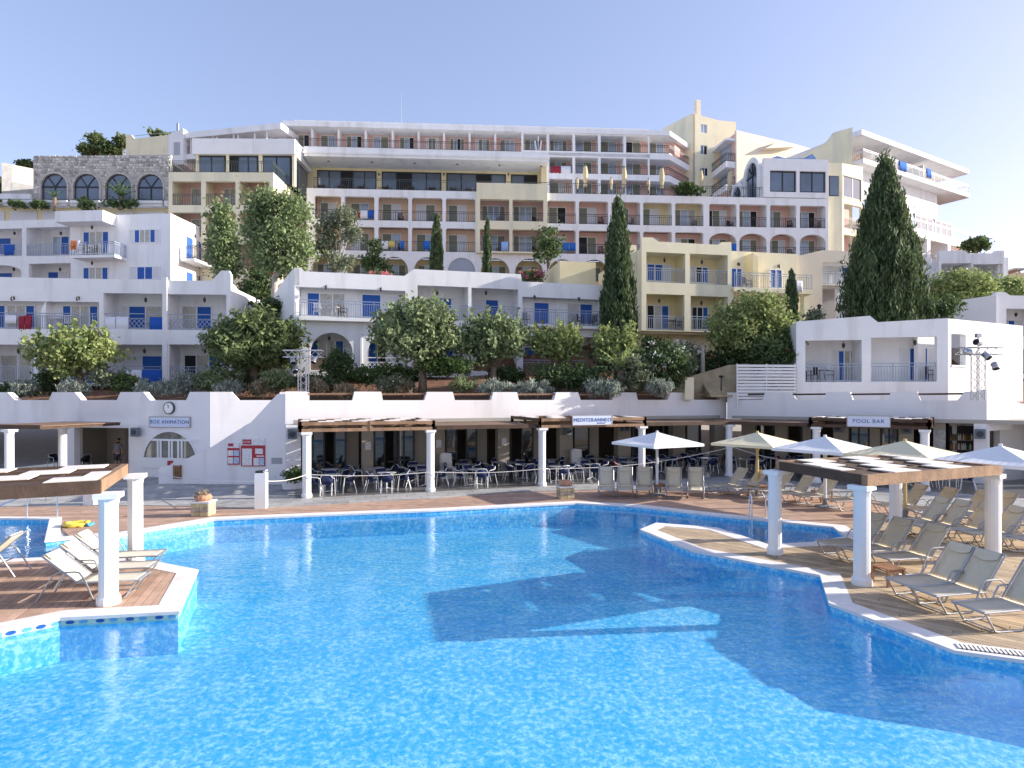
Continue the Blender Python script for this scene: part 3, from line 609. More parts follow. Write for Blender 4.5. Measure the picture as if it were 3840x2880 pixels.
# end block and stairs on the far right
EB = Bld('stair_block', 'white wall block with doorway and sloping parapet right of the bar', 'wall', *RR.world(RR.u(3700, 4), 4.0, 0)[:2], 18)
EB.plate('front_wall', [(0, 0), (.2, 0), (.2, 2.45), (1.75, 2.5), (1.75, 4.35), (0, 4.35)], [], 0, .3, WALLW)
EB.plate('sloping_wall', [(1.75, 0), (12, 0), (12, 2.0), (1.78, 4.0)], [], .6, .9, WALLW)
EB.box('door', .3, 1.2, .5, .6, 0, 2.45, DKFRAME); EB.box('rear_wall', .2, 12, 1.6, 1.9, 0, 3.6, WALLW)
for i in range(9): EB.box('step', 3.0 + .35 * i, 9, -2.0, -.4, .18 * i + .001, .18 * (i + 1), mat('stair_stone', (.36, .35, .34), .9))
EB.plate('curved_wall', [(2.5, 0), (2.5, 1.2), (3.6, 2.4), (5, 3.6), (5, 0)], [], -2.25, -2.02, WHITE)
# ------------------------------------------------------------------ columns, pergolas, canopies
COLW = mat('column_white_paint', (.80, .80, .80), .6, var=.02, vscale=3, bump=.1, bscale=30)
_colm = {}
def colmesh(h, r):
    k = (round(h, 2), r)
    if k not in _colm:
        q = MB().lathe([(r * 1.22, 0), (r * 1.24, .04), (r * 1.22, .13), (r * 1.05, .17), (r * 1.0, .2), (r * .98, h - .24), (r * 1.02, h - .2), (r * 1.06, h - .16), (r * 1.16, h - .10)], 14, a0=.1)
        _colm[k] = (q.mesh('shaft', COLW), MB().box(-r * 1.24, r * 1.24, -r * 1.24, r * 1.24, h - .10, h).mesh('capital', COLW))
    return _colm[k]
def column(label, X, Y, h, r, rz=0.0, group=None):
    c = thing('column', label, 'column', (X, Y, 0), rz, group); a, b = colmesh(h, r); obj('shaft', a, c); obj('capital', b, c); return c
CH = 2.62
names = ['first white column of the restaurant, next to the planter box', 'second white column of the restaurant, right end of the first checkered pergola', 'third white restaurant column, left of the mediteranneo sign', 'fourth white restaurant column, behind the left white parasol', 'white column at the inner corner where the restaurant turns to the bar']
for (x, y), nm in zip(((0, 0), (4.99, 0), (10.1, 0), (15.25, 0), (20.3, 0)), names): p = RF.world(x, y, 0); column(nm, p.x, p.y, CH, .17, RF.a, 'white columns of the restaurant front')
for u, nm in ((4.03, 'white column of the bar wing behind the white parasol next to the right pergola'), (8.24, 'white column of the bar wing under the right end of the pool bar pergola')):
    p = RR.world(u, 0, 0); column(nm, p.x, p.y, CH, .17, RR.a, 'white columns of the restaurant front')
p = gp(35, 1839); column('white column at the left picture edge under the timber canopy', p[0], p[1], CH, .17, LW.a, 'white columns of the restaurant front')
p = gp(235, 1809); column('white column left of the room where the man stands', p[0], p[1], CH, .17, LW.a, 'white columns of the restaurant front')

PANELW = mat('cream_roof_panel', (.72, .68, .63), .8, var=.06, vscale=4, dirt=(.5, .46, .4), damt=.4, dscale=1.2)
PANELD = mat('brown_roof_panel', (.075, .042, .03), .75, var=.3, vscale=5)
def quad(c, s, t): a, b, d, e = c; return a.lerp(b, s).lerp(e.lerp(d, s), t)      # corners: front left, front right, back right, back left
def pergola(label, C, z, bh, nu, nv, phase=0, mats=(WOODD, WOODL), double=0.0, skip=(), bw=.14):
    """checkered slat roof between four plan corners; z = underside of the beams"""
    c0 = sum((Vector(p) for p in C), Vector((0, 0))) / 4
    P = thing('pergola', label, 'pergola', (c0.x, c0.y, 0)); K = [Vector((p[0] - c0.x, p[1] - c0.y, 0)) for p in C]
    up = lambda v, h: (v.x, v.y, h)
    for i in range(4):
        if i in skip: continue
        a, b = K[i], K[(i + 1) % 4]; m = mats[i % len(mats)]
        d = (b - a).normalized(); n = Vector((d.y, -d.x, 0)); ext = bw / 2 if i % 2 == 0 else -bw / 2 - .002
        if not double: MB().bar(up(a - d * ext, z + bh / 2), up(b + d * ext, z + bh / 2), bw, bh - .004 * (i % 2)).build('beam', m, P)
        else:
            for zz in (z, z + double): MB().bar(up(a - d * ext, zz + bh / 2), up(b + d * ext, zz + bh / 2), bw, bh - .004 * (i % 2)).build('beam', m, P)
            L = (b - a).length; k = max(1, round(L / 2.4))
            for j in range(k + 1): v = a.lerp(b, j / k); MB().bar(up(v, z + .001), up(v, z + double + bh + .01), bw + .02, bw + .02).build('post', m, P)
    top = z + bh + (double or 0)
    for i in range(1, nu):       # rafters
        a, b = quad(K, i / nu, 0), quad(K, i / nu, 1); MB().bar(up(a, top - .06), up(b, top - .06), .05, .08).build('rafter', WOODD, P)
    for j in range(nv):              # rows of alternating pale and dark panels, each row shifted by half a panel
        t0, t1 = j / nv, (j + 1) / nv; i = -2
        while True:
            s0 = (i + (j * .55 + phase) % 2) / nu; s1 = s0 + 1 / nu; lo = i % 2; i += 1
            if s0 >= 1: break
            if s1 <= .01: continue
            s0, s1 = max(0, s0), min(1, s1)
            if s1 - s0 < .02: continue
            v = [quad(K, s, t) for s, t in ((s0 + .004, t0 + .01), (s1 - .004, t0 + .01), (s1 - .004, t1 - .01), (s0 + .004, t1 - .01))]
            zz = top if lo else top - .05
            MB().prism([(p.x, p.y) for p in v], zz - .012, zz + .012).build('roof_panel', PANELW if lo else PANELD, P)
    for j in range(1, nv): a, b = quad(K, 0, j / nv), quad(K, 1, j / nv); MB().bar(up(a, top - .035), up(b, top - .035), .035, .06).build('batten', WOODD, P)
    return P
# right pergola
zt = 2.36
C = [gp(3249, 1782, zt), gp(3752, 1745, zt), gp(3318, 1704, zt), gp(2912, 1728, zt)]
def inset(C, w): c = sum((Vector(p) for p in C), Vector((0, 0))) / 4; return [Vector(p) + (c - Vector(p)).normalized() * w for p in C]
PR = inset(C, .08)
pergola('checkered timber pergola on four white columns over the right sun loungers', PR, 2.13, .23, 5, 4, 0, (WOODL, WOODL, WOODL, WOODD))  # left front beam: its shade is put into the darker wood colour
for (x, y), nm in zip(((2917, 2083), (3249, 2201), (3744, 2110)), ('left front column of the right pergola at the pool edge', 'nearest column of the right pergola beside the small wooden table', 'right column of the right pergola near the photo edge')):
    p = gp(x, y); column('white ' + nm, p[0], p[1] + .17, 2.13, .165, .6, 'white columns of the right pergola')
a, b, c = (Vector(gp(x, y)) + Vector((0, .2)) for x, y in ((2917, 2083), (3249, 2201), (3744, 2110))); p = a + c - b
column('white rear column of the right pergola amid the loungers', p.x, p.y, 2.13, .165, .6, 'white columns of the right pergola')
# left pergola
zt = 2.38
n_, b_ = Vector(gp(371, 1806, zt)), Vector(gp(477, 1741, zt)); fdir = (Vector(gp(0, 1826, zt)) - n_).normalized()
PLc = inset([n_ + fdir * 4.4, n_, b_, b_ + fdir * 4.4], .05)
pergola('checkered timber pergola on white columns over the left deck', PLc, 2.15, .25, 5, 4, 1, (WOODD, WOODL, WOODD, WOODL))  # front beam coloured dark to paint in its shade
p = gp(385, 2275); column('white near column of the left pergola standing by the loungers', p[0], p[1] + .17, 2.15, .17, .3, 'white columns of the left pergola')
p = gp(491, 2118); column('white rear column of the left pergola at the deck edge', p[0], p[1] + .17, 2.15, .165, .3, 'white columns of the left pergola')
# restaurant pergolas
def rperg(label, B, u0, u1, d0, d1, z, dbl, nu, nv, mats, bh=.13):
    C = [B.world(u0, d0, 0), B.world(u1, d0, 0), B.world(u1, d1, 0), B.world(u0, d1, 0)]; return pergola(label, [(p.x, p.y) for p in C], z, bh, nu, nv, 0, mats, dbl, bw=.12)
rperg('checkered timber pergola over the left half of the restaurant terrace', RF, -.25, 5.1, -.1, 3.7, CH, .26, 8, 4, (WOODL, WOODD))
rperg('checkered timber pergola carrying the mediteranneo sign', RF, 9.95, 15.35, -.1, 3.7, CH, .30, 8, 4, (WOODL, WOODD))
rperg('checkered timber pergola over the pool bar terrace on the right', RR, 3.8, 8.4, -.1, 3.7, CH, .30, 7, 4, (WOODD, WOODL))
CAN = mat('brown_canopy_boards', (.20, .125, .085), .8, var=.15, vscale=3, wave=('X', 5, 1), bump=.3)
def canopy(label, B, u0, u1, z=CH, d0=-.05, d1=3.95):
    c = thing('flat_canopy', label, 'canopy', (*B.world((u0 + u1) / 2, 0, 0)[:2], 0), B.a); w = (u1 - u0) / 2
    MB().slab([(-w, z + .10), (w, z + .10), (w, z + .14), (-w, z + .14)], [], d0 + .1, d1).build('roof_sheet', CAN, c)
    MB().box(-w, w, d0, d0 + .1, z, z + .17).build('beam', WOODD, c)
    for i in range(6): x = -w + .1 + (2 * w - .2) * i / 5; MB().box(x - .04, x + .04, d0 + .1, d1 - .02, z - .02, z + .099).build('rafter', WOODD, c)
canopy('flat brown canopy between the two restaurant pergolas', RF, 5.25, 9.8, CH + .002)
canopy('flat brown canopy right of the mediteranneo pergola', RF, 15.5, 21.6, CH + .002)
canopy('flat brown canopy of the bar wing left of the pool bar pergola', RR, -1.3, 3.65, CH + .003)
canopy('weathered timber canopy at the left picture edge', LW, LW.u(-60, -4.3), LW.u(175, -4.3), CH + .004, -4.6, -.4)
canopy('dark timber canopy beside the room where the man stands', LW, LW.u(176, -1.2) + .1, LW.u(246, -1.2), CH - .1, -1.4, -.3)
pm = RF.world(12.05, -.26, 2.85); pm = on(RF, 2223, 1575, -.28); sign('white hanging sign reading MEDITERANNEO on the restaurant pergola', 'MEDITERANNEO', pm, RF.a, RF.u(2296) - RF.u(2151), .42, .235, 'RESTAURANT')
pb = on(RR, 3256, 1580, -.3); sign('pale blue hanging sign reading POOL BAR on the bar pergola', 'POOL BAR', pb, RR.a, (RR.u(3337) - RR.u(3175)) * .97, .46, .24)
# ------------------------------------------------------------------ white and yellow houses on the slope
def loggia(B, x0, y0, x1, y1, depth, ref=None, d=0.0):
    return B.rect(x0, y0, x1, y1, d, ref)
def shell(B, outer, holes, depth, m, t=.3, back=True, sides=True, roofz=None, inner=None, name='front_wall'):
    """front plate with openings, a rear plate at `depth` behind the loggias, side walls, roof"""
    B.plate(name, outer, holes, 0, t, m); us = [p[0] for p in outer]; zs = [p[1] for p in outer]; u0, u1, z0 = min(us), max(us), min(zs)
    zr = roofz if roofz is not None else max(zs) - .5
    if back: B.box('inner_wall', u0 + .3, u1 - .3, depth, depth + .25, z0, zr - .19, inner or m)
    if sides:
        for a in (u0 + .002, u1 - .302): B.box('side_wall', a, a + .3, t, 9.0, z0, zr, m)
    B.box('roof', u0 + .3, u1 - .3, t, 9.0, zr - .19, zr - .02, m); return zr
def floors(B, u0, u1, zs, d0, d1, m):
    for z in zs: B.box('floor_slab', u0, u1, d0, d1, z - .2, z, m)
def part(B, us, d0, d1, z0, z1, m, w=.22):
    for u in us: B.box('partition', u - w / 2, u + w / 2, d0, d1, z0, z1, m)

# --- lower left white block
L1 = Bld('white_guest_house', 'white two storey guest house at left with blue shutters and loggias above the clock wall', 'house', (0 - CX) / F * 38, 38, 4.5)
zb = L1.z(500, 1447); zt = L1.z(400, 1044)
U = L1.u
rr = [(U(-110), zb), (U(866), zb), (U(866), L1.z(866, 1030)), (U(858), L1.z(858, 1015)), (U(829), L1.z(829, 1015)), (U(792), L1.z(792, 1053)), (U(628), zt - .06), (U(-110), zt)]
hA = L1.rect(388, 1100, 612, 1235, ref=500); hB = L1.rect(629, 1104, 849, 1238, ref=740); hC = L1.rect(-90, 1130, 371, 1234, ref=150)
lo = [L1.rect(a, 1292, b, 1443, ref=(a + b) / 2) for a, b in ((-90, 126), (150, 371), (391, 612), (634, 858))]
shell(L1, rr, [hA, hB, hC] + lo, 1.7, WHITE, roofz=zt - .4)
floors(L1, U(-100), U(860), [hA[0][1] - .001], .3, 1.7, WHITE); floors(L1, U(-100), U(860), [zb + .2], .3, 1.7, WHITE)
zm = hA[0][1] - .21; part(L1, [U(620), U(380)], .3, 1.7, zm + .2, zt - .6, WHITE); part(L1, [U(138), U(381), U(623)], .3, 1.7, zb + .2, zm, WHITE)
L1.box('pilaster', U(612), U(629), -.12, 0, zb, zt + .1, WHITE)
L1.box('inner_wall', U(-105), U(372), .75, .9, zm + .21, zt - .6, WHITE)          # shallower recess on the left
L1.plate('privacy_wall', [(U(150), zm + .2), (U(168), zm + .2), (U(168), zm + 2.0), (U(150), zm + 1.4)], [], .1, .75, WHITE)
bt = L1.plate('side_buttress', [(.3, zb), (1.1, zb), (4.5, zb), (4.5, L1.z(943, 1121)), (.3, L1.z(881, 1060))], [], 0, .3, WHITE)
bt.rotation_euler = (0, 0, math.pi / 2); bt.location = (U(866), 0, 0)
dz = zm + .22; dh = 2.05
def D(B, x0, x1, y0, y1, d, k, ref=None, **kw): r = B.rect(x0, y0, x1, y1, d, ref); return opening(B, r[0][0], r[1][0], r[0][1], r[2][1], d, k, **kw)
D(L1, -30, 24, 1143, 1232, .74, 'bb'); D(L1, 26, 134, 1143, 1232, .74, 'ggb'); D(L1, 234, 371, 1145, 1232, .74, 'bggb')
D(L1, 482, 612, 1147, 1234, 1.69, 'bg'); D(L1, 682, 796, 1147, 1236, 1.69, 'gb'); D(L1, 455, 481, 1147, 1234, 1.69, 'w')
D(L1, -60, 70, 1330, 1441, 1.69, 'bg'); D(L1, 71, 122, 1330, 1441, 1.69, 'g'); D(L1, 215, 368, 1332, 1441, 1.69, 'wbb'); D(L1, 455, 612, 1332, 1441, 1.69, 'wb'); D(L1, 690, 832, 1330, 1441, 1.69, 'kgb')
railing(L1, U(-90), U(371), .08, hC[0][1], 1.0, RAILB)
def lattice(B, u0, u1, d, z0, h, m, step=.28):
    q = MB(); q.bar((u0, d, z0 + h), (u1, d, z0 + h), .05); q.bar((u0, d, z0 + .06), (u1, d, z0 + .06), .04); n = max(1, round((u1 - u0) / step)); e = (u1 - u0) / n; hh = h - .35
    q.bar((u0, d, z0 + hh + .06), (u1, d, z0 + hh + .06), .035)
    for i in range(n):
        for k in range(2):
            za, zc = z0 + .06 + hh * k / 2, z0 + .06 + hh * (k + 1) / 2
            q.bar((u0 + e * i, d, za), (u0 + e * (i + 1), d, zc), .03); q.bar((u0 + e * i, d + .003, zc), (u0 + e * (i + 1), d + .003, za), .03)
    return q.build('railing', m, B.e)
lattice(L1, U(389), U(611), .12, hA[0][1], 1.0, RAILB); lattice(L1, U(630), U(848), .12, hB[0][1], 1.0, RAILB)
for h in lo: railing(L1, h[0][0], h[1][0], .12, h[0][1] + .2, .95, RAILB)
for x, y in ((43, 1330), (523, 1332), (754, 1334)): lantern(L1, U(x), .6, L1.z(x, 1296) - .02)
for x in (528, 752): lantern(L1, U(x), .6, L1.z(x, 1103))
for x in (53, 297): lantern(L1, U(x), -.002, L1.z(x, 1112), True)

# --- upper left white block
L2 = Bld('white_guest_house', 'upper white guest house at far left with square balcony and roof box', 'house', (640 - CX) / F * 50, 50, -4.6)
U = L2.u; zt = L2.z(500, 804); zb = L2.z(500, 1120)
up = L2.z(500, 957); rr = [(U(-110), zb), (0, zb), (0, zt), (U(437), zt), (U(261), zt - .25), (U(-110), zt - .25)]
hs = [L2.rect(-90, 856, 82, 959, ref=100), L2.rect(98, 852, 262, 959, ref=180), L2.arch(-90, 994, 80, 1085, ref=20, spring=.6), L2.rect(108, 988, 265, 1085, ref=180)]
shell(L2, rr, hs, 1.6, WHITE, roofz=zt - .45, sides=False)
L2.box('side_wall', -.3, 0, .3, 6.2, zb, zt, WHITE)
floors(L2, U(-105), U(268), [hs[0][0][1] - .001], .3, 1.6, WHITE); part(L2, [U(90), U(268)], .3, 1.6, zb, zt - .7, WHITE)
L2.box('roof_box', U(262), U(436), -1.5, .9, L2.z(350, 829, -1.5), L2.z(350, 788, -1.5), WHITE)
L2.box('balcony', U(268, -1.4), U(430, -1.4), -1.4, 0, L2.z(350, 966, -1.4), L2.z(350, 956, -1.4), WHITE)
railing(L2, U(268, -1.35), U(428, -1.35), -1.35, L2.z(350, 956, -1.4), 1.05, RAILB, ends=1.33)
D(L2, 312, 410, 868, 953, -.001, 'bggb'); D(L2, 486, 603, 860, 912, -.001, 'wbggbw', name='window'); D(L2, 312, 408, 1002, 1080, -.001, 'bggb', name='window'); D(L2, 486, 603, 999, 1050, -.001, 'wbbw', name='window')
D(L2, -30, 45, 892, 957, 1.59, 'b'); D(L2, 46, 80, 892, 957, 1.59, 'w'); D(L2, 168, 262, 886, 957, 1.59, 'wcb'); D(L2, -20, 50, 1022, 1085, 1.59, 'b'); D(L2, 180, 262, 1018, 1085, 1.59, 'bw')
railing(L2, hs[0][0][0], hs[0][1][0], .1, hs[0][0][1], 1.0, RAILB); railing(L2, hs[1][0][0], hs[1][1][0], .1, hs[1][0][1], 1.0, RAILB)
for x in (30, 206): lantern(L2, U(x), .6, L2.z(x, 855))
for x in (28, 203): lantern(L2, U(x), .6, L2.z(x, 992))
lantern(L2, U(345, -.7), -.7, L2.z(345, 829, -1.5)); lantern(L2, U(345, -.7), -.7, L2.z(345, 966, -1.4))
zq = L2.z(640, 957)
L2.box('balcony', 0, 1.3, 1.2, 6.6, zq - .22, zq, WHITE)
q = MB(); 
for a, b in (((1.25, 1.25), (1.25, 6.55)), ((0, 1.25), (1.25, 1.25)), ((0, 6.55), (1.25, 6.55))):
    for zz in (1.05, .88, .1): q.bar((*a, zq + zz), (*b, zq + zz), .04)
    n = int(math.dist(a, b) / .16)
    for i in range(n + 1): t = i / n; q.bar((a[0] + (b[0] - a[0]) * t, a[1] + (b[1] - a[1]) * t, zq), (a[0] + (b[0] - a[0]) * t, a[1] + (b[1] - a[1]) * t, zq + 1.05), .025)
q.build('railing', RAILD, L2.e)
for z0 in (zq, zq - 3.0):
    p = MB().box(-.01, .05, 2.0, 4.6, z0 + .02, z0 + 2.15).build('door', FRAMEW, L2.e)
    for k, (nm, m) in enumerate((('shutter', BLUE), ('pane', CURT), ('shutter', BLUE))): MB().box(.05, .08, 2.08 + .85 * k, 2.85 + .85 * k, z0 + .1, z0 + 2.07).build(nm, m, p)
lantern(L2, .05, 3.3, zq + 2.7)

# --- centre white block (sunlit)
C1 = Bld('white_guest_house', 'white guest house in the centre with blue doors, balcony over arches behind the mulberry trees', 'house', (1103 - CX) / F * 38.85, 38.85, 13.5)
U = C1.u; zb = C1.z(1300, 1412); zr = C1.z(1330, 1026); zh = C1.z(1700, 1016); zl = C1.z(2100, 1062)
rr = [(0, zb), (U(2262), zb), (U(2262), zl), (U(1957), zl), (U(1953), zh), (U(1552), zh), (U(1517), zr), (U(1142), zr), (U(1128), C1.z(1130, 1004)), (0, C1.z(1103, 1005))]
rec = C1.rect(1108, 1082, 1520, 1195, ref=1300); h2 = C1.rect(1566, 1073, 1756, 1200, ref=1660); h3 = C1.rect(1768, 1082, 1944, 1203, ref=1850); h4 = C1.rect(1959, 1118, 2258, 1222, ref=2100)
ar = [C1.arch(1163, 1247, 1323, 1388, ref=1240), C1.arch(1379, 1250, 1530, 1388, ref=1450), C1.rect(1600, 1262, 1750, 1390, ref=1680), C1.rect(1775, 1266, 1940, 1392, ref=1850), C1.rect(1962, 1262, 2252, 1392, ref=2100)]
shell(C1, rr, [rec, h2, h3, h4] + ar, 1.7, WHITE, roofz=zl - .1)
fz = rec[0][1]
floors(C1, .3, U(2255), [fz - .001], .3, 1.7, WHITE); floors(C1, .3, U(2255), [zb + .3], .3, 1.7, WHITE)
C1.box('inner_wall', .31, U(1540), .75, .9, fz, zr - .8, WHITE); C1.box('inner_wall', U(1955), U(2258), .75, .9, h4[0][1] - .3, zl - .5, WHITE)
part(C1, [U(1540), U(1762), U(1950)], .3, 1.7, fz, zl - .4, WHITE); part(C1, [U(1351), U(1560), U(1762), U(1950)], .3, 1.7, zb + .3, fz - .2, WHITE)
C1.box('balcony', .35, U(1520), -.55, .05, fz - .22, fz, WHITE); railing(C1, .38, U(1518), -.5, fz, 1.05, RAILB, ends=.5)
C1.box('balcony', U(1959), U(2262), -.45, .05, h4[0][1] - .2, h4[0][1], WHITE); railing(C1, U(1960), U(2260), -.4, h4[0][1], 1.05, RAILB)
railing(C1, h2[0][0], h2[1][0], .1, h2[0][1], 1.0, RAILB); railing(C1, h3[0][0], h3[1][0], .1, h3[0][1], 1.0, RAILB)
C1.box('pilaster', U(1351), U(1358), -.06, 0, zb, fz - .25, WHITE)
zs_ = C1.z(1103, 1006); MB().slab([(0, zb), (1.7, zb), (1.7, zs_ - 1.5), (1.0, zs_ - .55), (.12, zs_ - .02), (0, zs_)], [], 0, .3, lambda u, z, d: (-1.35 * u + d, 3.56 * u + d * .3 + .02, z)).build('side_wall', WHITE, C1.e)
D(C1, 1150, 1295, 1098, 1190, .74, 'bgg'); D(C1, 1355, 1500, 1104, 1193, .74, 'bw'); D(C1, 1630, 1695, 1116, 1198, 1.69, 'b'); D(C1, 1770, 1870, 1122, 1200, 1.69, 'wb'); D(C1, 2000, 2060, 1133, 1218, .74, 'b'); D(C1, 2125, 2222, 1138, 1218, .74, 'gb')
D(C1, 1160, 1290, 1275, 1385, 1.69, 'bggb'); D(C1, 1380, 1450, 1275, 1385, 1.69, 'bk'); D(C1, 1630, 1700, 1300, 1388, 1.69, 'bb'); D(C1, 1800, 1880, 1300, 1388, 1.69, 'bg'); D(C1, 1965, 2005, 1300, 1388, 1.69, 'b'); D(C1, 2165, 2222, 1294, 1388, 1.69, 'b')
lattice(C1, ar[1][0][0], ar[1][1][0], .12, zb + .3, .95, FRAMEW); railing(C1, ar[4][0][0], ar[4][1][0], .12, zb + .3, .95, RAILB); railing(C1, ar[2][0][0], ar[2][1][0], .12, zb + .3, .95, RAILB)
q = MB(); u0, u1 = ar[0][0][0], (ar[0][0][0] + ar[0][1][0]) / 2; q.box(u0, u1, .1, .14, zb + .3, zb + 1.3); q.build('screen', mat('brown_screen', (.16, .11, .09), .8), C1.e)
for x, y in ((1223, 1070), (1428, 1078), (2003, 1108), (2169, 1115)): lantern(C1, U(x), -.003, C1.z(x, y), True)
for x in (1643, 1829): lantern(C1, U(x), .6, C1.z(x, 1078))
lantern(C1, U(1233), .5, C1.z(1233, 1250)); lantern(C1, U(2192), .6, C1.z(2192, 1262))
o = C1.plate('side_parapet', [(0, C1.z(1103, 1068)), (9, C1.z(1103, 1068)), (6.5, C1.z(1103, 1050)), (.3, C1.z(1103, 1006)), (0, C1.z(1103, 1006))], [], 0, .3, WHITE); o.rotation_euler = (0, 0, math.pi / 2); o.location = (.302, 0, 0)

# --- yellow house
Y1 = Bld('yellow_guest_house', 'pale yellow guest house with four loggias and blue doors behind the tall cypress', 'house', (2406 - CX) / F * 42, 42, 11.0)
U = Y1.u; zb = Y1.z(2550, 1243); zt = Y1.z(2550, 910)
rr = [(0, zb), (U(2743), zb), (U(2743), Y1.z(2743, 908)), (U(2706), Y1.z(2706, 908)), (U(2694), Y1.z(2694, 918)), (U(2470), zt), (U(2446), Y1.z(2446, 890)), (0, Y1.z(2406, 890))]
hs = [Y1.rect(2424, 948, 2570, 1060, ref=2500), Y1.rect(2587, 954, 2729, 1067, ref=2660), Y1.rect(2424, 1104, 2567, 1239, ref=2500), Y1.rect(2590, 1111, 2730, 1241, ref=2660)]
shell(Y1, rr, hs, 1.6, YEL2, roofz=zt - .5, inner=YEL)
for z in (hs[0][0][1], hs[2][0][1]): floors(Y1, .3, U(2735), [z - .001], .3, 1.6, YEL2)
part(Y1, [U(2578)], .3, 1.6, zb, zt - .6, YEL)
Y1.box('side_wall', -2.2, 0, .9, 1.2, zb, Y1.z(2370, 905), YEL2); Y1.box('side_wall', -4.9, -2.2, 3.2, 9, Y1.z(2300, 1068), Y1.z(2250, 985, 3.2), YEL)
D(Y1, 2424, 2515, 990, 1056, 1.59, 'bbw'); D(Y1, 2585, 2655, 1000, 1062, 1.59, 'gkb'); D(Y1, 2424, 2508, 1144, 1236, 1.59, 'kgb'); D(Y1, 2592, 2655, 1150, 1238, 1.59, 'kkb')
for h in hs: railing(Y1, h[0][0], h[1][0], .1, h[0][1], 1.0, RAILB)
for x, y in ((2492, 953), (2632, 960), (2472, 1108), (2630, 1116)): lantern(Y1, U(x, .6), .6, Y1.z(x, y))
Y1.box('base_wall', .2, U(3000), 1.0, 1.3, Y1.z(2550, 1420), zb + .01, YEL)
# set-back right half with balcony
zt2 = Y1.z(2850, 948); u0, u1 = U(2745), U(3038)
Y1.box('rear_wall', u0, U(2990, 1.2), 1.2, 1.5, zb - 3, Y1.z(2850, 946, 1.2), YEL2)
zf = Y1.z(2880, 1084); Y1.box('balcony', u0, u1, -.3, 1.2, zf - .3, zf, YEL2); railing(Y1, u0 + .05, u1 - .05, -.25, zf, 1.05, RAILB)
D(Y1, 2740, 2782, 1005, 1080, 1.19, 'bb'); D(Y1, 2885, 2932, 1010, 1082, 1.19, 'bb'); lantern(Y1, U(2766, 1.19), 1.19, Y1.z(2766, 985, 1.2), True); lantern(Y1, U(2917, 1.19), 1.19, Y1.z(2917, 993, 1.2), True)
Y1.box('pillar', u1 - .5, u1 - .05, 0, .45, Y1.z(3030, 1200), zf - .3, YEL2); Y1.plate('privacy_wall', [(U(2830), zf), (U(2850), zf), (U(2850), zf + 2.3), (U(2830), zf + 2.6)], [], .2, 1.2, YEL)
Y1.box('pillar', U(2738), U(2752), .02, .3, zb - .5, zf - .3, YEL2)

# --- white house right foreground
W1 = Bld('white_bungalow', 'white bungalow at right above the bar with two loggias and a sunlit side wall', 'house', (3555 - CX) / F * 33.6, 33.6, -10.3)
U = W1.u; zb = 3.2; zf = W1.z(3300, 1431)
rr = [(U(2986), zb), (0, zb), (0, W1.z(3555, 1193)), (U(3292), W1.z(3292, 1208)), (U(3262), W1.z(3262, 1184)), (U(2986), W1.z(2986, 1206))]
hs = [W1.rect(3020, 1276, 3232, 1432, ref=3125), W1.rect(3266, 1264, 3514, 1431, ref=3390)]
shell(W1, rr, hs, 1.8, WHITE, roofz=W1.z(3400, 1225), sides=False)
floors(W1, U(2990), -.31, [zf - .001], .3, 1.8, WHITE); part(W1, [U(3249)], .3, 1.8, zf, W1.z(3400, 1262), WHITE, .3); W1.box('side_wall', U(2986), U(2986) + .3, .3, 8, zb, W1.z(2986, 1210), WHITE)
SD = Bld(None, None, None, *W1.o, 27.0); SD.e = obj('side_wing', None, W1.e); SD.e.rotation_euler = (0, 0, SD.a - W1.a)
wz = W1.z(3555, 1193)
SD.plate('side_wall', [(.02, zb), (SD.u(3836), zb), (SD.u(3836), SD.z(3836, 1222)), (.02, wz - .02)], [SD.rect(3567, 1252, 3622, 1372, ref=3590)], .0, .3, WHITE)
r_ = SD.rect(3567, 1252, 3622, 1372, ref=3590); SD.box('inner_wall', r_[0][0] - .3, r_[1][0] + 1, 1.6, 1.8, zf, wz - .3, WHITE)
SD.box('ledge', r_[0][0] - .02, r_[1][0] + .1, -.05, .25, r_[0][1] - .06, r_[0][1] + .04, WHITE)
D(W1, 3120, 3232, 1313, 1430, 1.79, 'wbggb'); D(W1, 3375, 3512, 1303, 1429, 1.79, 'wbbw')
for h in hs: railing(W1, h[0][0], h[1][0], .1, h[0][1], 1.02, RAILB)
lantern(W1, U(3163, .8), .8, W1.z(3163, 1273)); lantern(W1, U(3431, .8), .8, W1.z(3431, 1262))

# --- houses behind at right
H3 = Bld('white_guest_house', 'white and cream guest house left of the huge cypress with a recessed balcony', 'house', (2982 - CX) / F * 46, 46, 8)
U = H3.u; zb = H3.z(3100, 1290)
H3.plate('front_wall', [(0, zb), (U(3084), zb), (U(3084), H3.z(3084, 1070)), (U(3250), H3.z(3084, 1070)), (U(3250), H3.z(3250, 945)), (U(3084), H3.z(3084, 938)), (0, H3.z(2982, 962))], [H3.rect(3085, 985, 3240, 1068, ref=3150)], 0, .3, CREAM)
H3.box('inner_wall', U(3084), U(3260), 1.4, 1.6, zb, H3.z(3150, 980), WHITE); H3.box('floor_slab', U(3084), U(3250), .3, 1.4, H3.z(3150, 1070) - .2, H3.z(3150, 1070), WHITE)
H3.box('lower_wall', U(3140), U(3260), .02, .3, zb, H3.z(3150, 1070) - .2, WHITE); H3.box('roof', .1, U(3250), .3, 7, H3.z(3200, 985), H3.z(3200, 960), WHITE)
D(H3, 3108, 3150, 998, 1066, 1.39, 'w'); D(H3, 3152, 3200, 1002, 1066, 1.39, 'b'); railing(H3, U(3085), U(3245), .05, H3.z(3150, 1068), 1.0, RAILB); lantern(H3, U(3152), -.003, H3.z(3152, 978), True)
H4 = Bld('white_guest_house', 'greyed white guest house on the far right slope with two deep loggias and stained parapet', 'house', (3522 - CX) / F * 54, 54, -3)
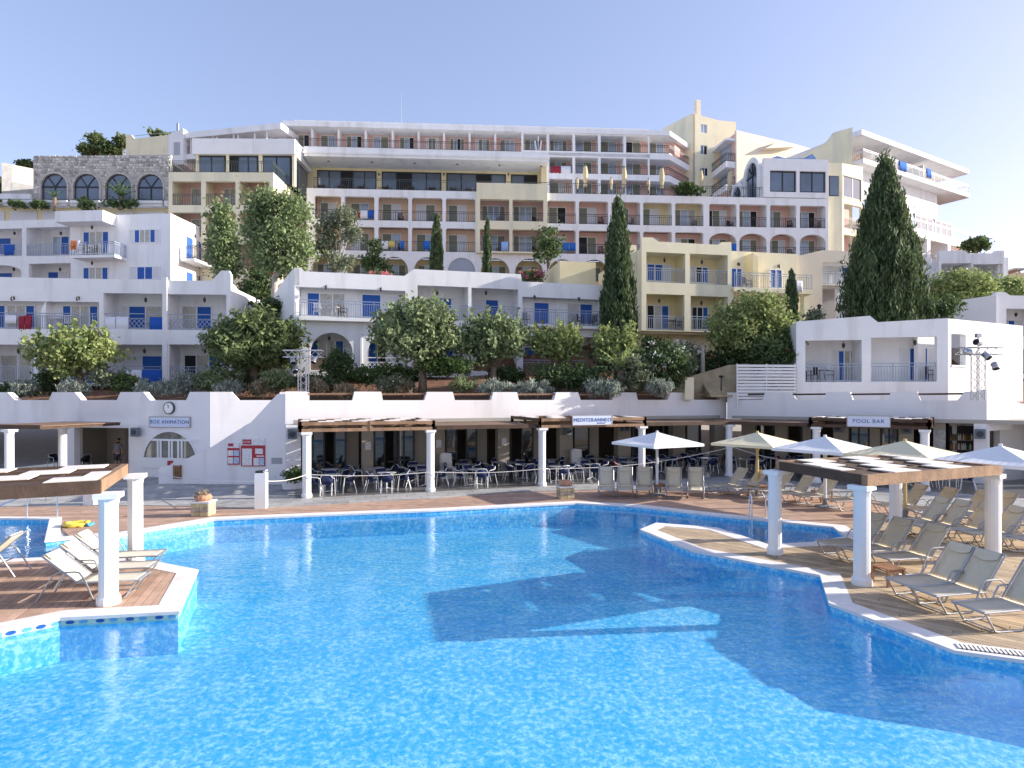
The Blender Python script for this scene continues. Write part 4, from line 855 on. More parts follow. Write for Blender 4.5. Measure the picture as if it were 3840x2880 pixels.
U = H4.u; zb = H4.z(3600, 1130)
rr = [(0, zb), (U(3765), zb), (U(3765), H4.z(3765, 940)), (U(3735), H4.z(3735, 940)), (U(3725), H4.z(3725, 950)), (U(3630), H4.z(3630, 950)), (U(3618), H4.z(3618, 940)), (0, H4.z(3522, 940))]
hs = [H4.rect(3530, 987, 3642, 1056, ref=3580), H4.rect(3650, 990, 3760, 1058, ref=3700)]
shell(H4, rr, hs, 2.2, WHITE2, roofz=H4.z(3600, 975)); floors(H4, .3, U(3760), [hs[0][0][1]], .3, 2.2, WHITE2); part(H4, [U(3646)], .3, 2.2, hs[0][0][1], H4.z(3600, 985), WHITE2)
H4.box('side_wing', -4.2, 0, 1.0, 1.3, zb, H4.z(3480, 958), WHITE2); H4.box('side_wing', U(3766), U(3800), .6, 4, zb, H4.z(3780, 960), WHITE2); D(H4, 3768, 3785, 1035, 1080, .59, 'b')
for x in (3546, 3658): lantern(H4, U(x), .7, H4.z(x, 986))
H4.box('far_house', U(3800), U(3900), 8, 12, zb, H4.z(3830, 1010, 8), WHITE2); H4.box('far_roof', U(3802, 7.5), U(3850, 7.5), 7.5, 10, H4.z(3820, 1011, 7.5), H4.z(3820, 1005, 7.5), MORTAR)
H5 = Bld('white_guest_house', 'white guest house at the right picture edge with a rounded parapet step and dark loggia', 'house', (3718 - CX) / F * 42, 42, 6)
U = H5.u; zb = H5.z(3780, 1420)
rr = [(0, zb), (U(4100), zb), (U(4100), H5.z(4100, 1112)), (U(3790), H5.z(3790, 1108)), (U(3768), H5.z(3768, 1095)), (U(3738), H5.z(3738, 1095)), (U(3730), H5.z(3730, 1106)), (0, H5.z(3718, 1108))]
hs = [H5.rect(3774, 1158, 3960, 1260, ref=3840), H5.rect(3830, 1310, 3960, 1400, ref=3840)]
shell(H5, rr, hs, 1.8, WHITE, roofz=H5.z(3800, 1130)); D(H5, 3776, 3830, 1200, 1262, 1.79, 'bw'); lantern(H5, U(3810, .8), .8, H5.z(3810, 1158))
o = H5.plate('garden_wall', [(0, H5.z(3560, 1300)), (9.5, H5.z(3560, 1300)), (9.5, H5.z(3449, 1155)), (0, H5.z(3718, 1108))], [], 0, .3, WHITE); o.rotation_euler = (0, 0, math.radians(146)); o.location = (.3, 0, 0)
# ------------------------------------------------------------------ the big hotel on the crest
HT = Bld('hotel', 'long terraced hotel across the crest with pink recessed balconies and white frames', 'hotel', (1300 - CX) / F * 58, 58, 3.63)
U = HT.u; ref = 1300
Za = lambda y: HT.z(1300, y)
lev = dict(top=Za(708), r1t=Za(736), r1b=Za(824), r2t=Za(849), r2b=Za(939), a_t=Za(960), base=Za(1075))
bx = [(1180, 1279), (1292, 1404), (1418, 1531), (1544, 1659), (1672, 1782), (1796, 1909), (1921, 2037), (2053, 2159), (2171, 2281), (2293, 2401), (2412, 2520), (2532, 2638), (2660, 2762), (2773, 2875), (2888, 2986), (3000, 3096)]
rs = MB(); holes = []
def rect_uz(a, b, z0, z1, chamf=.13):
    return [(a, z0), (b, z0), (b, z1 - chamf), (b - chamf, z1), (a + chamf, z1), (a, z1 - chamf)]
def arch_uz(a, b, z0, z1, h, n=10):
    r = (b - a) / 2; return [(a, z0), (b, z0)] + [((a + b) / 2 + r * math.cos(math.pi * i / n), z1 - h + h * math.sin(math.pi * i / n)) for i in range(n + 1)]
rows = []
for i, (a, b) in enumerate(bx):
    ua, ub = U(a), U(b)
    holes.append(rect_uz(ua, ub, lev['r1b'], lev['r1t'])); rows.append((ua, ub, lev['r1b'], lev['r1t'], 1, i))
    if i < 12: holes.append(rect_uz(ua, ub, lev['r2b'], lev['r2t']))
    else: holes.append(arch_uz(ua, ub, lev['r2b'], lev['r2t'], .8))
    rows.append((ua, ub, lev['r2b'], lev['r2t'], 2, i))
arx = [(1168, 1268), (1304, 1405), (1426, 1530), (1552, 1652), (1679, 1783), (1802, 1911), (1931, 2037), (2056, 2160), (2179, 2280), (2300, 2400)]
for i, (a, b) in enumerate(arx): ua, ub = U(a), U(b); holes.append(arch_uz(ua, ub, lev['base'] + .4, lev['a_t'], (ub - ua) / 2, 12)); rows.append((ua, ub, lev['base'] + .4, lev['a_t'], 3, i))
u0, u1 = U(1150), U(3106)
HT.plate('front_wall', [(u0, lev['base']), (u1, lev['base']), (u1, lev['top']), (u0, lev['top'])], holes, 0, .35, WHITE)
dep = 1.5
for (i0, i1), m in (((0, 5), ORANGE), ((5, 10), PINK), ((10, 12), YEL), ((12, 16), PINK)):
    HT.box('inner_wall', U(bx[i0][0]) - .2, U(bx[i1 - 1][1]) + .2, dep, dep + .25, lev['r1b'] - .2, lev['top'] - .2, m)
    HT.box('inner_wall', U(bx[i0][0]) - .2, U(bx[i1 - 1][1]) + .2, dep, dep + .25, lev['r2b'] - .3, lev['r1b'] - .41, m if i0 != 10 else PINK)
HT.box('inner_wall', u0, u1, dep, dep + .25, lev['base'], lev['r2b'] - .41, YEL)
for z in (lev['r1b'], lev['r2b']): HT.box('floor_slab', u0 + .1, u1 - .1, .35, dep, z - .22, z - .002, WHITE)
HT.box('floor_slab', u0 + .1, u1 - .1, .35, 14, lev['top'] - .22, lev['top'] - .02, WHITE); HT.box('floor_slab', u0 + .1, u1 - .1, .35, dep, lev['base'] + .2, lev['base'] + .4, WHITE)
for r_ in ('r1', 'r2'):
    for (a, b), (c, d) in zip(bx, bx[1:]): uu = (U(b) + U(c)) / 2; HT.box('partition', uu - .1, uu + .1, .35, dep, lev[r_ + 'b'], lev[r_ + 't'] + (.35 if r_ == 'r1' else .25), WHITE)
for (a, b), (c, d) in zip(arx, arx[1:]): uu = (U(b) + U(c)) / 2; HT.box('partition', uu - .1, uu + .1, .35, dep, lev['base'] + .4, lev['r2b'] - .25, YEL)
HT.box('side_wall', u1 - .3, u1 - .002, .35, 12, lev['base'], lev['top'], WHITE); HT.box('side_wall', u0 + .002, u0 + .3, .35, 12, lev['base'], lev['top'], WHITE)
sets1 = ['ow', 'oc', 'ow', 'wo', 'ow', 'occo', 'occo', 'ok', 'ow', 'wo', 'ow', 'ocg', 'kow', 'ock', 'co', 'ock']
sets2 = ['wo', 'wo', 'oc', 'oc', 'ow', 'oco', 'occo', 'ow', 'ko', 'co', 'ow', 'wok', 'oco', 'oco', 'oow', 'cco']
for ua, ub, z0, z1, r, i in rows:
    w = ub - ua; k = (sets1 if r == 1 else sets2 if r == 2 else ['oco'] * 10)[i]
    if r == 3 and i == 4: continue
    nn = len(k); f0 = .1 if i % 2 else .06; opening(HT, ua + w * f0, ua + w * (f0 + min(.8, .27 * nn + .1)), z0 + .02, z0 + 2.05, dep - .001, k)
    railing(HT, ua, ub, .12, z0, .98, RAILD, step=.2)
# glazed arch in the middle
ua, ub = U(arx[4][0]), U(arx[4][1]); A = arch_uz(ua, ub, lev['base'] + .4, lev['a_t'], (ub - ua) / 2, 12)
HTg = HT.plate('window', A, [], .1, .14, mat('grey_arch_glass', (.34, .36, .42), .12, spec=.6)); c_ = (ua + ub) / 2; zc = lev['a_t'] - 2.6
q = MB(); 
for t in (-.8, .8): q.bar((c_, .08, zc), (c_ + 2.2 * math.sin(t), .08, zc + 2.2 * math.cos(t)), .09)
q.build('glazing_bar', FRAMEW, HTg)
# yellow framed bay in the middle
ya, yb = U(1787), U(2050); zt_, zb_ = HT.z(1900, 694), HT.z(1900, 953)
hs = [rect_uz(U(1800), U(1909), lev['r1b'] + .02, lev['r1t'] - .15, .05), rect_uz(U(1921), U(2036), lev['r1b'] + .02, lev['r1t'] - .15, .05), rect_uz(U(1800), U(1909), lev['r2b'] + .02, lev['r2t'] - .15, .05), rect_uz(U(1921), U(2036), lev['r2b'] + .02, lev['r2t'] - .15, .05)]
HT.plate('bay_frame', [(ya, zb_), (yb, zb_), (yb, zt_), (ya, zt_)], hs, -.5, -.002, YEL2)
# terrace on top of the lower block with railing
tz = lev['top']; railing(HT, U(1175), U(2865), .15, tz - .05, 1.1, RAILG, step=.2)
# restaurant floor: window wall, yellow band, wide canopy
wd = 4.2; wt = HT.z(1500, 645, wd); cb = HT.z(1500, 624, wd)
HT.box('terrace_wall', U(1150, wd), U(2052, wd), wd, wd + .3, tz - .1, cb + .9, YEL)
for a, b, k in ((1190, 1412, 'ddkdd'), (1432, 1655, 'dkdd'), (1674, 1897, 'ddkd'), (1916, 2015, 'dk')):
    opening(HT, U(a, wd), U(b, wd), tz - .02, wt, wd - .001, k, 'window', DKFRAME, .12)
for x in (1422, 1665, 1906): lantern(HT, U(x, wd), wd - .002, HT.z(x, 650, wd), True)
cf = 1.2; z0_, z1_ = HT.z(1500, 593, cf), HT.z(1500, 557, cf)
HT.box('canopy', U(1140, cf), U(2058, cf), cf, 15, z0_, z1_, WHITE); HT.box('canopy_cornice', U(1140, cf) - .1, U(2058, cf) + .1, cf - .12, cf, z0_ + .25, z0_ + .45, WHITE)
HT.box('pillar', U(2030, 2.5), U(2050, 2.5), 2.5, 4.2, tz - .1, z0_, YEL)
for i in range(6): uu = U(1230, 2.2) + i * 4.2; MB().lathe([(.12, 0), (.12, .03)], 10, (uu, 2.4), z0_ - .032).build('downlight', DKFRAME, HT.e)
# top floor block
HU = Bld('hotel_upper_floor', 'set back upper floors of the hotel with a long flat white roof and pink balconies', 'hotel', (1065 - CX) / F * 71, 71, 3.4)
U = HU.u; zr1, zr0 = HU.z(1065, 455), HU.z(1065, 473)
ue = U(2500)
zf = HU.z(1200, 551); zhd = HU.z(1200, 498)
HU.box('roof', U(1062), ue, -.2, 12, zr0, zr1, WHITE); HU.box('roof_upstand', U(1100), ue - 2, .2, 1, zr1, zr1 + .3, WHITE)
HU.box('rear_wall', U(1075), ue, 1.9, 2.2, zf - 9.5, zr0, PINK)
HU.box('floor_slab', U(1075), ue, 0, 1.9, zf - .35, zf, WHITE)
pxs = [1166, 1266, 1368, 1470, 1568, 1664, 1761, 1858]
for x in pxs: HU.box('partition', U(x) - .12, U(x) + .12, .5, 1.9, zf, zf + 2.3, WHITE)
kk = ['ok', 'oc', 'ock', 'co', 'ock', 'woow', 'ocko', 'woco', 'occ']
xe = [1080] + pxs + [1955]
for i in range(9): a, b = U(xe[i]) + .35, U(xe[i + 1]) - .35; opening(HU, a + .3, b - .3, zf + .02, zf + 2.15, 1.89, kk[i])
railing(HU, U(1075), U(1955), .1, zf, 1.0, RAILD, step=.22)
bays = [(1963, 2050), (2060, 2147), (2157, 2243), (2253, 2338), (2348, 2430), (2440, 2520)]
st = zf - HU.z(2100, 649) ; zrow = [zf, HU.z(2100, 649), HU.z(2100, 727)]
ZX = [HU.z(2100, y) for y in (566, 649, 728)]; ZT = [zr0 - .12] + [HU.z(2100, y) for y in (588, 670)]
hs = []
for r in range(3):
    for i, (a, b) in enumerate(bays[:5]):
        if r > 0 and i == 0: continue
        hs.append(rect_uz(U(a), U(b), ZX[r], ZT[r], .02))
HU.plate('front_wall', [(U(2050) if 0 else U(1955), ZX[2] - .6), (U(2436), ZX[2] - .6), (U(2436), zr0 - .001), (U(1955), zr0 - .001)], hs, .0, .3, WHITE)
for r in range(3):
    HU.box('floor_slab', U(1958), U(2436), .3, 1.9, ZX[r] - .3, ZX[r] - .002, WHITE)
    for x in (2055, 2152, 2248, 2343): HU.box('partition', U(x) - .1, U(x) + .1, .3, 1.9, ZX[r], ZT[r] + .2, WHITE)
    for i, (a, b) in enumerate(bays):
        if r > 0 and i == 0: continue
        w = U(b) - U(a); opening(HU, U(a) + w * .1, U(a) + w * .85, ZX[r] + .02, ZX[r] + 2.05, 1.89, (['oco', 'occo', 'co', 'oc', 'ko', 'oc'], ['oco', 'oco', 'co', 'oc', 'co', 'oc'], ['oco', 'ow', 'co', 'oc', 'co', 'oc'])[r][i])
        if i < 5: railing(HU, U(a), U(b), .1, ZX[r], 1.0, RAILD, step=.22)
    # curved right end: slab that turns back
    ua, ub = U(2436), U(2510); uc_, dc = U(2605, 4.5), 4.5
    pl = [(ua, -.05), (ub, -.05), (uc_, dc), (uc_, 6), (ua, 6)]
    MB().prism(pl, ZX[r] - .75, ZX[r]).build('balcony', WHITE, HU.e)
    q = MB(); pts = [(ua, .1), (ub, .1), (uc_ - .1, dc)]
    for a, b in zip(pts, pts[1:]):
        for zz in (1.0, .8, .1): q.bar((*a, ZX[r] + zz), (*b, ZX[r] + zz), .05)
        n = int(math.dist(a, b) / .25)
        for i in range(n + 1): t = i / n; q.bar((a[0] + (b[0] - a[0]) * t, a[1] + (b[1] - a[1]) * t, ZX[r]), (a[0] + (b[0] - a[0]) * t, a[1] + (b[1] - a[1]) * t, ZX[r] + 1), .03)
    q.build('railing', RAILD, HU.e)
MB().prism([(U(2500) - .1, 1.9), (U(2530, 1.9), 1.9), (U(2604, 6), 6.2), (U(2590, 6.6), 6.6), (U(2500) - .1, 4)], ZX[2] - .5, zr0 - .01).build('rear_wall', PINK, HU.e)
MB().prism([(ue - .002, -.2), (U(2510), -.2), (U(2606, 4.5), 4.6), (U(2606, 4.5), 9), (ue - .002, 9)], zr0 + .002, zr1).build('roof', WHITE, HU.e)
# angled left end of the top floor with thin posts
HA = Bld('hotel_angled_wing', 'angled top left wing of the hotel with a thin white roof on slim posts', 'hotel', (1047 - CX) / F * 70, 70, -12)
U = HA.u; zr = HA.z(1047, 470); zd = HA.z(960, 560)
HA.box('roof', U(686), .6, -.6, 8, zr - .7, zr, WHITE); HA.box('rear_wall', U(700), .6, 2.4, 2.7, zd - 4, zr - .7, PINK); HA.box('floor_slab', U(690), .6, -.4, 2.4, zd - .6, zd, WHITE)
for x in (702, 722, 738, 803, 819, 882, 898, 960, 1005): HA.box('post', U(x) - .07, U(x) + .07, -.3, -.16, zd, zr - .7, FRAMEW)
for a, b, k in ((900, 960, 'gg'), (970, 1030, 'kg')): r_ = U(a, 2.4), U(b, 2.4); opening(HA, r_[0], r_[1], zd, zd + 2.1, 2.39, k)
railing(HA, U(690), U(1040), -.1, zd, 1.0, RAILD, step=.25)
# yellow block and stone building at upper left
HB = Bld('yellow_service_block', 'plain yellow rooftop block with white end wall above the stone building', 'building', (472 - CX) / F * 72, 72, -3)
U = HB.u; zb = HB.z(500, 620)
HB.plate('front_wall', [(0, zb), (U(632), zb), (U(632), HB.z(632, 506)), (U(504), HB.z(504, 520)), (U(492), HB.z(492, 505)), (0, HB.z(472, 506))], [], 0, .3, YEL2)
HB.plate('end_wall', [(U(632), zb), (U(688), zb), (U(688), HB.z(688, 482)), (U(632), HB.z(632, 506))], [], -.05, 4, WHITE)
HB.plate('louvre', HB.rect(653, 534, 676, 582), [], -.08, -.051, mat('grey_louvre', (.45, .46, .5), .6, wave=('Z', 6, 0)))
q = MB(); q.bar((U(500), .3, HB.z(500, 505)), (U(660), .3, HB.z(660, 489)), .05); q.bar((U(661), .3, HB.z(661, 500)), (U(661), .3, HB.z(661, 458)), .2); q.build('railing', RAILB, HB.e)
ST = Bld('stone_building', 'grey rubble stone building with four arched windows above planters at upper left', 'building', (125 - CX) / F * 56, 56, 1.0)
U = ST.u; zt = ST.z(350, 583); zb = ST.z(350, 750)
archs = [ST.arch(x - 49, 652, x + 49, 749, ref=350) for x in (204, 325, 445, 564)]
ST.plate('front_wall', [(0, zb), (U(640), zb), (U(640), ST.z(640, 580)), (0, ST.z(125, 586))], archs, 0, .4, MORTAR)
sv = MB(); rs_ = random.Random(3)
def inside(u, z, A, m=.12):
    c = (A[0][0] + A[1][0]) / 2; r = (A[1][0] - A[0][0]) / 2 + m; zs = max(p[1] for p in A) - (A[1][0] - A[0][0]) / 2
    return abs(u - c) < r and (z < zs or (u - c) ** 2 + (z - zs) ** 2 < r * r)
z = zb + .12
while z < zt - .12:
    u = .1; h = rs_.uniform(.16, .28)
    while u < U(636):
        w = rs_.uniform(.16, .40)
        if not any(inside(u + w * k, z + dz_, A, .14) for A in archs for k in (0, .5, 1) for dz_ in (-.1, .1)):
            j = lambda s: rs_.uniform(-s, s); x0, x1, y0, y1 = u + .02, u + w - .02, z - h / 2 + .02, z + h / 2 - .02; pr = -rs_.uniform(.03, .09)
            a = [(x0 + j(.05), -.0, y0 + j(.05)), (x1 + j(.05), -.0, y0 + j(.05)), (x1 + j(.05), -.0, y1 + j(.05)), (x0 + j(.05), -.0, y1 + j(.05))]
            b = [(p[0] + ((x0 + x1) / 2 - p[0]) * .22, pr, p[2] + (z - p[2]) * .22) for p in a]
            sv.add(a + b, [(4, 5, 6, 7), (0, 1, 5, 4), (1, 2, 6, 5), (2, 3, 7, 6), (3, 0, 4, 7)])
        u += w
    z += h
sv.build('stone', STONEB, ST.e, kind='stuff')
for A in archs:
    c = (A[0][0] + A[1][0]) / 2; r = (A[1][0] - A[0][0]) / 2; zs = max(p[1] for p in A) - r
    tr = [(c + (p[0] - c) * 1.12, zs + (p[1] - zs) * 1.12 if p[1] > zs else p[1]) for p in A]; ST.plate('arch_trim', tr, [A], -.1, .05, mat('pale_arch_stone', (.48, .45, .41), .9, var=.2, vscale=5))
    w = ST.plate('window', A, [[(c + (p[0] - c) * .94, zs + (p[1] - zs) * .94 if p[1] > zs else max(p[1], zb + .1)) for p in A]], .12, .2, DKFRAME)
    ST.plate('pane', [(c + (p[0] - c) * .97, p[1]) for p in A], [], .15, .17, GLASS, w)
    q = MB().bar((c, .12, zb), (c, .12, zs), .08); q.bar((c - r, .12, zs), (c + r, .12, zs), .1)
    for t in (-.62, .62): q.bar((c, .12, zs), (c + r * math.sin(t), .12, zs + r * math.cos(t)), .07)
    q.build('glazing_bar', DKFRAME, w)
ST.box('roof', .1, U(640), .4, 8, zt - .6, zt - .4, MORTAR); ST.box('side_wall', .002, .4, .4, 8, zb, ST.z(125, 586) - .01, MORTAR)
for i, (a, b) in enumerate(((14, 20), (20, 132), (142, 252), (264, 372), (384, 495), (503, 611), (618, 632))):
    ST.box('planter', U(a, -.8), U(b, -.8), -.9, -.2, ST.z(350, 772, -.8), ST.z(350, 752, -.8), WHITE2)
ST.box('ledge', U(-110), U(634), -1.0, .4, ST.z(350, 777), ST.z(350, 773), MORTAR); ST.box('base_wall', U(-110), U(634), .1, .5, ST.z(350, 850), ST.z(350, 777), YEL)
for a, b in ((-60, 16), (36, 138), (158, 258), (436, 500), (514, 620)): ST.plate('white_panel', ST.rect(a, 793, b, 850, 0, 350), [], .0, .098, SHUTW)
ST.box('balustrade', U(-110), U(128), -.5, -.3, ST.z(50, 752), ST.z(50, 733), WHITE2)
PW = Bld('garden_wall', 'sunlit pale wall with a stone end pier at the far left skyline', 'wall', (44 - CX) / F * 60, 60, 35)
PW.plate('wall_panel', [(0, PW.z(44, 760)), (6, PW.z(44, 760)), (6, PW.z(125, 638)), (0, PW.z(44, 617))], [], 0, .4, CREAM); PW.plate('stone_base', [(-.02, PW.z(44, 760)), (6, PW.z(44, 760)), (6, PW.z(125, 706)), (-.02, PW.z(44, 682))], [], -.12, -.002, MORTAR)
PW.box('pier', -.75, -.022, -.1, .5, PW.z(36, 760), PW.z(36, 615), MORTAR)
# yellow left tower with glass box
YT = Bld('yellow_hotel_tower', 'yellow stepped hotel wing at left with terrace, glass pavilion and balconies', 'hotel', (1025 - CX) / F * 54, 54, 0.5)
U = YT.u; zt = YT.z(800, 646); zb = YT.z(800, 1100)
us = [(646, 754), (771, 883), (898, 1010)]; hs = []
R1 = (YT.z(800, 769), YT.z(800, 680)); R2 = (YT.z(800, 888), YT.z(800, 797)); R3 = (YT.z(800, 1005), YT.z(800, 915))
for a, b in us:
    for z0, z1 in (R1, R2, R3): hs.append([(U(a), z0), (U(b), z0), (U(b), z1), (U(a), z1)])
YT.plate('front_wall', [(U(632), zb), (0, zb), (0, zt), (U(632), zt)], hs, 0, .3, YEL2)
YT.box('inner_wall', U(634), -.31, 1.8, 2.0, zb, zt - .3, PINK); YT.box('terrace', U(632), -.31, .3, 6.5, zt - .3, zt - .05, YEL2)
YT.box('side_wall', -.3, 0, .3, 9, zb, zt, YEL2); YT.box('side_wall', U(632), U(632) + .3, .3, 8, zb, zt, YEL2)
for z0, z1 in (R1, R2, R3):
    YT.box('floor_slab', U(634), -.31, .3, 1.8, z0 - .2, z0 - .002, YEL2)
    for x in (762, 890): YT.box('partition', U(x) - .1, U(x) + .1, .3, 1.8, z0, z1 + .2, YEL2)
    for i, (a, b) in enumerate(us): w = U(b) - U(a); opening(YT, U(a) + w * .3, U(a) + w * .95, z0 + .02, z0 + 2.05, 1.79, ['gk', 'ggg', 'oc'][i]); railing(YT, U(a), U(b), .1, z0, 1.0, RAILG, step=.2)
railing(YT, U(634), -.1, .12, zt - .02, 1.05, RAILG, step=.2)
q = MB()
for zz in (1.03, .85, .1): q.bar((-.12, .12, zt + zz), (-.12, 4.8, zt + zz), .05)
for i in range(24): q.bar((-.12, .12 + .2 * i, zt), (-.12, .12 + .2 * i, zt + 1.03), .03)
q.build('railing', RAILG, YT.e)
pd = 3.2; pz0, pz1 = YT.z(900, 575, pd), YT.z(900, 521, pd); ul, ur = YT.u(722, pd), YT.u(1107, pd)
YT.box('pavilion_roof', ul, ur, pd - .1, 12, pz0 - .1, pz1, WHITE)
for a, b in ((732, 742), (846, 856), (968, 982), (1094, 1104)): YT.box('pillar', YT.u(a, pd), YT.u(b, pd), pd + .1, pd + .5, zt - .05, pz0 - .1, YEL2)
for a, b, k in ((742, 846, 'dd'), (858, 968, 'kdd'), (984, 1092, 'dd')): opening(YT, YT.u(a, pd + .3), YT.u(b, pd + .3), zt, pz0 - .15, pd + .3, k, 'window', DKFRAME, .12)
p = MB().box(ur - .45, ur - .38, pd + .6, 11.5, zt, pz0 - .1).build('window', DKFRAME, YT.e)
for k in range(4): MB().box(ur - .38, ur - .36, pd + .7 + 2.0 * k, pd + 2.6 + 2.0 * k, zt + .1, pz0 - .2).build('pane', GLASS, p)
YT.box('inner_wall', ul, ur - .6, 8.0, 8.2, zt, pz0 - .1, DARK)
# glass block at the right end of the lower hotel, yellow link
GB = Bld('glass_corner_block', 'white block with two wide dark windows and arched gables beside the terrace parasols', 'hotel', (2862 - CX) / F * 60.6, 60.6, 3.63)
U = GB.u; zt = GB.z(2980, 597); zb = GB.z(2980, 742)
hs = [GB.rect(2886, 641, 2985, 721, ref=2940), GB.rect(2997, 644, 3095, 723, ref=3040)]
GB.plate('front_wall', [(0, zb), (U(3104), zb), (U(3104), zt), (0, zt)], hs, -.1, .3, WHITE)
for h in hs: opening(GB, h[0][0], h[1][0], h[0][1], h[2][1], .12, 'dd', 'window', DKFRAME, .14)
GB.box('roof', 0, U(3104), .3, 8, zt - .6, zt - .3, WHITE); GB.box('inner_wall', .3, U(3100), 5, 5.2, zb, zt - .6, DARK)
q = MB()
for a in (2920, 2990, 3060): q.lathe([(.1, 0), (.9, .25), (1.3, .5)], 9, (U(a), 2), zt - .3)
q = MB().slab([(U(2890), zt - .3), (U(3080), zt - .3), (U(3076), zt + .5), (U(3062), zt + .9), (U(3030), zt + .45), (U(2960), zt + .4), (U(2930), zt + .6), (U(2900), zt + .3)], [], .8, 2.5); q.build('tarpaulin', mat('blue_tarpaulin', (.16, .27, .52), .6, var=.3, vscale=2), GB.e)
# gabled arch windows facing left
for (d0, d1, ztop, zz) in ((.4, 4.0, 545, 640), (4.0, 7.4, 602, 690)):
    dm = (d0 + d1) / 2; r = (d1 - d0) / 2; zt_ = GB.z(2862, {545: 562, 602: 612}[ztop], 0); A = [(d0 + .0, zb), (d1, zb)] + [(dm + r * math.cos(math.pi * i / 10), zt_ - r + r * math.sin(math.pi * i / 10)) for i in range(11)]
    I = [(dm + (p[0] - dm) * .72, zb + .3 if p[1] <= zb + .01 else zt_ - r + (p[1] - zt_ + r) * .72) for p in A]
    o = MB().slab(A, [I], -.25, .05, lambda u, z, d: (d, u, z)).build('gable_wall', WHITE, GB.e); o.location = (0, 0, 0)
    w = MB().slab(I, [], -.02, .02, lambda u, z, d: (d, u, z)).build('window', GLASS, GB.e); q = MB(); zc = zt_ - r
    for t in (-.7, 0, .7): q.bar((-.06, dm, zc), (-.06, dm + r * .72 * math.sin(t), zc + r * .72 * math.cos(t)), .09)
    q.bar((-.06, dm - r * .72, zc), (-.06, dm + r * .72, zc), .1); q.bar((-.06, dm, zb + .3), (-.06, dm, zc), .09); q.build('glazing_bar', DKFRAME, w)
YL = Bld('yellow_link_block', 'plain yellow link between the hotel front and its right wing with corner windows', 'hotel', (3105 - CX) / F * 62, 62, 4)
U = YL.u; zb = YL.z(3140, 1000)
YL.plate('front_wall', [(0, zb), (U(3158), zb), (U(3158), YL.z(3158, 612)), (0, YL.z(3105, 610))], [YL.rect(3108, 659, 3148, 736, ref=3130)], 0, .3, YEL2)
D(YL, 3108, 3148, 659, 736, .15, 'd', name='window', fr=DKFRAME)
YS = Bld(None, None, None, *YL.world(U(3158), 0, 0)[:2], 28); YS.e = thing('yellow_corner_bay', 'yellow angled bay with tall windows left of the huge cypress', 'hotel', (*YS.o, 0), YS.a)
YS.plate('front_wall', [(0, zb), (YS.u(3236), zb), (YS.u(3236), YS.z(3236, 626)), (0, YS.z(3158, 612))], [YS.rect(3160, 664, 3230, 747, ref=3190), YS.rect(3165, 770, 3232, 862, ref=3200), YS.rect(3165, 885, 3232, 960, ref=3200)], 0, .3, YEL2)
D(YS, 3160, 3230, 664, 747, .12, 'dd', name='window', fr=DKFRAME); YS.box('inner_wall', 0, YS.u(3236), 1.5, 1.7, zb, YS.z(3200, 765), PINK)
railing(YS, YS.u(3165), YS.u(3232), .1, YS.z(3200, 862), 1.2, RAILD); YS.box('floor_slab', 0, YS.u(3236), .3, 1.5, YS.z(3200, 870), YS.z(3200, 862), WHITE)
# right wing seen obliquely
RW = Bld('hotel_right_wing', 'right hotel wing seen at an angle with overhanging roof and long balcony', 'hotel', (3190 - CX) / F * 66, 66, 30)
U = RW.u; zt = RW.z(3190, 490); zr = RW.z(3190, 512); zb = RW.z(3190, 960)
zf = RW.z(3236, 621); ue = U(3560)
RW.box('rear_wall', 0, ue, 2.2, 2.5, zf, zr + .3, ORANGE); RW.box('roof', 0, ue + 2.2, -1.2, 8, zr - .2, zr + .35, WHITE); RW.box('parapet', .1, ue, 1.5, 2.0, zr + .35, zt, WHITE)
RW.box('balcony', .3, ue + 2.4, -1.2, 2.2, zf - .45, zf, WHITE); railing(RW, .4, ue + 2.3, -1.1, zf, 1.1, RAILB, step=.2, ends=3.2)
RW.box('front_wall', .3, ue - 2.5, .2, .5, zf - 3.6, zf - .45, WHITE)
for a, k in ((.6, 'wd'), (8.5, 'cb'), (15, 'cb'), (ue - 3, 'c')): opening(RW, a, a + 2.4, zf + .05, zf + 2.2, 2.19, k)
for a in (6.5, 13.5): RW.plate('privacy_wall', [(a, zf), (a + .15, zf), (a + .15, zf + 2.0), (a, zf + 2.0)], [], -.6, 2.2, WHITE2)
z2 = zf - 6.4
for i in range(4): opening(RW, 4 + i * 4.6, 8 + i * 4.6, z2 + .1, zf - 3.65, .21, 'ddd', 'window', DKFRAME, .12)
q = MB()
for i in range(26): uu = 5 + i * .62; q.add([(uu, .18, zf - 2.3 + .12 * (i % 2)), (uu + .22, .18, zf - 2.3 + .12 * (i % 2)), (uu + .11, .18, zf - 1.85 - .35 * (i % 2))], [(0, 1, 2)])
q.build('wall_ornament', mat('grey_ornament', (.35, .36, .4), .8), RW.e)
RW.box('terrace', .3, ue + 2.6, -2.0, .2, z2 - .4, z2, WHITE); railing(RW, .5, ue + 2.5, -1.9, z2, 1.1, RAILB, step=.3)
hs = [[(u_, z2 - 3.6), (u_ + 3.9, z2 - 3.6), (u_ + 3.9, z2 - .9), (u_, z2 - .9)] for u_ in [3.0 + 4.6 * i for i in range(5)] if u_ + 4 < ue + 2.6]
RW.plate('front_wall', [(.3, zb - 4), (ue + 2.6, zb - 4), (ue + 2.6, z2 - .4), (.3, z2 - .4)], hs + [[(p[0] - 0, p[1] - 3.6) for p in h] for h in hs[:0]], -2.0, -1.7, WHITE)
RW.box('inner_wall', .3, ue + 2.5, .3, .5, zb - 4, z2 - .4, PINK); RW.box('floor_slab', .3, ue + 2.5, -1.7, .3, z2 - 3.8, z2 - 3.6, WHITE)
for h in hs: railing(RW, h[0][0], h[1][0], -1.9, h[0][1], 1.0, RAILB, step=.25)
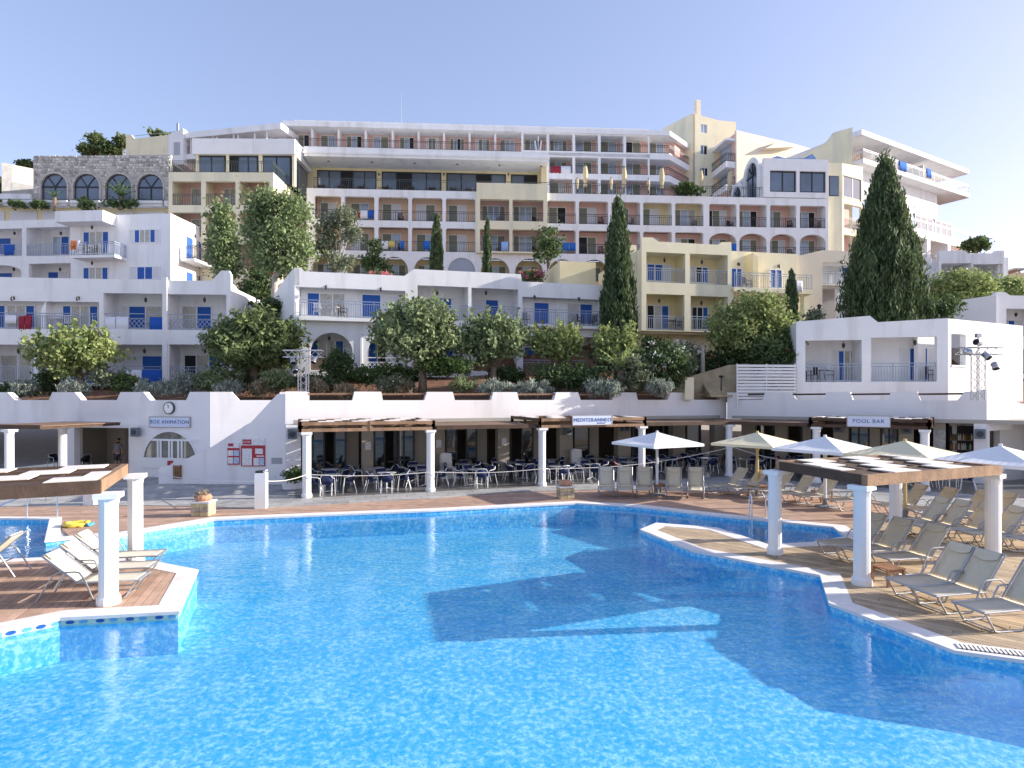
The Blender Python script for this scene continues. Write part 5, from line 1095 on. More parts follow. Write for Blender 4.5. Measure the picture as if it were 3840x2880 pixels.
for h in hs: RW.box('partition', h[0][0] - .6, h[0][0] - .4, -1.7, .3, z2 - 3.6, z2 - .4, WHITE)
LWg = Bld(None, None, None, *RW.o, 196); LWg.e = RW.e
gb = MB().slab([(0, zb), (11, zb), (11, zt - 4.1), (2.2, zt - .6), (1.6, zt + .2), (0, zt + .3)], [], -.2, .2, lambda u, z, d: (-u * .42 + d * .0, u * .9 + d, z)); gb.build('gable_wall', YEL2, RW.e)
# tower and middle wing at the right of the top floor
TW = Bld('yellow_stair_tower', 'pale yellow stair tower with chimney rising above the hotel roof', 'tower', (2598 - CX) / F * 77, 77, 14)
U = TW.u; zb = TW.z(2650, 760)
hs = [TW.rect(2626, 466, 2652, 499, ref=2640), TW.rect(2626, 545, 2653, 580, ref=2640), TW.rect(2630, 628, 2655, 660, ref=2640)]
TW.plate('front_wall', [(0, zb), (U(2760), zb), (U(2760), TW.z(2760, 457)), (U(2700), TW.z(2700, 452)), (0, TW.z(2598, 425))], hs, 0, .3, YEL2)
for h, k in zip(hs, ('cc', 'dk', 'dk')): opening(TW, h[0][0], h[1][0], h[0][1], h[2][1], .1, k, 'window')
zc_ = TW.z(2598, 425); MB().slab([(0, zb), (3.7, zb), (3.7, zc_ - .5), (2.8, zc_ - .4), (.8, zc_ - .05), (0, zc_)], [], 0, .3, lambda u, z, d: (d - u * .58, u, z)).build('side_wall', YEL2, TW.e)
TW.box('chimney', U(2612, 2), U(2628, 2), 2, 2.6, TW.z(2620, 440), TW.z(2620, 375, 2), CREAM)
MW = Bld('cream_hotel_wing', 'cream and pink hotel wing with angled balconies right of the stair tower', 'hotel', (2762 - CX) / F * 74, 74, 24)
U = MW.u; zt = MW.z(2762, 488); zb = MW.z(2800, 760)
MW.plate('front_wall', [(0, zb), (U(3050), zb), (U(3050), MW.z(3050, 560)), (U(3000), MW.z(3000, 545)), (0, zt)], [], 0, .3, CREAM)
MW.plate('sunshade', [(U(2850), MW.z(2850, 566)), (U(2960), MW.z(2960, 560)), (U(2955), MW.z(2955, 549)), (U(2905), MW.z(2905, 537))], [], -.9, -.002, CREAM)
for r, y in enumerate((592, 680)):
    z = MW.z(2700, y); pl = [(0, .2), (-1.25, .4), (0, 4.6), (1.0, 4.6)]
    MB().prism(pl, z - .75, z).build('balcony', WHITE, MW.e)
    q = MB()
    for a, b in (((-.05, .25), (-1.2, .45)), ((-1.2, .45), (-.02, 4.6))):
        for zz in (1.0, .8, .1): q.bar((*a, z + zz), (*b, z + zz), .05)
        n = int(math.dist(a, b) / .25)
        for i in range(n + 1): t = i / n; q.bar((a[0] + (b[0] - a[0]) * t, a[1] + (b[1] - a[1]) * t, z), (a[0] + (b[0] - a[0]) * t, a[1] + (b[1] - a[1]) * t, z + 1), .03)
    q.build('railing', RAILD, MW.e)
MB().prism([(0, .2), (-1.25, .4), (0, 4.6), (1.0, 4.6)], MW.z(2700, 512), MW.z(2700, 503)).build('roof', WHITE, MW.e)
MB().prism([(.0, .3), (.98, 4.6), (1.3, 4.6), (.35, .3)], zb, zt - .3).build('rear_wall', PINK, MW.e)
o = MB().bar((.12, 1.0, MW.z(2700, 545)), (.66, 3.4, MW.z(2700, 545)), .08, 2.4).build('window', GLASSL, MW.e)
o = MB().bar((.12, 1.0, MW.z(2700, 633)), (.66, 3.4, MW.z(2700, 633)), .08, 2.4).build('window', GLASSL, MW.e)
# masts on the roof line
tag(MB().tube([(0, 0, 0), (0, 0, 5.2)], [.06, .02], 6).build('roof_mast', RAILB, None, HU.world(HU.u(1493), 3, zr1)), 'thin tall mast standing on the flat hotel roof', 'mast')
# ------------------------------------------------------------------ trees, shrubs and hedges
RN = np.random.default_rng(11)
def leaves_mesh(name, centers, sizes, m, up=0.0, asp=1.7):
    """one mesh of rhombic leaves at the given centres"""
    n = len(centers); d = RN.normal(size=(n, 3)); d[:, 2] += up; d /= np.linalg.norm(d, axis=1)[:, None]
    e = RN.normal(size=(n, 3)); e -= (e * d).sum(1)[:, None] * d; e /= np.linalg.norm(e, axis=1)[:, None]
    s = sizes[:, None]; P = np.empty((n, 4, 3)); P[:, 0] = centers - d * s * asp / 2; P[:, 1] = centers + e * s / 2; P[:, 2] = centers + d * s * asp / 2; P[:, 3] = centers - e * s / 2
    me = bpy.data.meshes.new(name); me.vertices.add(n * 4); me.vertices.foreach_set('co', P.reshape(-1).astype(np.float32)); me.loops.add(n * 4); me.loops.foreach_set('vertex_index', np.arange(n * 4, dtype=np.int32))
    me.polygons.add(n); me.polygons.foreach_set('loop_start', np.arange(0, n * 4, 4, dtype=np.int32)); me.materials.append(m); me.update(calc_edges=True); return me
def cloud(blobs, n, clump=.28, per=26, shell=.72):
    """leaf positions gathered in clumps spread through ellipsoids (centre, radii)"""
    vol = np.array([b[1][0] * b[1][1] * b[1][2] for b in blobs]) ** (2 / 3); vol /= vol.sum(); out = []
    for (c, r), v in zip(blobs, vol):
        k = max(1, int(n * v / per)); d = RN.normal(size=(k, 3)); d /= np.linalg.norm(d, axis=1)[:, None]; rad = shell + (1 - shell) * RN.random((k, 1)); inn = RN.random((k, 1)) < .25; rad = np.where(inn, RN.random((k, 1)) ** .5, rad) * (1 + .19 * RN.normal(size=(k, 1)))
        cc = np.array(c) + d * rad * np.array(r); p = np.repeat(cc, per, axis=0); sp = clump * (.6 + .8 * RN.random((k, 1))); p = p + RN.normal(size=p.shape) * np.repeat(sp, per, axis=0) * np.array([1, 1, .8]); out.append(p)
    return np.concatenate(out)
BARK = mat('grey_brown_bark', (.20, .15, .11), .9, var=.3, vscale=6, bump=.8, bscale=14)
BARKP = mat('pale_bark', (.42, .38, .33), .9, var=.25, vscale=5, bump=.5, bscale=12)
LM = dict(mul=leafmat('mulberry_leaf', (.235, .29, .145)), bright=leafmat('bright_green_leaf', (.285, .34, .13)), dark=leafmat('dark_green_leaf', (.10, .15, .06)), cyp=leafmat('cypress_leaf', (.095, .135, .06), .5, .3), euc=leafmat('eucalyptus_leaf', (.22, .285, .135)), pine=leafmat('feathery_green_leaf', (.17, .22, .09)),
          lav=leafmat('lavender_grey_leaf', (.30, .34, .29)), oli=leafmat('olive_leaf', (.19, .22, .14)), hedge=leafmat('hedge_leaf', (.11, .17, .055)), dry=leafmat('dry_grass_leaf', (.34, .28, .19)), pink=leafmat('pink_blossom', (.60, .16, .24), .2), white=leafmat('white_blossom', (.75, .75, .72), .1), red=leafmat('red_blossom', (.5, .06, .09), .2))
def px_blob(x, y, Y, rx, ry, rd=None):
    c = at(x, y, Y); k = Y / F; return ((c.x, c.y, c.z), (rx * k, (rd or rx) * k, ry * k))
def tree(name, label, x, ybase, Y, blobs, n, leaf, m, trunk=.16, bark=BARK, fork=5, clump=.28, up=0.0, asp=1.7, group=None, bx=None, shoots=0):
    b = at(x, ybase, Y); t = thing(name, label, 'tree', b, 0, group); off = np.array(b)
    bl = [px_blob(*q) for q in blobs]; P = cloud(bl, n, clump) - off
    if shoots:                       # upright young shoots standing out of the crown
        ex = []
        for i in range(shoots):
            c, r = bl[i % len(bl)]; a = RN.random() * 6.283; k = RN.random() ** .5; s0 = np.array(c) + np.array([r[0] * k * math.cos(a), r[1] * k * math.sin(a), r[2] * math.sqrt(max(0, 1 - k * k)) * .9]) - off
            L = .35 + .65 * RN.random(); t_ = RN.random((14, 1)); dv = np.array([.25 * math.cos(a) * k, .25 * math.sin(a) * k, 1.0]); ex.append(s0 + t_ * L * dv + RN.normal(size=(14, 3)) * .05)
        P = np.concatenate([P] + ex)
    top = np.mean([q[0] for q in bl], axis=0) - off; h = float(top[2]); q = MB()
    zc = max(.3, h * .42); lean = float(top[0]) * .5
    q.tube([(0, 0, -.3), (lean * .15, 0, zc * .5), (lean * .5, 0, zc)], [trunk * 1.25, trunk, trunk * .85], 9); q.build('trunk', bark, t, smooth=True)
    rr = random.Random(int(x)); lim = MB()
    for i in range(fork):
        e = bl[rr.randrange(len(bl))]; ex = np.array(e[0]) - off + np.array([rr.uniform(-.6, .6) * e[1][0], rr.uniform(-.6, .6) * e[1][1], rr.uniform(-.3, .6) * e[1][2]]); s = np.array([lean * .5, 0, zc - .1]); mid = s * .5 + ex * .5 + np.array([0, 0, -.15 * h * rr.random()])
        lim.tube([tuple(s), tuple(mid), tuple(ex)], [trunk * .6, trunk * .38, trunk * .12], 6)
    lim.build('limbs', bark, t, smooth=True)
    obj('crown', leaves_mesh('crown', P, leaf * (.6 + .8 * RN.random(len(P))), m, up, asp), t, kind='stuff'); return t
def cypress(label, x, ytop, ybot, Y, w, n, leaf, wide=None, group='cypress trees on the slope'):
    """w: half width in pixels at the widest; narrow cone with upright sprays"""
    b = at(x, ybot, Y); t = thing('cypress_tree', label, 'tree', b, 0, group); hgt = at(x, ytop, Y).z - b.z; k = Y / F; R0 = w * k
    MB().tube([(0, 0, -.6), (0, 0, hgt * .3), (0, 0, hgt * .85)], [R0 * .16, R0 * .12, .03], 8).build('trunk', BARK, t)
    per = 60; m = n // per; z = RN.random(m) ** 1.15; prof = np.interp(z, [0, .06, .2, .45, .7, .88, 1], wide or [.55, .85, 1, .92, .66, .36, .06])
    a = RN.random(m) * 2 * np.pi; rad = prof * R0 * (.55 + .5 * RN.random(m) ** .5) * (1 + .10 * np.sin(a * 5 + z * 18) + .12 * RN.normal(size=m)); c = np.stack([np.cos(a) * rad, np.sin(a) * rad, z * hgt * .93], 1)
    P = np.repeat(c, per, axis=0); g = RN.normal(size=P.shape); P = P + g * np.array([R0 * .055 + .03, R0 * .055 + .03, hgt * .04])
    P = np.concatenate([P, np.stack([RN.normal(size=400) * R0 * .04, RN.normal(size=400) * R0 * .04, hgt * (.84 + .14 * RN.random(400))], 1)])
    obj('crown', leaves_mesh('crown', P, leaf * (.6 + .8 * RN.random(len(P))), LM['cyp'], 3.0, 4.0), t, kind='stuff'); return t
def shrub(name, label, x, y, Y, rx, ry, n, leaf, m, cat='shrub', flowers=None, nf=0, clump=.14, group=None, up=0.0, asp=1.7, stem=True):
    c = at(x, y + ry, Y); t = thing(name, label, cat, c, 0, group); k = Y / F; bl = [((0, 0, ry * k), (rx * k, min(rx, 60) * k, ry * k))]
    P = cloud(bl, n, clump, 20, .8); P = P[P[:, 2] > -.15]
    if stem: 
        q = MB()
        for i in range(4): a = i * 1.6 + x; q.tube([(0, 0, -.2), (.3 * rx * k * math.cos(a), .2 * rx * k * math.sin(a), ry * k)], [.05, .02], 5)
        q.build('stem', BARK, t)
    obj('foliage', leaves_mesh('foliage', P, leaf * (.6 + .8 * RN.random(len(P))), m, up, asp), t, kind='stuff')
    if flowers:
        Q = cloud([((0, -.1, ry * k * 1.1), (rx * k * 1.02, min(rx, 60) * k * 1.02, ry * k * .98))], nf, .1, 6, .95); obj('blossom', leaves_mesh('blossom', Q, leaf * 1.1 * np.ones(len(Q)), flowers, 0, 1.0), t, kind='stuff')
    return t
# mulberries on the terrace
G = 'mulberry trees along the terrace'
tree('mulberry_tree', 'yellow-green mulberry tree with a flat wide crown in front of the left guest house', 305, 1462, 34.5, [(200, 1325, 34.5, 80, 55), (290, 1300, 34.5, 90, 62), (370, 1325, 34.5, 70, 55), (270, 1365, 34.5, 85, 40)], 5200, .15, LM['bright'], .2, clump=.22, group=G, shoots=46)
tree('mulberry_tree', 'largest mulberry tree in the centre with a dense silvery crown over the terrace', 1585, 1462, 34.5, [(1500, 1230, 34.5, 95, 75), (1590, 1200, 34.5, 100, 72), (1660, 1260, 34.5, 75, 75), (1560, 1290, 34.5, 130, 55)], 8600, .15, LM['mul'], .22, clump=.24, group=G, shoots=46)
tree('mulberry_tree', 'round mulberry tree right of the largest one with a bare pale trunk', 1848, 1445, 35.5, [(1800, 1265, 35.5, 80, 65), (1880, 1250, 35.5, 85, 62), (1930, 1290, 35.5, 55, 50), (1840, 1310, 35.5, 90, 42)], 6400, .15, LM['mul'], .2, clump=.22, group=G, shoots=46)
tree('mulberry_tree', 'small goblet shaped mulberry tree with a thick short trunk near the pines hedge', 2080, 1405, 36, [(2040, 1285, 36, 52, 38), (2110, 1275, 36, 58, 42), (2145, 1295, 36, 32, 30), (2080, 1312, 36, 62, 26)], 4200, .14, LM['bright'], .2, clump=.18, group=G, shoots=46)
tree('mulberry_tree', 'young mulberry with light green shoots at the foot of the tall cypress', 2310, 1420, 35.5, [(2270, 1300, 35.5, 42, 42), (2345, 1295, 35.5, 45, 38), (2310, 1330, 35.5, 60, 22)], 2600, .13, LM['bright'], .12, clump=.18, group=G, shoots=46)
tree('feathery_tree', 'wide feathery green tree beside the white truss tower at left', 950, 1440, 36, [(870, 1270, 36, 75, 65), (960, 1245, 36, 95, 70), (1050, 1265, 36, 75, 65), (960, 1320, 36, 150, 60)], 11000, .12, LM['pine'], .22, clump=.22, asp=3.2)
tree('bushy_tree', 'bright green bushy tree in front of the yellow guest house', 2850, 1400, 37.5, [(2740, 1215, 37.5, 80, 65), (2830, 1170, 37.5, 85, 65), (2900, 1210, 37.5, 70, 80), (2800, 1270, 37.5, 130, 55)], 9500, .14, LM['bright'], .2, clump=.24)
tree('oleander_tree', 'dark leafy tree with white flowers left of the right bungalow', 2900, 1440, 36.5, [(2860, 1330, 36.5, 90, 50), (2930, 1300, 36.5, 50, 60)], 4200, .12, LM['dark'], .1, clump=.18)
# tall trees between the blocks
tree('poplar_tree', 'slender upright silver-green tree right of the upper left guest house', 850, 1130, 47, [(832, 815, 47, 34, 48), (838, 895, 47, 46, 62), (850, 985, 47, 46, 60), (828, 940, 47, 46, 50)], 8000, .15, LM['euc'], .18, BARKP, clump=.26)
tree('tall_broadleaf_tree', 'tallest leafy tree with pale trunk between the left and centre guest houses', 1028, 1150, 44, [(1000, 775, 44, 62, 55), (1085, 790, 44, 68, 62), (965, 865, 44, 50, 58), (1055, 890, 44, 80, 65), (1120, 920, 44, 45, 58), (1000, 965, 44, 60, 48), (1085, 985, 44, 50, 40)], 12500, .15, LM['euc'], .22, BARKP, 8, clump=.3)
tree('eucalyptus_tree', 'airy eucalyptus with thin pale trunk and open crown in front of the hotel arches', 1262, 1090, 48, [(1235, 860, 48, 38, 45), (1298, 810, 48, 38, 34), (1312, 875, 48, 26, 34), (1225, 930, 48, 34, 32), (1280, 985, 48, 45, 24)], 4200, .14, LM['oli'], .13, BARKP, 7, clump=.24)
tree('sapling', 'thin dark sapling with sparse leaves in front of the hotel arches', 1412, 1075, 50, [(1405, 930, 50, 22, 28), (1400, 985, 50, 38, 25), (1435, 1000, 50, 25, 18)], 1200, .16, LM['dark'], .06, clump=.2)
tree('bougainvillea', 'bare stemmed climber with a leafy tuft and pink blossom against the hotel arches', 2052, 1075, 52, [(2050, 890, 52, 35, 45), (2040, 940, 52, 45, 35), (2085, 930, 52, 25, 25)], 1300, .16, LM['dark'], .08, clump=.25)
cypress('slim short cypress in front of the hotel, left of the glazed arch', 1637, 800, 1090, 50, 24, 9000, .09)
cypress('thinnest cypress in front of the hotel, right of the glazed arch', 1828, 822, 1090, 50, 16, 7000, .085)
cypress('tall slim cypress standing between the white and the yellow guest house', 2318, 738, 1330, 37.5, 58, 30000, .08, [.8, .92, 1, .85, .62, .36, .06])
cypress('small cypress beside the yellow guest house balcony', 2968, 1008, 1250, 38.5, 20, 6000, .07)
cypress('huge dark cone shaped cypress behind the right bungalow', 3315, 600, 1330, 40, 120, 70000, .095, [.75, .82, .96, .92, .56, .30, .06])
tree('pepper_tree', 'low spreading light green tree on the right slope below the greyed house', 3600, 1200, 46, [(3520, 1085, 46, 60, 40), (3610, 1065, 46, 80, 48), (3680, 1090, 46, 60, 40), (3560, 1115, 46, 90, 35)], 7000, .15, LM['bright'], .15, clump=.25)
tree('pepper_tree', 'light green tree at the right picture edge behind the rounded parapet', 3800, 1190, 47, [(3770, 1085, 47, 50, 32), (3830, 1090, 47, 50, 28)], 3200, .15, LM['bright'], .15, clump=.25)
tree('carob_tree', 'small dark round tree on the skyline at far right', 3660, 960, 70, [(3660, 918, 70, 38, 20)], 1500, .25, LM['dark'], .2, clump=.25)
tree('dark_shrub_tree', 'dark straggly shrub tree against the white garden wall at right', 3530, 1240, 39.5, [(3500, 1165, 39.5, 50, 30), (3560, 1150, 39.5, 40, 30)], 2200, .11, LM['dark'], .07, clump=.2)
for i, (x, y, rx, ry, lb) in enumerate(((362, 525, 22, 20, 'small round pine standing alone above the stone building roof'), (340, 565, 38, 18, 'low spreading pine above the stone building roof, leftmost'), (420, 562, 40, 28, 'larger dark pine left of the yellow rooftop block'), (460, 530, 18, 10, 'sunlit pine tip touching the yellow rooftop block'), (100, 622, 28, 12, 'dark pine behind the pale wall at the far left skyline'))):
    tree('pine_tree', lb, x, y + 60, 85, [(x, y, 85, rx * .75, ry * .75)], 1300, .26, LM['pine'] if i in (0, 1, 3) else LM['dark'], .15, clump=.3, group='pines on the crest')
tree('pine_tree', 'dark pine cut by the left picture edge beside the stone pier', 5, 790, 62, [(0, 710, 62, 35, 35)], 1800, .22, LM['dark'], .15, clump=.3, group='pines on the crest')
tree('pine_tree', 'green treetop peeping over the yellow rooftop block parapet', 600, 560, 90, [(590, 507, 90, 35, 7)], 700, .3, LM['pine'], .15, clump=.2, group='pines on the crest')
# shrubs and hedges
S = shrub
hz = [('round_shrub', 'clipped dark green ball under the left mulberry, right of its trunk', 470, 1435, 34.5, 44, 34, 1600, .09, 'hedge'), ('round_shrub', 'grey-green clipped ball left of the long bright hedge', 700, 1440, 34.5, 50, 36, 1700, .08, 'lav'),
      ('hedge', 'bright green clipped hedge block between the grey ball and the feathery tree', 820, 1425, 35, 80, 40, 2800, .10, 'mul'), ('dark_shrub', 'dark loose shrub under the left side of the left mulberry', 185, 1430, 35.5, 38, 42, 1300, .1, 'dark'), ('dark_shrub', 'low dark hedge strip at the left picture edge', 60, 1460, 35.5, 70, 22, 1500, .1, 'dark'),
      ('olive_shrub', 'small olive bush with a bare double stem between mulberry and dark ball', 385, 1415, 34, 32, 32, 900, .09, 'oli'), ('dark_shrub', 'tall dark rounded bush in front of the first arch', 1268, 1375, 36.5, 52, 55, 2600, .1, 'dark'),
      ('hedge', 'bright hedge left of the white truss tower', 1045, 1430, 34.3, 52, 36, 1800, .1, 'mul'), ('hedge', 'long dark green hedge below the centre guest house arches', 1440, 1405, 36.5, 150, 34, 4600, .1, 'hedge'), ('topiary_hedge', 'flat topped clipped tree hedge right of the largest mulberry trunk', 1678, 1372, 34.2, 100, 30, 3800, .09, 'hedge'),
      ('dark_shrub', 'dark bushes behind the round mulberry trunk', 1900, 1410, 36.5, 70, 34, 2000, .1, 'dark'), ('oleander_shrub', 'rounded oleander bush under the small goblet mulberry', 2080, 1420, 34.5, 85, 42, 2600, .1, 'dark'), ('oleander_shrub', 'second rounded oleander bush right of the goblet mulberry', 2200, 1420, 34.5, 75, 42, 2500, .1, 'dark'),
      ('hedge', 'sunlit hedge top behind the oleander bushes', 2120, 1385, 36.5, 140, 20, 2200, .09, 'mul'), ('broad_shrub', 'loose green bush right of the palm below the tall cypress', 2370, 1400, 34.3, 70, 62, 3200, .1, 'oli'), ('oleander_shrub', 'tall oleander covered in white blossom beside the path', 2500, 1370, 35, 80, 80, 4200, .11, 'dark'),
      ('oleander_shrub', 'paler oleander with white blossom behind the tall one', 2555, 1345, 36.5, 50, 58, 2600, .11, 'oli'), ('dark_shrub', 'dark bush behind the lamp post by the path', 2640, 1375, 38.5, 50, 50, 2000, .11, 'dark'), ('dark_shrub', 'shadowy bush below the yellow house at the path', 2745, 1350, 38, 60, 45, 2000, .12, 'dark'),
      ('dark_shrub', 'dark bush between truss tower and first arch', 1190, 1440, 35, 60, 32, 1800, .1, 'dark'), ('dark_shrub', 'dark undergrowth between the left hedge and feathery tree', 950, 1440, 36.5, 70, 30, 1800, .1, 'dark'), ('broad_shrub', 'grey-green bush below the topiary hedge', 1480, 1440, 34, 70, 30, 1800, .09, 'oli'), ('broad_shrub', 'small bush at the foot of the topiary hedge trunk', 1740, 1440, 34, 45, 24, 1000, .09, 'mul'),
      ('dark_shrub', 'dark ivy mass between the left and centre guest houses', 960, 1100, 46, 60, 75, 3400, .14, 'dark'), ('dark_shrub', 'dark hedge against the centre guest house left wall', 1010, 1160, 42, 60, 40, 2400, .12, 'dark'), ('dark_shrub', 'dark ivy bank on the slope left of the centre guest house', 1000, 1290, 41, 60, 90, 3000, .13, 'dark'), ('dark_shrub', 'dark bushes below the centre guest house right end', 2290, 1330, 38.5, 60, 60, 2400, .12, 'dark'), ('dark_shrub', 'shaded bushes between oleander and yellow house', 2440, 1330, 39.5, 60, 60, 2200, .12, 'hedge'), ('green_shrub', 'small green bush behind the right bungalow roof line', 3050, 1190, 40, 30, 22, 900, .1, 'oli')]
for h in hz:
    fl = (LM['white'], 240) if 'white blossom' in h[1] else (None, 0)
    S(h[0], h[1], *h[2:7], h[7], h[8], LM[h[9]], flowers=fl[0], nf=fl[1])
for i, (x, rx, lb) in enumerate(((95, 40, 'behind the leftmost parapet gap'), (280, 48, 'below the left mulberry in the second parapet gap'), (560, 40, 'in the parapet gap above the clock, left clump'), (630, 40, 'in the parapet gap above the clock, right clump'), (860, 45, 'above the outdoor stair wall'), (1850, 55, 'under the round mulberry'), (2000, 78, 'widest clump, right of the round mulberry'), (2230, 30, 'small clump under the second oleander, left'), (2290, 34, 'small clump under the second oleander, right'), (2472, 42, 'under the white oleander'))):
    S('lavender_bush', 'grey-green lavender bush ' + lb, x, 1455, 33.3 if x > 700 else 33.6, rx, 24, 1500, .055, LM['lav'], up=1.4, asp=4, group='lavender bushes along the parapet', clump=.09, stem=False)
for x, y, rx, lb in ((985, 1455, 40, 'left of the white truss tower'), (1180, 1450, 38, 'right of the white truss tower'), (1295, 1462, 36, 'behind the second parapet merlon'), (1510, 1455, 30, 'under the largest mulberry')):
    S('dry_grass', 'tuft of dry straw coloured plants ' + lb, x, y, 33.8, rx, 24, 900, .06, LM['dry'], 'grass', up=1.2, asp=4, group='dry plants on the terrace', clump=.1, stem=False)
S('pink_bush', 'pink flowering bush on the roof terrace edge at the hotel arches', 1995, 1035, 46, 40, 14, 900, .12, LM['hedge'], flowers=LM['pink'], nf=420)
S('pink_bush', 'pink flowering creeper on the centre guest house roof edge', 1425, 1035, 46, 42, 8, 500, .12, LM['hedge'], flowers=LM['pink'], nf=320)
S('pink_bush', 'dark pink bougainvillea beside the tallest leafy tree', 1000, 1010, 47, 45, 24, 900, .13, LM['dark'], flowers=LM['red'], nf=260)
S('purple_bush', 'purple flowering bush touching the left wall of the right bungalow', 2970, 1335, 35.6, 22, 26, 700, .09, LM['dark'], flowers=LM['red'], nf=80)
for i, (x, lb) in enumerate(((70, 'leftmost'), (145, 'under the first arch'), (325, 'under the second arch, hanging low'), (420, 'under the third arch'), (480, 'right of the third arch'))):
    S('planter_plant', 'dark trailing plant in a planter of the stone building, ' + lb, x, 765, 54.8, 26 if i != 2 else 24, 9 if i != 2 else 22, 420, .16, LM['dark'], 'plant', group='planter plants of the stone building', stem=False)
# yucca behind the third arch, palm below the tall cypress
def palm(name, label, x, y, Y, n, L, m, w=.16, droop=.6):
    c = at(x, y, Y); t = thing(name, label, 'palm', c); q = MB().tube([(0, 0, -1.2), (0, 0, 0)], [.16, .14], 8); q.build('trunk', BARK, t); rr = random.Random(5)
    for i in range(n):
        a = i * 2.399; el = rr.uniform(.1, 1.2); pts = [(0, 0, 0)]; p = Vector((0, 0, 0)); d = Vector((math.cos(a) * math.cos(el), math.sin(a) * math.cos(el), math.sin(el)))
        f = MB()
        for k in range(7): nx_ = p + d * L / 7; d = (d + Vector((0, 0, -droop / 7))).normalized(); s_ = d.cross(Vector((0, 0, 1))).normalized() * w * (1.2 - k / 7); f.add([tuple(p), tuple(p + d * .12 + s_ * 1.6 - Vector((0, 0, .1))), tuple(nx_)], [(0, 1, 2)]); f.add([tuple(p), tuple(p + d * .12 - s_ * 1.6 - Vector((0, 0, .1))), tuple(nx_)], [(0, 1, 2)]); p = nx_
        f.build('frond', m, t)
    return t
palm('palm', 'young palm with arching fronds at the foot of the tall slim cypress', 2330, 1385, 34.2, 22, 1.7, LM['bright'], .12)
palm('yucca', 'spiky yucca in front of the third arched window', 455, 735, 54.8, 16, 1.6, LM['dark'], .12, .3)
palm('yucca', 'small spiky plant in front of the first arched window', 205, 740, 54.8, 10, .9, LM['dark'], .08, .3)
# ------------------------------------------------------------------ sun loungers
SLING = mat('beige_sling_fabric', (.60, .53, .40), .8, var=.05, vscale=8, bump=.2, bscale=120)
SLINGC = mat('cream_sling_fabric', (.72, .66, .54), .8, var=.04, vscale=8, bump=.2, bscale=120)
LFR = mat('lounger_frame_grey', (.42, .43, .45), .4, metal=.6)
def lounger_proto(fabric, tilt):
    """origin on the ground below the foot end; head towards +x"""
    t = thing('sun_lounger', 'sun lounger', 'sun lounger'); W, L, zs, bl = .60, 1.12, .36, .80; hw = W / 2; dx, dz = math.cos(tilt) * bl, math.sin(tilt) * bl
    q = MB()
    for i in range(9):      # slightly sagging seat
        pass
    n = 8; vsn, fs = [], []
    def sheet(p0, p1, sag, nm):
        m = MB(); v = []; f = []
        for i in range(n + 1):
            s = i / n; c = Vector(p0).lerp(Vector(p1), s); 
            for j in range(5): y = -hw + .03 + (W - .06) * j / 4; v.append((c.x, y, c.z - sag * (1 - (2 * j / 4 - 1) ** 2) * math.sin(math.pi * min(1, max(0, s)))))
        f = [(i * 5 + j, i * 5 + j + 1, (i + 1) * 5 + j + 1, (i + 1) * 5 + j) for i in range(n) for j in range(4)]
        o = m.add(v, f).build(nm, fabric, t, smooth=True); md = o.modifiers.new('s', 'SOLIDIFY'); md.thickness = .012; return o
    sheet((0, 0, zs), (L, 0, zs), .025, 'seat'); sheet((L + .01, 0, zs + .02), (L + .01 + dx, 0, zs + .02 + dz), .02, 'backrest')
    hp = MB(); c0 = Vector((L + dx * .80, 0, zs + .035 + dz * .80)); c1 = Vector((L + dx * .97, 0, zs + .035 + dz * .97)); nrm = Vector((-math.sin(tilt), 0, math.cos(tilt)))
    m = MB(); v = []
    for s in (0, 1):
        for j in range(7): y = -hw + .06 + (W - .12) * j / 6; c = c0.lerp(c1, s) - Vector((dx, 0, dz)).normalized() * (.07 * (1 - (2 * j / 6 - 1) ** 2) if s == 0 else 0) + nrm * .012; v.append((c.x, y, c.z))
    o = m.add(v, [(j, j + 1, j + 8, j + 7) for j in range(6)]).build('head_pad', fabric, t); o.modifiers.new('s', 'SOLIDIFY').thickness = .02
    for s in (-1, 1):
        y = s * hw
        MB().tube([(0, y, zs), (L, y, zs)], .018, 7).build('side_rail', LFR, t)
        MB().tube([(L, y, zs + .02), (L + dx, y, zs + .02 + dz)], .018, 7).build('back_rail', LFR, t)
        MB().tube([(L * .72, y * 1.08, .02), (L * .86, y * 1.08, .42), (L * .94, y * 1.08, .56), (L * 1.0, y * 1.08, .58), (L * 1.28, y * 1.08, .58), (L * 1.36, y * 1.08, .52), (L * 1.62, y * 1.08, .02)], .017, 7).build('armrest', LFR, t)
        MB().tube([(L * .04, y * .96, zs - .02), (L * .22, y * .96, .03), (L * .30, y * .96, .015), (L * .74, y * 1.02, .015)], .017, 7).build('leg', LFR, t)
    MB().tube([(L * .26, -hw * .96, .02), (L * .26, hw * .96, .02)], .014, 6).build('cross_bar', LFR, t); MB().tube([(0, -hw, zs), (0, hw, zs)], .018, 7).build('cross_bar', LFR, t); MB().tube([(L + dx, -hw, zs + .02 + dz), (L + dx, hw, zs + .02 + dz)], .018, 7).build('cross_bar', LFR, t)
    MB().tube([(L * 1.3, -hw * 1.08, .3), (L * 1.3, hw * 1.08, .3)], .013, 6).build('cross_bar', LFR, t)
    return t
P1, P2, P3 = lounger_proto(SLING, .93), lounger_proto(SLINGC, .72), lounger_proto(SLING, 1.12)
def put_lounger(proto, x, y, ang, label, group):
    X, Y = gp(x, y, .36); Y += .38 if proto is P2 else 0; c = copytree(proto, (X, Y, .006), math.radians(ang)); tag(c, label, 'sun lounger', group); return c
GR, GL, GF = 'beige sun loungers on the right deck', 'cream sun loungers on the left deck', 'sun loungers on the far deck'
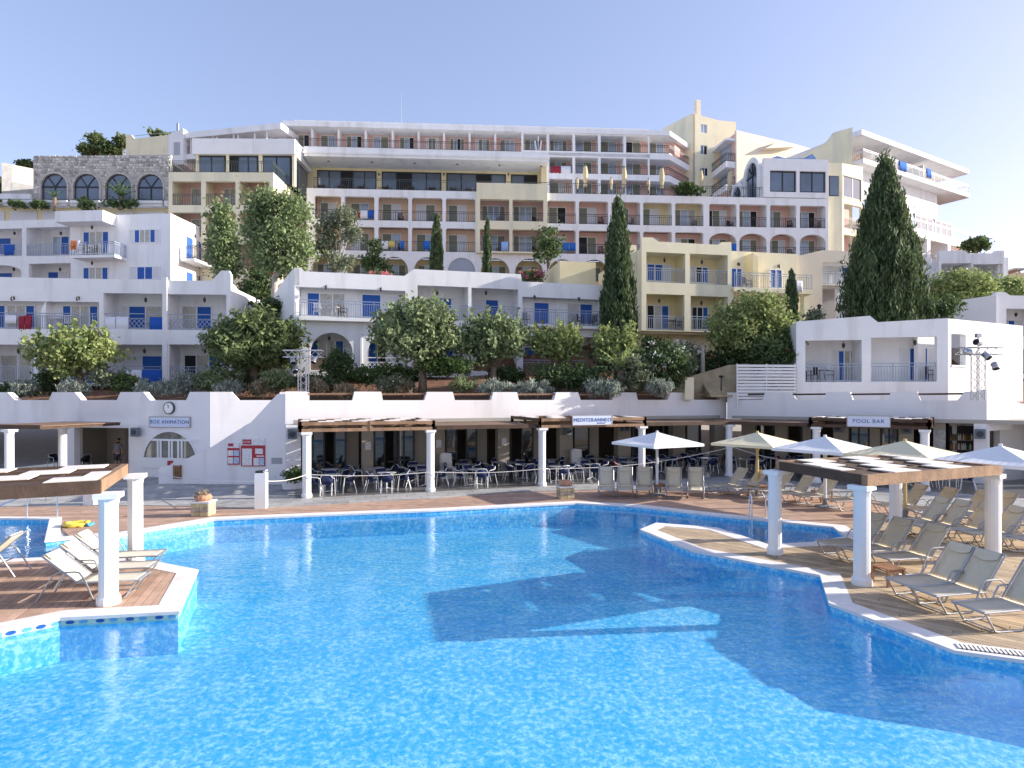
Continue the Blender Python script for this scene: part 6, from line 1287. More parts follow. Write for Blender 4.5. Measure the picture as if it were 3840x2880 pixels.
for x, y, a, lb in ((500, 2181, 190, 'nearest of the three cream loungers under the left pergola'), (543, 2134, 190, 'middle one of the three cream loungers under the left pergola'), (575, 2089, 191, 'farthest of the three cream loungers under the left pergola')): put_lounger(P2, x, y, a, lb, GL)
put_lounger(P2, -330, 2128, 12, 'cream lounger cut by the left picture edge, its back towards the pool', GL)
R0 = [(3365, 2184, 13, 'left one of the three nearest beige loungers at bottom right'), (3456, 2219, 13, 'middle one of the three nearest beige loungers at bottom right'), (3627, 2279, 12, 'beige lounger cut by the right edge, nearest to the viewer'),
      (3088, 2037, 12, 'beige lounger nearest the pool inlet, left of the near pergola column'), (3180, 2060, 12, 'beige lounger partly hidden by the near column of the right pergola'), (3297, 2089, 12, 'beige lounger just right of the near column, beside the wooden table'),
      (3349, 1952, 4, 'first beige lounger of the long row, right of the rear pergola column'), (3418, 1967, 4, 'second beige lounger of the long row behind the right pergola'), (3510, 1981, 4, 'third beige lounger of the long row behind the right pergola'), (3609, 1995, 3, 'fourth lounger of the long row, left of the right pergola column'), (3720, 2010, 3, 'fifth lounger of the long row, right of the right pergola column'), (3810, 2020, 3, 'last lounger of the long row at the right edge'),
      (3290, 1893, 4, 'lounger in the rearmost row behind the rear pergola column'), (3396, 1908, 4, 'second lounger of the rearmost row under the cream parasol'), (3520, 1920, 4, 'third lounger of the rearmost row'), (3608, 1930, 4, 'fourth lounger of the rearmost row left of the right column'), (3760, 1948, 3, 'lounger of the rearmost row at the right edge')]
for x, y, a, lb in R0: put_lounger(P1, x, y, a, lb, GR)
for i, (x, y) in enumerate(((2275, 1838), (2345, 1838), (2418, 1838), (2528, 1840), (2610, 1840))):
    put_lounger(P3, x, y, 91 - (x - 1920) / 40, ['leftmost lounger facing the pool on the far deck', 'second of the five loungers facing the pool on the far deck', 'third lounger facing the pool, left of the white parasol pole', 'fourth lounger facing the pool, right of the white parasol pole', 'fifth lounger facing the pool, right end of the far row'][i], GF)
for x, y, a, lb in ((2668, 1822, 20, 'angled lounger right of the five facing the pool, first'), (2740, 1831, 20, 'angled lounger left of the cream parasol pole'), (2832, 1838, 18, 'angled lounger right of the cream parasol pole'), (2905, 1850, 15, 'lounger behind the left front column of the right pergola'), (2990, 1860, 15, 'lounger left of the small table under the white parasol'), (3110, 1876, 12, 'lounger right of the small table under the white parasol')): put_lounger(P1, x, y, a, lb, GF)
for p in (P1, P2, P3):
    for c in list(p.children): bpy.data.objects.remove(c)
    bpy.data.objects.remove(p)

# ------------------------------------------------------------------ parasols
PWH = mat('white_parasol_cloth', (.80, .80, .80), .8, wave=('Y', 1.6, 1.5), bump=.2); PCR = mat('cream_parasol_cloth', (.76, .68, .46), .8, wave=('Y', 1.6, 1.5), bump=.2)
POLEC = mat('yellow_parasol_pole', (.62, .48, .20), .5)
def parasol(label, x, Y, z_edge, z_top, side, rz, cloth, pole, base=True):
    X = (x - CX) / F * Y; t = thing('parasol', label, 'parasol', (X, Y, 0), rz, 'open square parasols on the deck'); h = side / 2
    k = [(-h, -h), (h, -h), (h, h), (-h, h)]
    for i in range(4):
        a, b = k[i], k[(i + 1) % 4]; m = MB(); n = 6; v = []; f = []
        for r in range(n + 1):
            s = r / n
            for c in range(n + 1):
                u = c / n; px_, py = a[0] + (b[0] - a[0]) * u, a[1] + (b[1] - a[1]) * u; sag = .05 * math.sin(math.pi * s) * math.sin(math.pi * u)
                v.append((px_ * s, py * s, z_top + (z_edge - z_top) * s ** .93 - sag))
        f = [(r * (n + 1) + c, r * (n + 1) + c + 1, (r + 1) * (n + 1) + c + 1, (r + 1) * (n + 1) + c) for r in range(n) for c in range(n)]
        o = m.add(v, f).build('canopy_panel', cloth, t, smooth=True)
        MB().add([(*a, z_edge), (*b, z_edge), (*b, z_edge - .10), (*a, z_edge - .10)], [(0, 1, 2, 3)]).build('valance', cloth, t)
        MB().tube([(0, 0, z_top - .10), (a[0] * .98, a[1] * .98, z_edge - .03)], .014, 5).build('rib', pole, t); MB().tube([(0, 0, z_edge - .25), (a[0] * .5, a[1] * .5, (z_edge + z_top) / 2 - .06)], .012, 5).build('strut', pole, t)
    MB().tube([(0, 0, 0), (0, 0, z_top + .05)], .055, 10).build('pole', pole, t); MB().lathe([(.11, z_edge - .12), (.13, z_edge - .05), (.06, z_edge - .32)][::-1], 10).build('hub', pole, t)
    if base: MB().lathe([(.34, 0), (.34, .05), (.08, .08), (.08, .3)], 16).build('base', mat('parasol_base_grey', (.25, .26, .28), .7), t)
    return t
parasol('leftmost white parasol on the far deck behind the facing loungers', 2464, 25.2, 2.13, 2.58, 2.62, math.radians(28), PWH, mat('white_pole', (.75, .75, .77), .4))
parasol('left cream parasol with a yellow pole on the far deck', 2840, 25.0, 2.13, 2.58, 2.62, math.radians(40), PCR, POLEC)
parasol('middle white parasol just behind the right pergola roof', 3094, 22.4, 2.13, 2.58, 2.62, math.radians(35), PWH, _m['white_pole'])
parasol('right cream parasol above the right pergola roof', 3394, 20.2, 2.13, 2.58, 2.62, math.radians(33), PCR, POLEC)
parasol('white parasol at the right edge above the pergola corner', 3752, 18.1, 2.13, 2.58, 2.62, math.radians(31), PWH, _m['white_pole'])
# closed parasols on the hotel terrace
def closed(label, x, ytop, ybot, d):
    u, Y = HT.hit(x, d); p = HT.world(u, d, H - (ybot - CY) / F * Y); h = H - (ytop - CY) / F * Y - p.z; t = thing('closed_parasol', label, 'parasol', p, 0, 'closed parasols on the hotel terrace')
    MB().tube([(0, 0, 0), (0, 0, h)], .06, 6).build('pole', DKFRAME, t)
    r = h * .085; MB().lathe([(r * .75, h * .22), (r * .9, h * .28), (r * .6, h * .36), (r * 1.05, h * .5), (r * 1.1, h * .72), (r * .7, h * .92), (r * .2, h * .97)], 9).build('canopy', mat('furled_parasol_cloth', (.60, .50, .30), .9, var=.15, vscale=3), t)
    MB().lathe([(r * .75, h * .91), (r * .2, h)], 8).build('top_cap', mat('green_cap', (.03, .12, .08), .6), t)
for x, yt, yb, d, lb in ((2165, 665, 722, 1.5, 'leftmost short closed cream parasol on the hotel terrace'), (2195, 616, 722, 4.5, 'tall closed cream parasol, left of the three tall ones'), (2292, 664, 724, 1.5, 'short closed cream parasol between the first two tall ones'), (2341, 622, 726, 4.5, 'tall closed cream parasol in the middle of the terrace'), (2432, 668, 728, 1.5, 'short closed parasol right of the middle tall one'), (2482, 624, 730, 4.5, 'tall closed cream parasol, right of the three tall ones'), (2628, 632, 736, 3.5, 'closed parasol in front of the stair tower'), (2738, 636, 738, 3.5, 'rightmost closed parasol near the arched gables')): closed(lb, x, yt, yb, d)
S('terrace_plant', 'dark shrub behind the terrace railing below the stair tower', 2580, 712, 60.5, 50, 18, 1100, .2, LM['dark'], 'plant', stem=False)

# ------------------------------------------------------------------ restaurant tables and chairs
TTOP = mat('grey_table_top', (.58, .59, .61), .3, metal=.2); CHB = mat('navy_wicker', (.022, .035, .11), .6, var=.2, vscale=30, bump=.5, bscale=60); CHR = mat('red_wicker', (.22, .02, .03), .6)
CALU = mat('pale_chair_tube', (.78, .79, .80), .35, metal=.25)
def table_proto():
    t = thing('table', 'table', 'table'); MB().lathe([(.40, .715), (.41, .725), (.40, .74)], 20).build('table_top', TTOP, t); MB().tube([(0, 0, .05), (0, 0, .715)], .03, 8).build('leg', CALU, t)
    for i in range(4): a = i * math.pi / 2 + .4; MB().tube([(0, 0, .08), (.30 * math.cos(a), .30 * math.sin(a), .02)], .018, 6).build('foot', CALU, t)
    return t
def chair_proto(m):
    t = thing('chair', 'chair', 'chair')       # faces +x
    MB().box(-.2, .2, -.21, .21, .43, .46).build('seat', m, t)
    v = []; n = 8
    for zz, rr_, xo in ((.47, .21, 0.0), (.82, .24, -.06)):
        for i in range(n + 1): a = math.pi / 2 + math.pi * i / n; v.append((xo + rr_ * .75 * math.cos(a), rr_ * math.sin(a), zz - (.13 if zz > .6 and i in (0, n) else 0)))
    o = MB().add(v, [(i, i + 1, i + n + 2, i + n + 1) for i in range(n)]).build('backrest', m, t, smooth=True); o.modifiers.new('s', 'SOLIDIFY').thickness = .02
    for s in (-1, 1):
        MB().tube([(.26, s * .25, 0), (.19, s * .24, .62), (.12, s * .25, .66), (-.14, s * .25, .70), (-.22, s * .18, .82)], .017, 6).build('arm', CALU, t); MB().tube([(-.30, s * .23, 0), (-.17, s * .22, .5)], .017, 6).build('leg', CALU, t)
    MB().tube([(-.22, -.18, .82), (-.25, 0, .84), (-.22, .18, .82)], .015, 6).build('top_rail', CALU, t); return t
TP, CB, CR = table_proto(), chair_proto(CHB), chair_proto(CHR)
TB = [(1244, 1782, 'nearest table right of the first restaurant column', 4), (1450, 1773, 'second front table, midway between the first two columns', 4), (1596, 1763, 'front table half hidden by the second column', 3), (1786, 1760, 'front table midway between second and third column', 4),
      (1238, 1760, 'second row table behind the one by the first column', 2), (1403, 1757, 'second row table in front of the beige pillar', 2), (1560, 1747, 'second row table left of the second column', 3), (1737, 1741, 'second row table right of the second column', 3), (1300, 1738, 'third row table behind the first pergola', 2), (1480, 1731, 'third row table by the glazing under the first pergola', 2), (1870, 1733, 'third row table under the flat canopy', 3),
      (1962, 1742, 'front table left of the third column', 4), (2086, 1749, 'front table just right of the third column', 4), (2219, 1741, 'front table below the mediteranneo sign', 4), (2060, 1724, 'second row table behind the third column', 2), (2238, 1720, 'second row table behind the sign', 3), (2354, 1733, 'front table left of the fourth column', 3), (2330, 1714, 'third row table left of the fourth column', 2), (2480, 1722, 'table behind the left white parasol pole', 3), (2530, 1710, 'second row table behind the left white parasol', 2), (2640, 1718, 'table left of the corner column', 4), (2680, 1704, 'second row table at the corner column', 2),
      (2800, 1722, 'table behind the cream parasol pole', 3), (2890, 1716, 'table right of the cream parasol', 3), (2980, 1722, 'bar table left of the middle white parasol', 3), (3020, 1712, 'second bar table behind the middle white parasol', 2), (3200, 1745, 'bar table seen above the right pergola roof', 2), (3400, 1760, 'bar table below the right pergola beam', 3), (3560, 1772, 'bar table near the far right pergola corner', 3)]
rc = random.Random(21); used = {0: False}
WAY = ['left', 'right', 'rear', 'front']
for i, (x, y, lb, nc) in enumerate(TB):
    X, Y = gp(x, y, .74); rot = rc.uniform(-.3, .3)
    t = copytree(TP, (X, Y, .022), rot); tag(t, 'round grey metal table, ' + lb, 'table', 'tables of the pool restaurant')
    base = RF.a if x < 2735 else RR.a
    for j in range(nc):
        a = base + [math.pi, 0, math.pi / 2, -math.pi / 2][j] + rc.uniform(-.3, .3); r = .62 + rc.uniform(0, .12)
        src = CR if (x, j) in ((2354, 0), (3400, 0), (3400, 1), (2980, 0)) else CB
        c = copytree(src, (X + r * math.cos(a), Y + r * math.sin(a), .022), a + math.pi + rc.uniform(-.2, .2))
        tag(c, '%s chair %s of %s' % ('red wicker' if src is CR else 'navy wicker', ('left', 'right', 'behind', 'in front')[j], lb), 'chair', 'chairs of the pool restaurant')
for p in (TP, CB, CR):
    for c in list(p.children): bpy.data.objects.remove(c)
    bpy.data.objects.remove(p)
# chairs in the animation room
CK = chair_proto(mat('black_chair', (.02, .02, .025), .5))
for x, y, a, lb in ((205, 1750, 0, 'black chair with steel frame left of the second left column'), (292, 1746, .2, 'left one of two black chairs in the shaded room'), (318, 1746, 2.9, 'right one of two black chairs in the shaded room')):
    u, Y = LW.hit(x, 1.6); p = LW.world(u, 1.6, .032); c = copytree(CK, p, LW.a + a); tag(c, lb, 'chair', 'black chairs in the animation room')
for c in list(CK.children): bpy.data.objects.remove(c)
bpy.data.objects.remove(CK)

# ------------------------------------------------------------------ small things on the decks
def side_table(label, x, y, s=.42, h=.36):
    X, Y = gp(x, y); t = thing('side_table', label, 'table', (X, Y, .006), .25, 'low wooden side tables')
    for i in range(5): MB().box(-s / 2 + s * i / 5 + .004, -s / 2 + s * (i + 1) / 5 - .004, -s / 2, s / 2, h - .025, h).build('slat', WOODT, t)
    q = MB()
    for a, b in ((-1, -1), (1, -1), (1, 1), (-1, 1)): MB().box(a * (s / 2 - .03) - .025, a * (s / 2 - .03) + .025, b * (s / 2 - .03) - .025, b * (s / 2 - .03) + .025, 0, h - .025).build('leg', WOODT, t)
    for b in (-1, 1): MB().box(-s / 2 + .055, s / 2 - .055, b * (s / 2 - .03) - .012, b * (s / 2 - .03) + .012, h - .10, h - .026).build('apron', WOODT, t)
side_table('low wooden side table right of the near column of the right pergola', 3330, 2190, .46, .38)
side_table('low wooden table around the leftmost white parasol pole', 2466, 1852, .55, .42); side_table('low wooden table under the cream parasol', 2845, 1857, .6, .4); side_table('low wooden table under the middle white parasol', 3082, 1880, .55, .42); side_table('small wooden table hidden between the left deck loungers', 330, 2130, .4, .3)
def urn(label, x, y, rz, plant):
    X, Y = gp(x, y); t = thing('planter_box', label, 'planter', (X, Y, .006), rz, 'stone clad bins at the pool edge')
    q = MB(); rr = random.Random(4)
    MB().box(-.27, .27, -.27, .27, 0, .44).build('core', mat('sand_mortar', (.40, .34, .22), .9), t)
    for r in range(3):
        for s in range(4):
            for k in range(2):
                o = MB().box(-.28 + .28 * k + .006, -.28 + .28 * (k + 1) - .006, -.292, -.26, .145 * r + .008, .145 * (r + 1) - .006).build('stone', mat('sand_stone', (.50, .42, .25), .9, var=.3, vscale=5, bump=.5, bscale=12) if r != 1 else mat('dark_sand_stone', (.36, .31, .24), .9, var=.35, vscale=6, bump=.6, bscale=12), t); o.rotation_euler = (0, 0, s * math.pi / 2)
    MB().box(-.32, .32, -.32, .32, .44, .49).build('lid', COPE, t)
    MB().lathe([(.20, .49), (.27, .56), (.28, .62), (.22, .70), (.14, .71)], 14).build('bowl', mat('terracotta', (.48, .25, .15), .8, var=.2, vscale=6), t)
    if plant: P = cloud([((0, 0, .72), (.2, .2, .07))], 160, .04, 8) ; obj('plant', leaves_mesh('plant', P, .06 * np.ones(len(P)), LM['dry']), t, kind='stuff')
urn('stone clad planter box with terracotta bowl at the left far pool edge', 763, 1932, .05, True); urn('stone clad planter box in the shade at the pool edge left of the facing loungers', 2120, 1868, .2, False)
p = gp(980, 1905); t = thing('white_pillar', 'square white pillar with black lamp top between the pool and the stair', 'pillar', (*p, 0), .16)
MB().box(-.19, .19, -.19, .19, 0, 1.28).build('shaft', COLW, t); MB().box(-.17, .1, -.17, .17, 1.28, 1.35).build('cap', DKFRAME, t); MB().obox((.13, 0, 1.34), (.1, .34, .03), ry=-.3).build('lamp', COLW, t)
# stone trough with shrub by the first column
p = gp(1112, 1832); t = thing('flower_trough', 'white flower trough with a green shrub left of the first restaurant column', 'planter', (*p, 0), .3)
MB().slab([(-.55, 0), (.55, 0), (.62, .38), (-.62, .38)], [], -.2, .25).build('trough', WALLW, t); P = cloud([((0, 0, .6), (.55, .3, .3))], 1500, .08); obj('foliage', leaves_mesh('foliage', P, .06 * np.ones(len(P)), LM['hedge']), t, kind='stuff')
# slatted litter bin
p = gp(668, 1814); t = thing('litter_bin', 'litter bin of upright wooden slats on a thin post beside the stair', 'bin', (*p, 0))
MB().tube([(0, 0, 0), (0, 0, .3)], .025, 7).build('post', DKFRAME, t)
for i in range(14): a = 2 * math.pi * i / 14; MB().obox((.2 * math.cos(a), .2 * math.sin(a), .56), (.02, .06, .62), a).build('slat', WOODT, t)
MB().lathe([(.17, .28), (.18, .80)], 14).build('liner', DARK, t)
# rope barrier
ROPE = mat('white_rope', (.72, .70, .66), .8)
def rope(label, pts, sag=.12, r=.014):
    q = []; 
    for a, b in zip(pts, pts[1:]):
        for i in range(9): s = i / 8; v = Vector(a).lerp(Vector(b), s); v.z -= sag * math.sin(math.pi * s); q.append(v)
    c = q[0].copy(); o = MB().tube([v - c for v in q], r, 5).build('rope', ROPE, None, c); return tag(o, label, 'rope', 'rope barriers along the restaurant terrace')
cz = [RF.world(u, -.25, z) for u, z in ((0, .95), (4.99, .85), (10.1, .8))]; e5 = RF.world(20.3, -.25, 1.5)
pp = gp(980, 1905); rope('white rope from the square pillar past the restaurant columns', [(pp[0], pp[1] + .19, .95), cz[0], cz[1], cz[2]], .10); rope('white rope rising from the third column to the corner column', [cz[2] + Vector((0, 0, -.02)), e5], .3)
pr = RR.world(4.03, -.25, .9); rope('white rope from the corner column down to the bar column', [e5, pr], .15)
ps = gp(320, 1897); rope('white rope from the left edge across the shaded paving to the square pillar', [(*gp(500, 1800), .5), (pp[0] - .19, pp[1], .95)], .15)
# low white pillar beneath the left pergola
p = gp(345, 1890); t = tag(MB().box(-.2, .2, -.2, .2, 0, .75).build('low_pillar', WALLW, None, (*p, 0)), 'low white pillar seen left of the near column of the left pergola', 'pillar')
# inflatable
p = gp(287, 1973); t = thing('inflatable_ring', 'yellow and blue deflating swim float lying on the far deck', 'float', (*p, .01), .1); t.scale = (.8, .8, .62)
def torus(R1, r2, m, nm, a0, a1, sx=1.0):
    q = MB(); n = 18; pts = [(R1 * math.cos(a0 + (a1 - a0) * i / n) * sx, R1 * math.sin(a0 + (a1 - a0) * i / n), r2 * (.8 + .25 * math.sin(i * 1.7))) for i in range(n + 1)]; q.tube(pts, [r2 * (1 + .2 * math.sin(i * 2.3)) for i in range(n + 1)], 9); q.build(nm, m, t, smooth=True)
torus(.3, .11, mat('yellow_vinyl', (.80, .60, .08), .35, var=.2, vscale=8), 'ring', .3, 5.9, 1.2); torus(.36, .08, mat('blue_vinyl', (.08, .35, .60), .35), 'tail', -.5, .4, 1.5)
# pool ladders and hand rails
def ladder(label, x, y, rz, h=.75):
    X, Y = gp(x, y); t = thing('pool_ladder', label, 'ladder', (X, Y, 0), rz)
    for s in (-1, 1): MB().tube([(s * .26, .35, -.02), (s * .26, .35, h * .75), (s * .26, .30, h * .93), (s * .26, .18, h), (s * .26, .05, h * .92), (s * .26, -.03, h * .7), (s * .26, -.08, -.75)], .022, 9).build('rail', STEEL, t)
    for k in range(3): MB().box(-.25, .25, -.12, -.05, -.28 - .2 * k, -.26 - .2 * k).build('rung', STEEL, t)
ladder('curved steel pool ladder on the far edge of the pool inlet', 2850, 1949, -.16, .8)
X, Y = gp(215, 1943); t = thing('handrail', 'steel handrail sloping into the small pool at left', 'rail', (X, Y, 0)); MB().tube([(0, 0, 0), (0, 0, .95), (-.06, 0, 1.03), (-.25, 0, 1.05), (-.45, -.05, .98), (-2.6, -2.3, -.2)], .024, 8).build('rail', STEEL, t); MB().tube([(-1.0, 0, 0), (-1.0, 0, 1.0)], .02, 8).build('post', STEEL, t)
p = gp(140, 1885); t = thing('no_entry_sign', 'white low sign with a red ring behind the left pergola', 'sign', (p[0], p[1], 0)); MB().box(-.4, .4, 0, .03, .35, .62).build('panel', FRAMEW, t); q = MB(); n = 20
q.slab([(.2 * math.cos(6.283 * i / n), .6 + .2 * math.sin(6.283 * i / n)) for i in range(n) if .6 + .2 * math.sin(6.283 * i / n) < .62], [], -.01, -.001); MB().tube([(.2 * math.cos(math.pi + math.pi * i / 10), -.01, .6 + .2 * math.sin(math.pi + math.pi * i / 10)) for i in range(11)], .022, 6).build('ring', RED, t)
for s in (-.3, .3): MB().box(s - .02, s + .02, .03, .06, 0, .5).build('post', ALU, t)
# drain grating at bottom right
a, b = Vector(gp(3600, 2440)), Vector(gp(3900, 2478)); L = (b - a).length; ang = math.atan2((b - a).y, (b - a).x); t = thing('drain_grating', 'white slotted overflow grating in the coping at bottom right', 'grating', (a.x, a.y, .02), ang)
for i in range(int(L / .06)): MB().box(.06 * i, .06 * i + .034, .05, .26, -.004, .010).build('slat', COPE, t)
MB().box(0, L, .04, .27, -.006, -.0045).build('gutter', DARK, t)
# blue oval tile motifs on the deck fascia
MOT = mat('blue_tile_motif', (.02, .10, .36), .3); ML = mat('pale_tile_motif', (.12, .38, .62), .3); fas = mat('pale_green_fascia_tile', (.50, .62, .52), .4)
def fascia(p, q_, n):
    a, b = Vector(gp(*p)), Vector(gp(*q_)); L = (b - a).length; ang = math.atan2((b - a).y, (b - a).x); nn = Vector((math.sin(ang), -math.cos(ang))) * .006
    t = obj('fascia_band', None, basin, (a.x + nn.x, a.y + nn.y, 0)); t.rotation_euler = (0, 0, ang)
    MB().box(.02, L - .02, -.002, .012, -.16, -.046).build('tile_band', fas, t)
    for i in range(n):
        x = L * (i + .35) / n
        for k, (o, m) in enumerate(((0, MOT), (.22, ML))): MB().slab([(x + o + .075 * math.cos(.524 * j), -.088 + .034 * math.sin(.524 * j)) for j in range(12)], [], -.008, -.002).build('tile_motif', m, t)
fascia((224, 2317), (668, 2293), 4); fascia((0, 2362), (224, 2317), 2)
# truss towers with spotlights
TRW = mat('white_truss_paint', (.72, .72, .74), .4, metal=.2)
def truss(a, b, w, m, step=.35):
    q = MB(); a = Vector(a); b = Vector(b); d = (b - a).normalized(); up = Vector((0, 1, 0)); r = d.cross(up).normalized() * w / 2; f = up * w / 2; cs = [r + f, r - f, -r - f, -r + f]
    for c in cs: q.tube([a + c, b + c], .024, 6)
    L = (b - a).length; n = max(2, int(L / step))
    for i in range(n):
        p0, p1 = a + d * L * i / n, a + d * L * (i + 1) / n
        for k in range(4): q.tube([p0 + cs[k], p1 + cs[(k + 1) % 4]], .012, 5)
    return q
def spot(par, p, yaw, pitch):
    o = MB().lathe([(.06, 0), (.13, .04), (.14, .28), (.15, .30), (.15, .34)], 12).build('spotlight', ALU, par, p, smooth=True); o.rotation_euler = (pitch, 0, yaw); MB().lathe([(.13, .341), (.13, .345)], 12).build('lens', DARK, o)
    MB().box(-.17, .17, -.02, .02, .12, .16).build('yoke', DKFRAME, o)
def tower(label, x, ybase, ytop, x0, x1, Y, m, w=.42):
    b = at(x, ybase, Y); t = thing('lighting_truss', label, 'truss', b); h = at(x, ytop, Y).z - b.z; k = Y / F
    truss((0, 0, -.4), (0, 0, h), w, m).build('mast', m, t); truss(((x0 - x) * k, 0, h + .02), ((x1 - x) * k, 0, h + .02), w * .85, m).build('cross_arm', m, t); return t, h, k
t, h, k = tower('white lattice lighting tower with cross arm and spotlights at left of the terrace', 1138, 1476, 1328, 1065, 1210, 32.6, TRW); spot(t, (-.5, -.3, h - .25), .6, 2.4); spot(t, (-.35, -.3, h - .75), .4, 2.2); spot(t, (.75, -.3, h - .2), -.4, 2.5)
t, h, k = tower('grey lattice lighting tower with four spotlights in front of the right bungalow', 3668, 1468, 1318, 3590, 3750, 27.4, mat('grey_truss', (.48, .49, .50), .4, metal=.6), .36); spot(t, (-.85, -.25, h + .05), 1.2, 2.0); spot(t, (0, -.3, h - .1), .3, 2.3); spot(t, (.55, -.2, h - .5), -.2, 2.6); spot(t, (.05, -.1, h + .35), -1.2, 1.4)
MB().tube([(0, 0, h), (0, 0, h + .75)], .02, 6).build('antenna', DKFRAME, t); MB().box(-.1, .1, -.08, .08, h + .62, h + .8).build('sensor', ALU, t)
# white slatted fence beside the right bungalow
a, b = at(2762, 1300, 34.5), at(2985, 1300, 34.8); L = (b - a).length; fe = thing('slat_fence', 'white horizontal slat fence left of the right bungalow', 'fence', (a.x, a.y, 0), math.atan2(b.y - a.y, b.x - a.x)); z0, z1 = 3.9, at(2800, 1364, 34.6).z; n = 11
for i in range(n): zz = z0 + (z1 - z0) * i / n; MB().box(0, L, -.02, .02, zz, zz + (z1 - z0) / n * .72).build('slat', FRAMEW, fe)
for x in (0.02, L * .5, L - .08): MB().box(x, x + .06, .02, .08, 3.4, z1).build('post', FRAMEW, fe)
ch = thing('vent_hood', 'white round topped vent hood behind the slat fence', 'vent', at(2900, 1364, 36)); MB().slab([(-.5, -.6), (.55, -.6), (.55, .25), (.2, .42), (-.25, .42), (-.48, .2)], [], 0, .8).build('hood', WHITE, ch)
# path with steps, lamp post and garden lantern
pa = thing('garden_stair', 'tan stone path wall and steps between oleander and slat fence', 'stair', at(2640, 1440, 35.5)); q = MB()
MB().slab([(-2.2, -.9), (3.0, -.9), (3.0, 1.25), (1.8, 1.15), (-.6, .45), (-2.2, .1)], [], .9, 1.2).build('path_wall', mat('tan_path_stone', (.44, .36, .24), .95, var=.2, vscale=2, bump=.5, bscale=10), pa)
for i in range(6): MB().box(.2, 1.9, -.6 + .28 * i, 1.0, -.75 + .14 * i, -.615 + .14 * i).build('step', _m['tan_path_stone'], pa)
MB().box(-1.35, -.85, -.9, -.4, -.9, .35).build('pier', YEL2, pa)
MB().slab([(1.9, -.9), (3.2, -.9), (3.2, .1), (2.3, .1), (1.9, -.2)], [], -.7, -.4).build('white_kerb', WHITE, pa)
def lamppost(label, x, ybase, ytop, Y):
    b = at(x, ybase, Y); h = at(x, ytop, Y).z - b.z; t = thing('garden_lamp', label, 'lamp', b); MB().tube([(0, 0, -.3), (0, 0, h * .72)], [.05, .035], 8).build('post', DKFRAME, t); MB().lathe([(.04, h * .72), (.10, h * .76), (.14, h * .9), (.16, h * .92), (.03, h)], 6).build('lantern_head', DKFRAME, t)
lamppost('black garden lantern beside the steps', 2705, 1445, 1407, 33.5); lamppost('dark lamp post with lantern left of the huge cypress', 3072, 1210, 1140, 40)
b = at(2635, 1395, 37); tag(MB().tube([(0, 0, -.4), (0, 0, 1.6)], [.14, .12], 8).build('bare_post', BARKP, None, b), 'bare pale post standing by the garden path', 'post')
# small roof aerial
p = HT.world(HT.u(2018, 1.3), 1.3, z1_); t = thing('roof_aerial', 'white panel aerial on the end of the wide hotel canopy', 'aerial', p); MB().tube([(0, 0, 0), (0, 0, 1.6)], .04, 6).build('mast', ALU, t)
for s in (-1, 1): MB().obox((s * .25, 0, .7), (.14, .1, .9), 0, 0, s * .15).build('panel', FRAMEW, t)
# ------------------------------------------------------------------ towels, balcony furniture, the man
def towel(label, B, x0, x1, y, h, d, m, group='towels hung on balcony railings'):
    a, b = B.u(x0, d), B.u(x1, d); zt_ = B.z((x0 + x1) / 2, y, d); c = B.world((a + b) / 2, d, zt_); w = (b - a) / 2; o = MB(); n = 8; v = []
    for i in range(n + 1):
        u = -w + 2 * w * i / n; wob = .02 * math.sin(i * 1.9)
        v += [(u, .05, -h * .5), (u, .05, 0.02), (u, -.02, .035), (u, -.05 + wob, -h * .5), (u, -.045 - wob, -h * (1 + .02 * math.sin(i)))]
    f = [(i * 5 + k, i * 5 + k + 1, (i + 1) * 5 + k + 1, (i + 1) * 5 + k) for i in range(n) for k in range(4)]
    ob = o.add(v, f).build('towel', m, None, c, smooth=True); ob.rotation_euler = (0, 0, B.a); ob.modifiers.new('s', 'SOLIDIFY').thickness = .015
    return tag(ob, label, 'towel', group)
TWH = mat('white_towel', (.75, .76, .8), .95); TBL = mat('blue_towel', (.02, .10, .42), .95); TRD = mat('red_towel', (.32, .03, .05), .95, var=.2, vscale=8); TLB = mat('light_blue_towel', (.30, .48, .80), .95); TYE = mat('yellow_towel', (.68, .52, .14), .95); TBR = mat('bright_blue_towel', (.02, .14, .50), .95); TOR = mat('striped_towel', (.75, .22, .06), .95, var=.8, vscale=5)
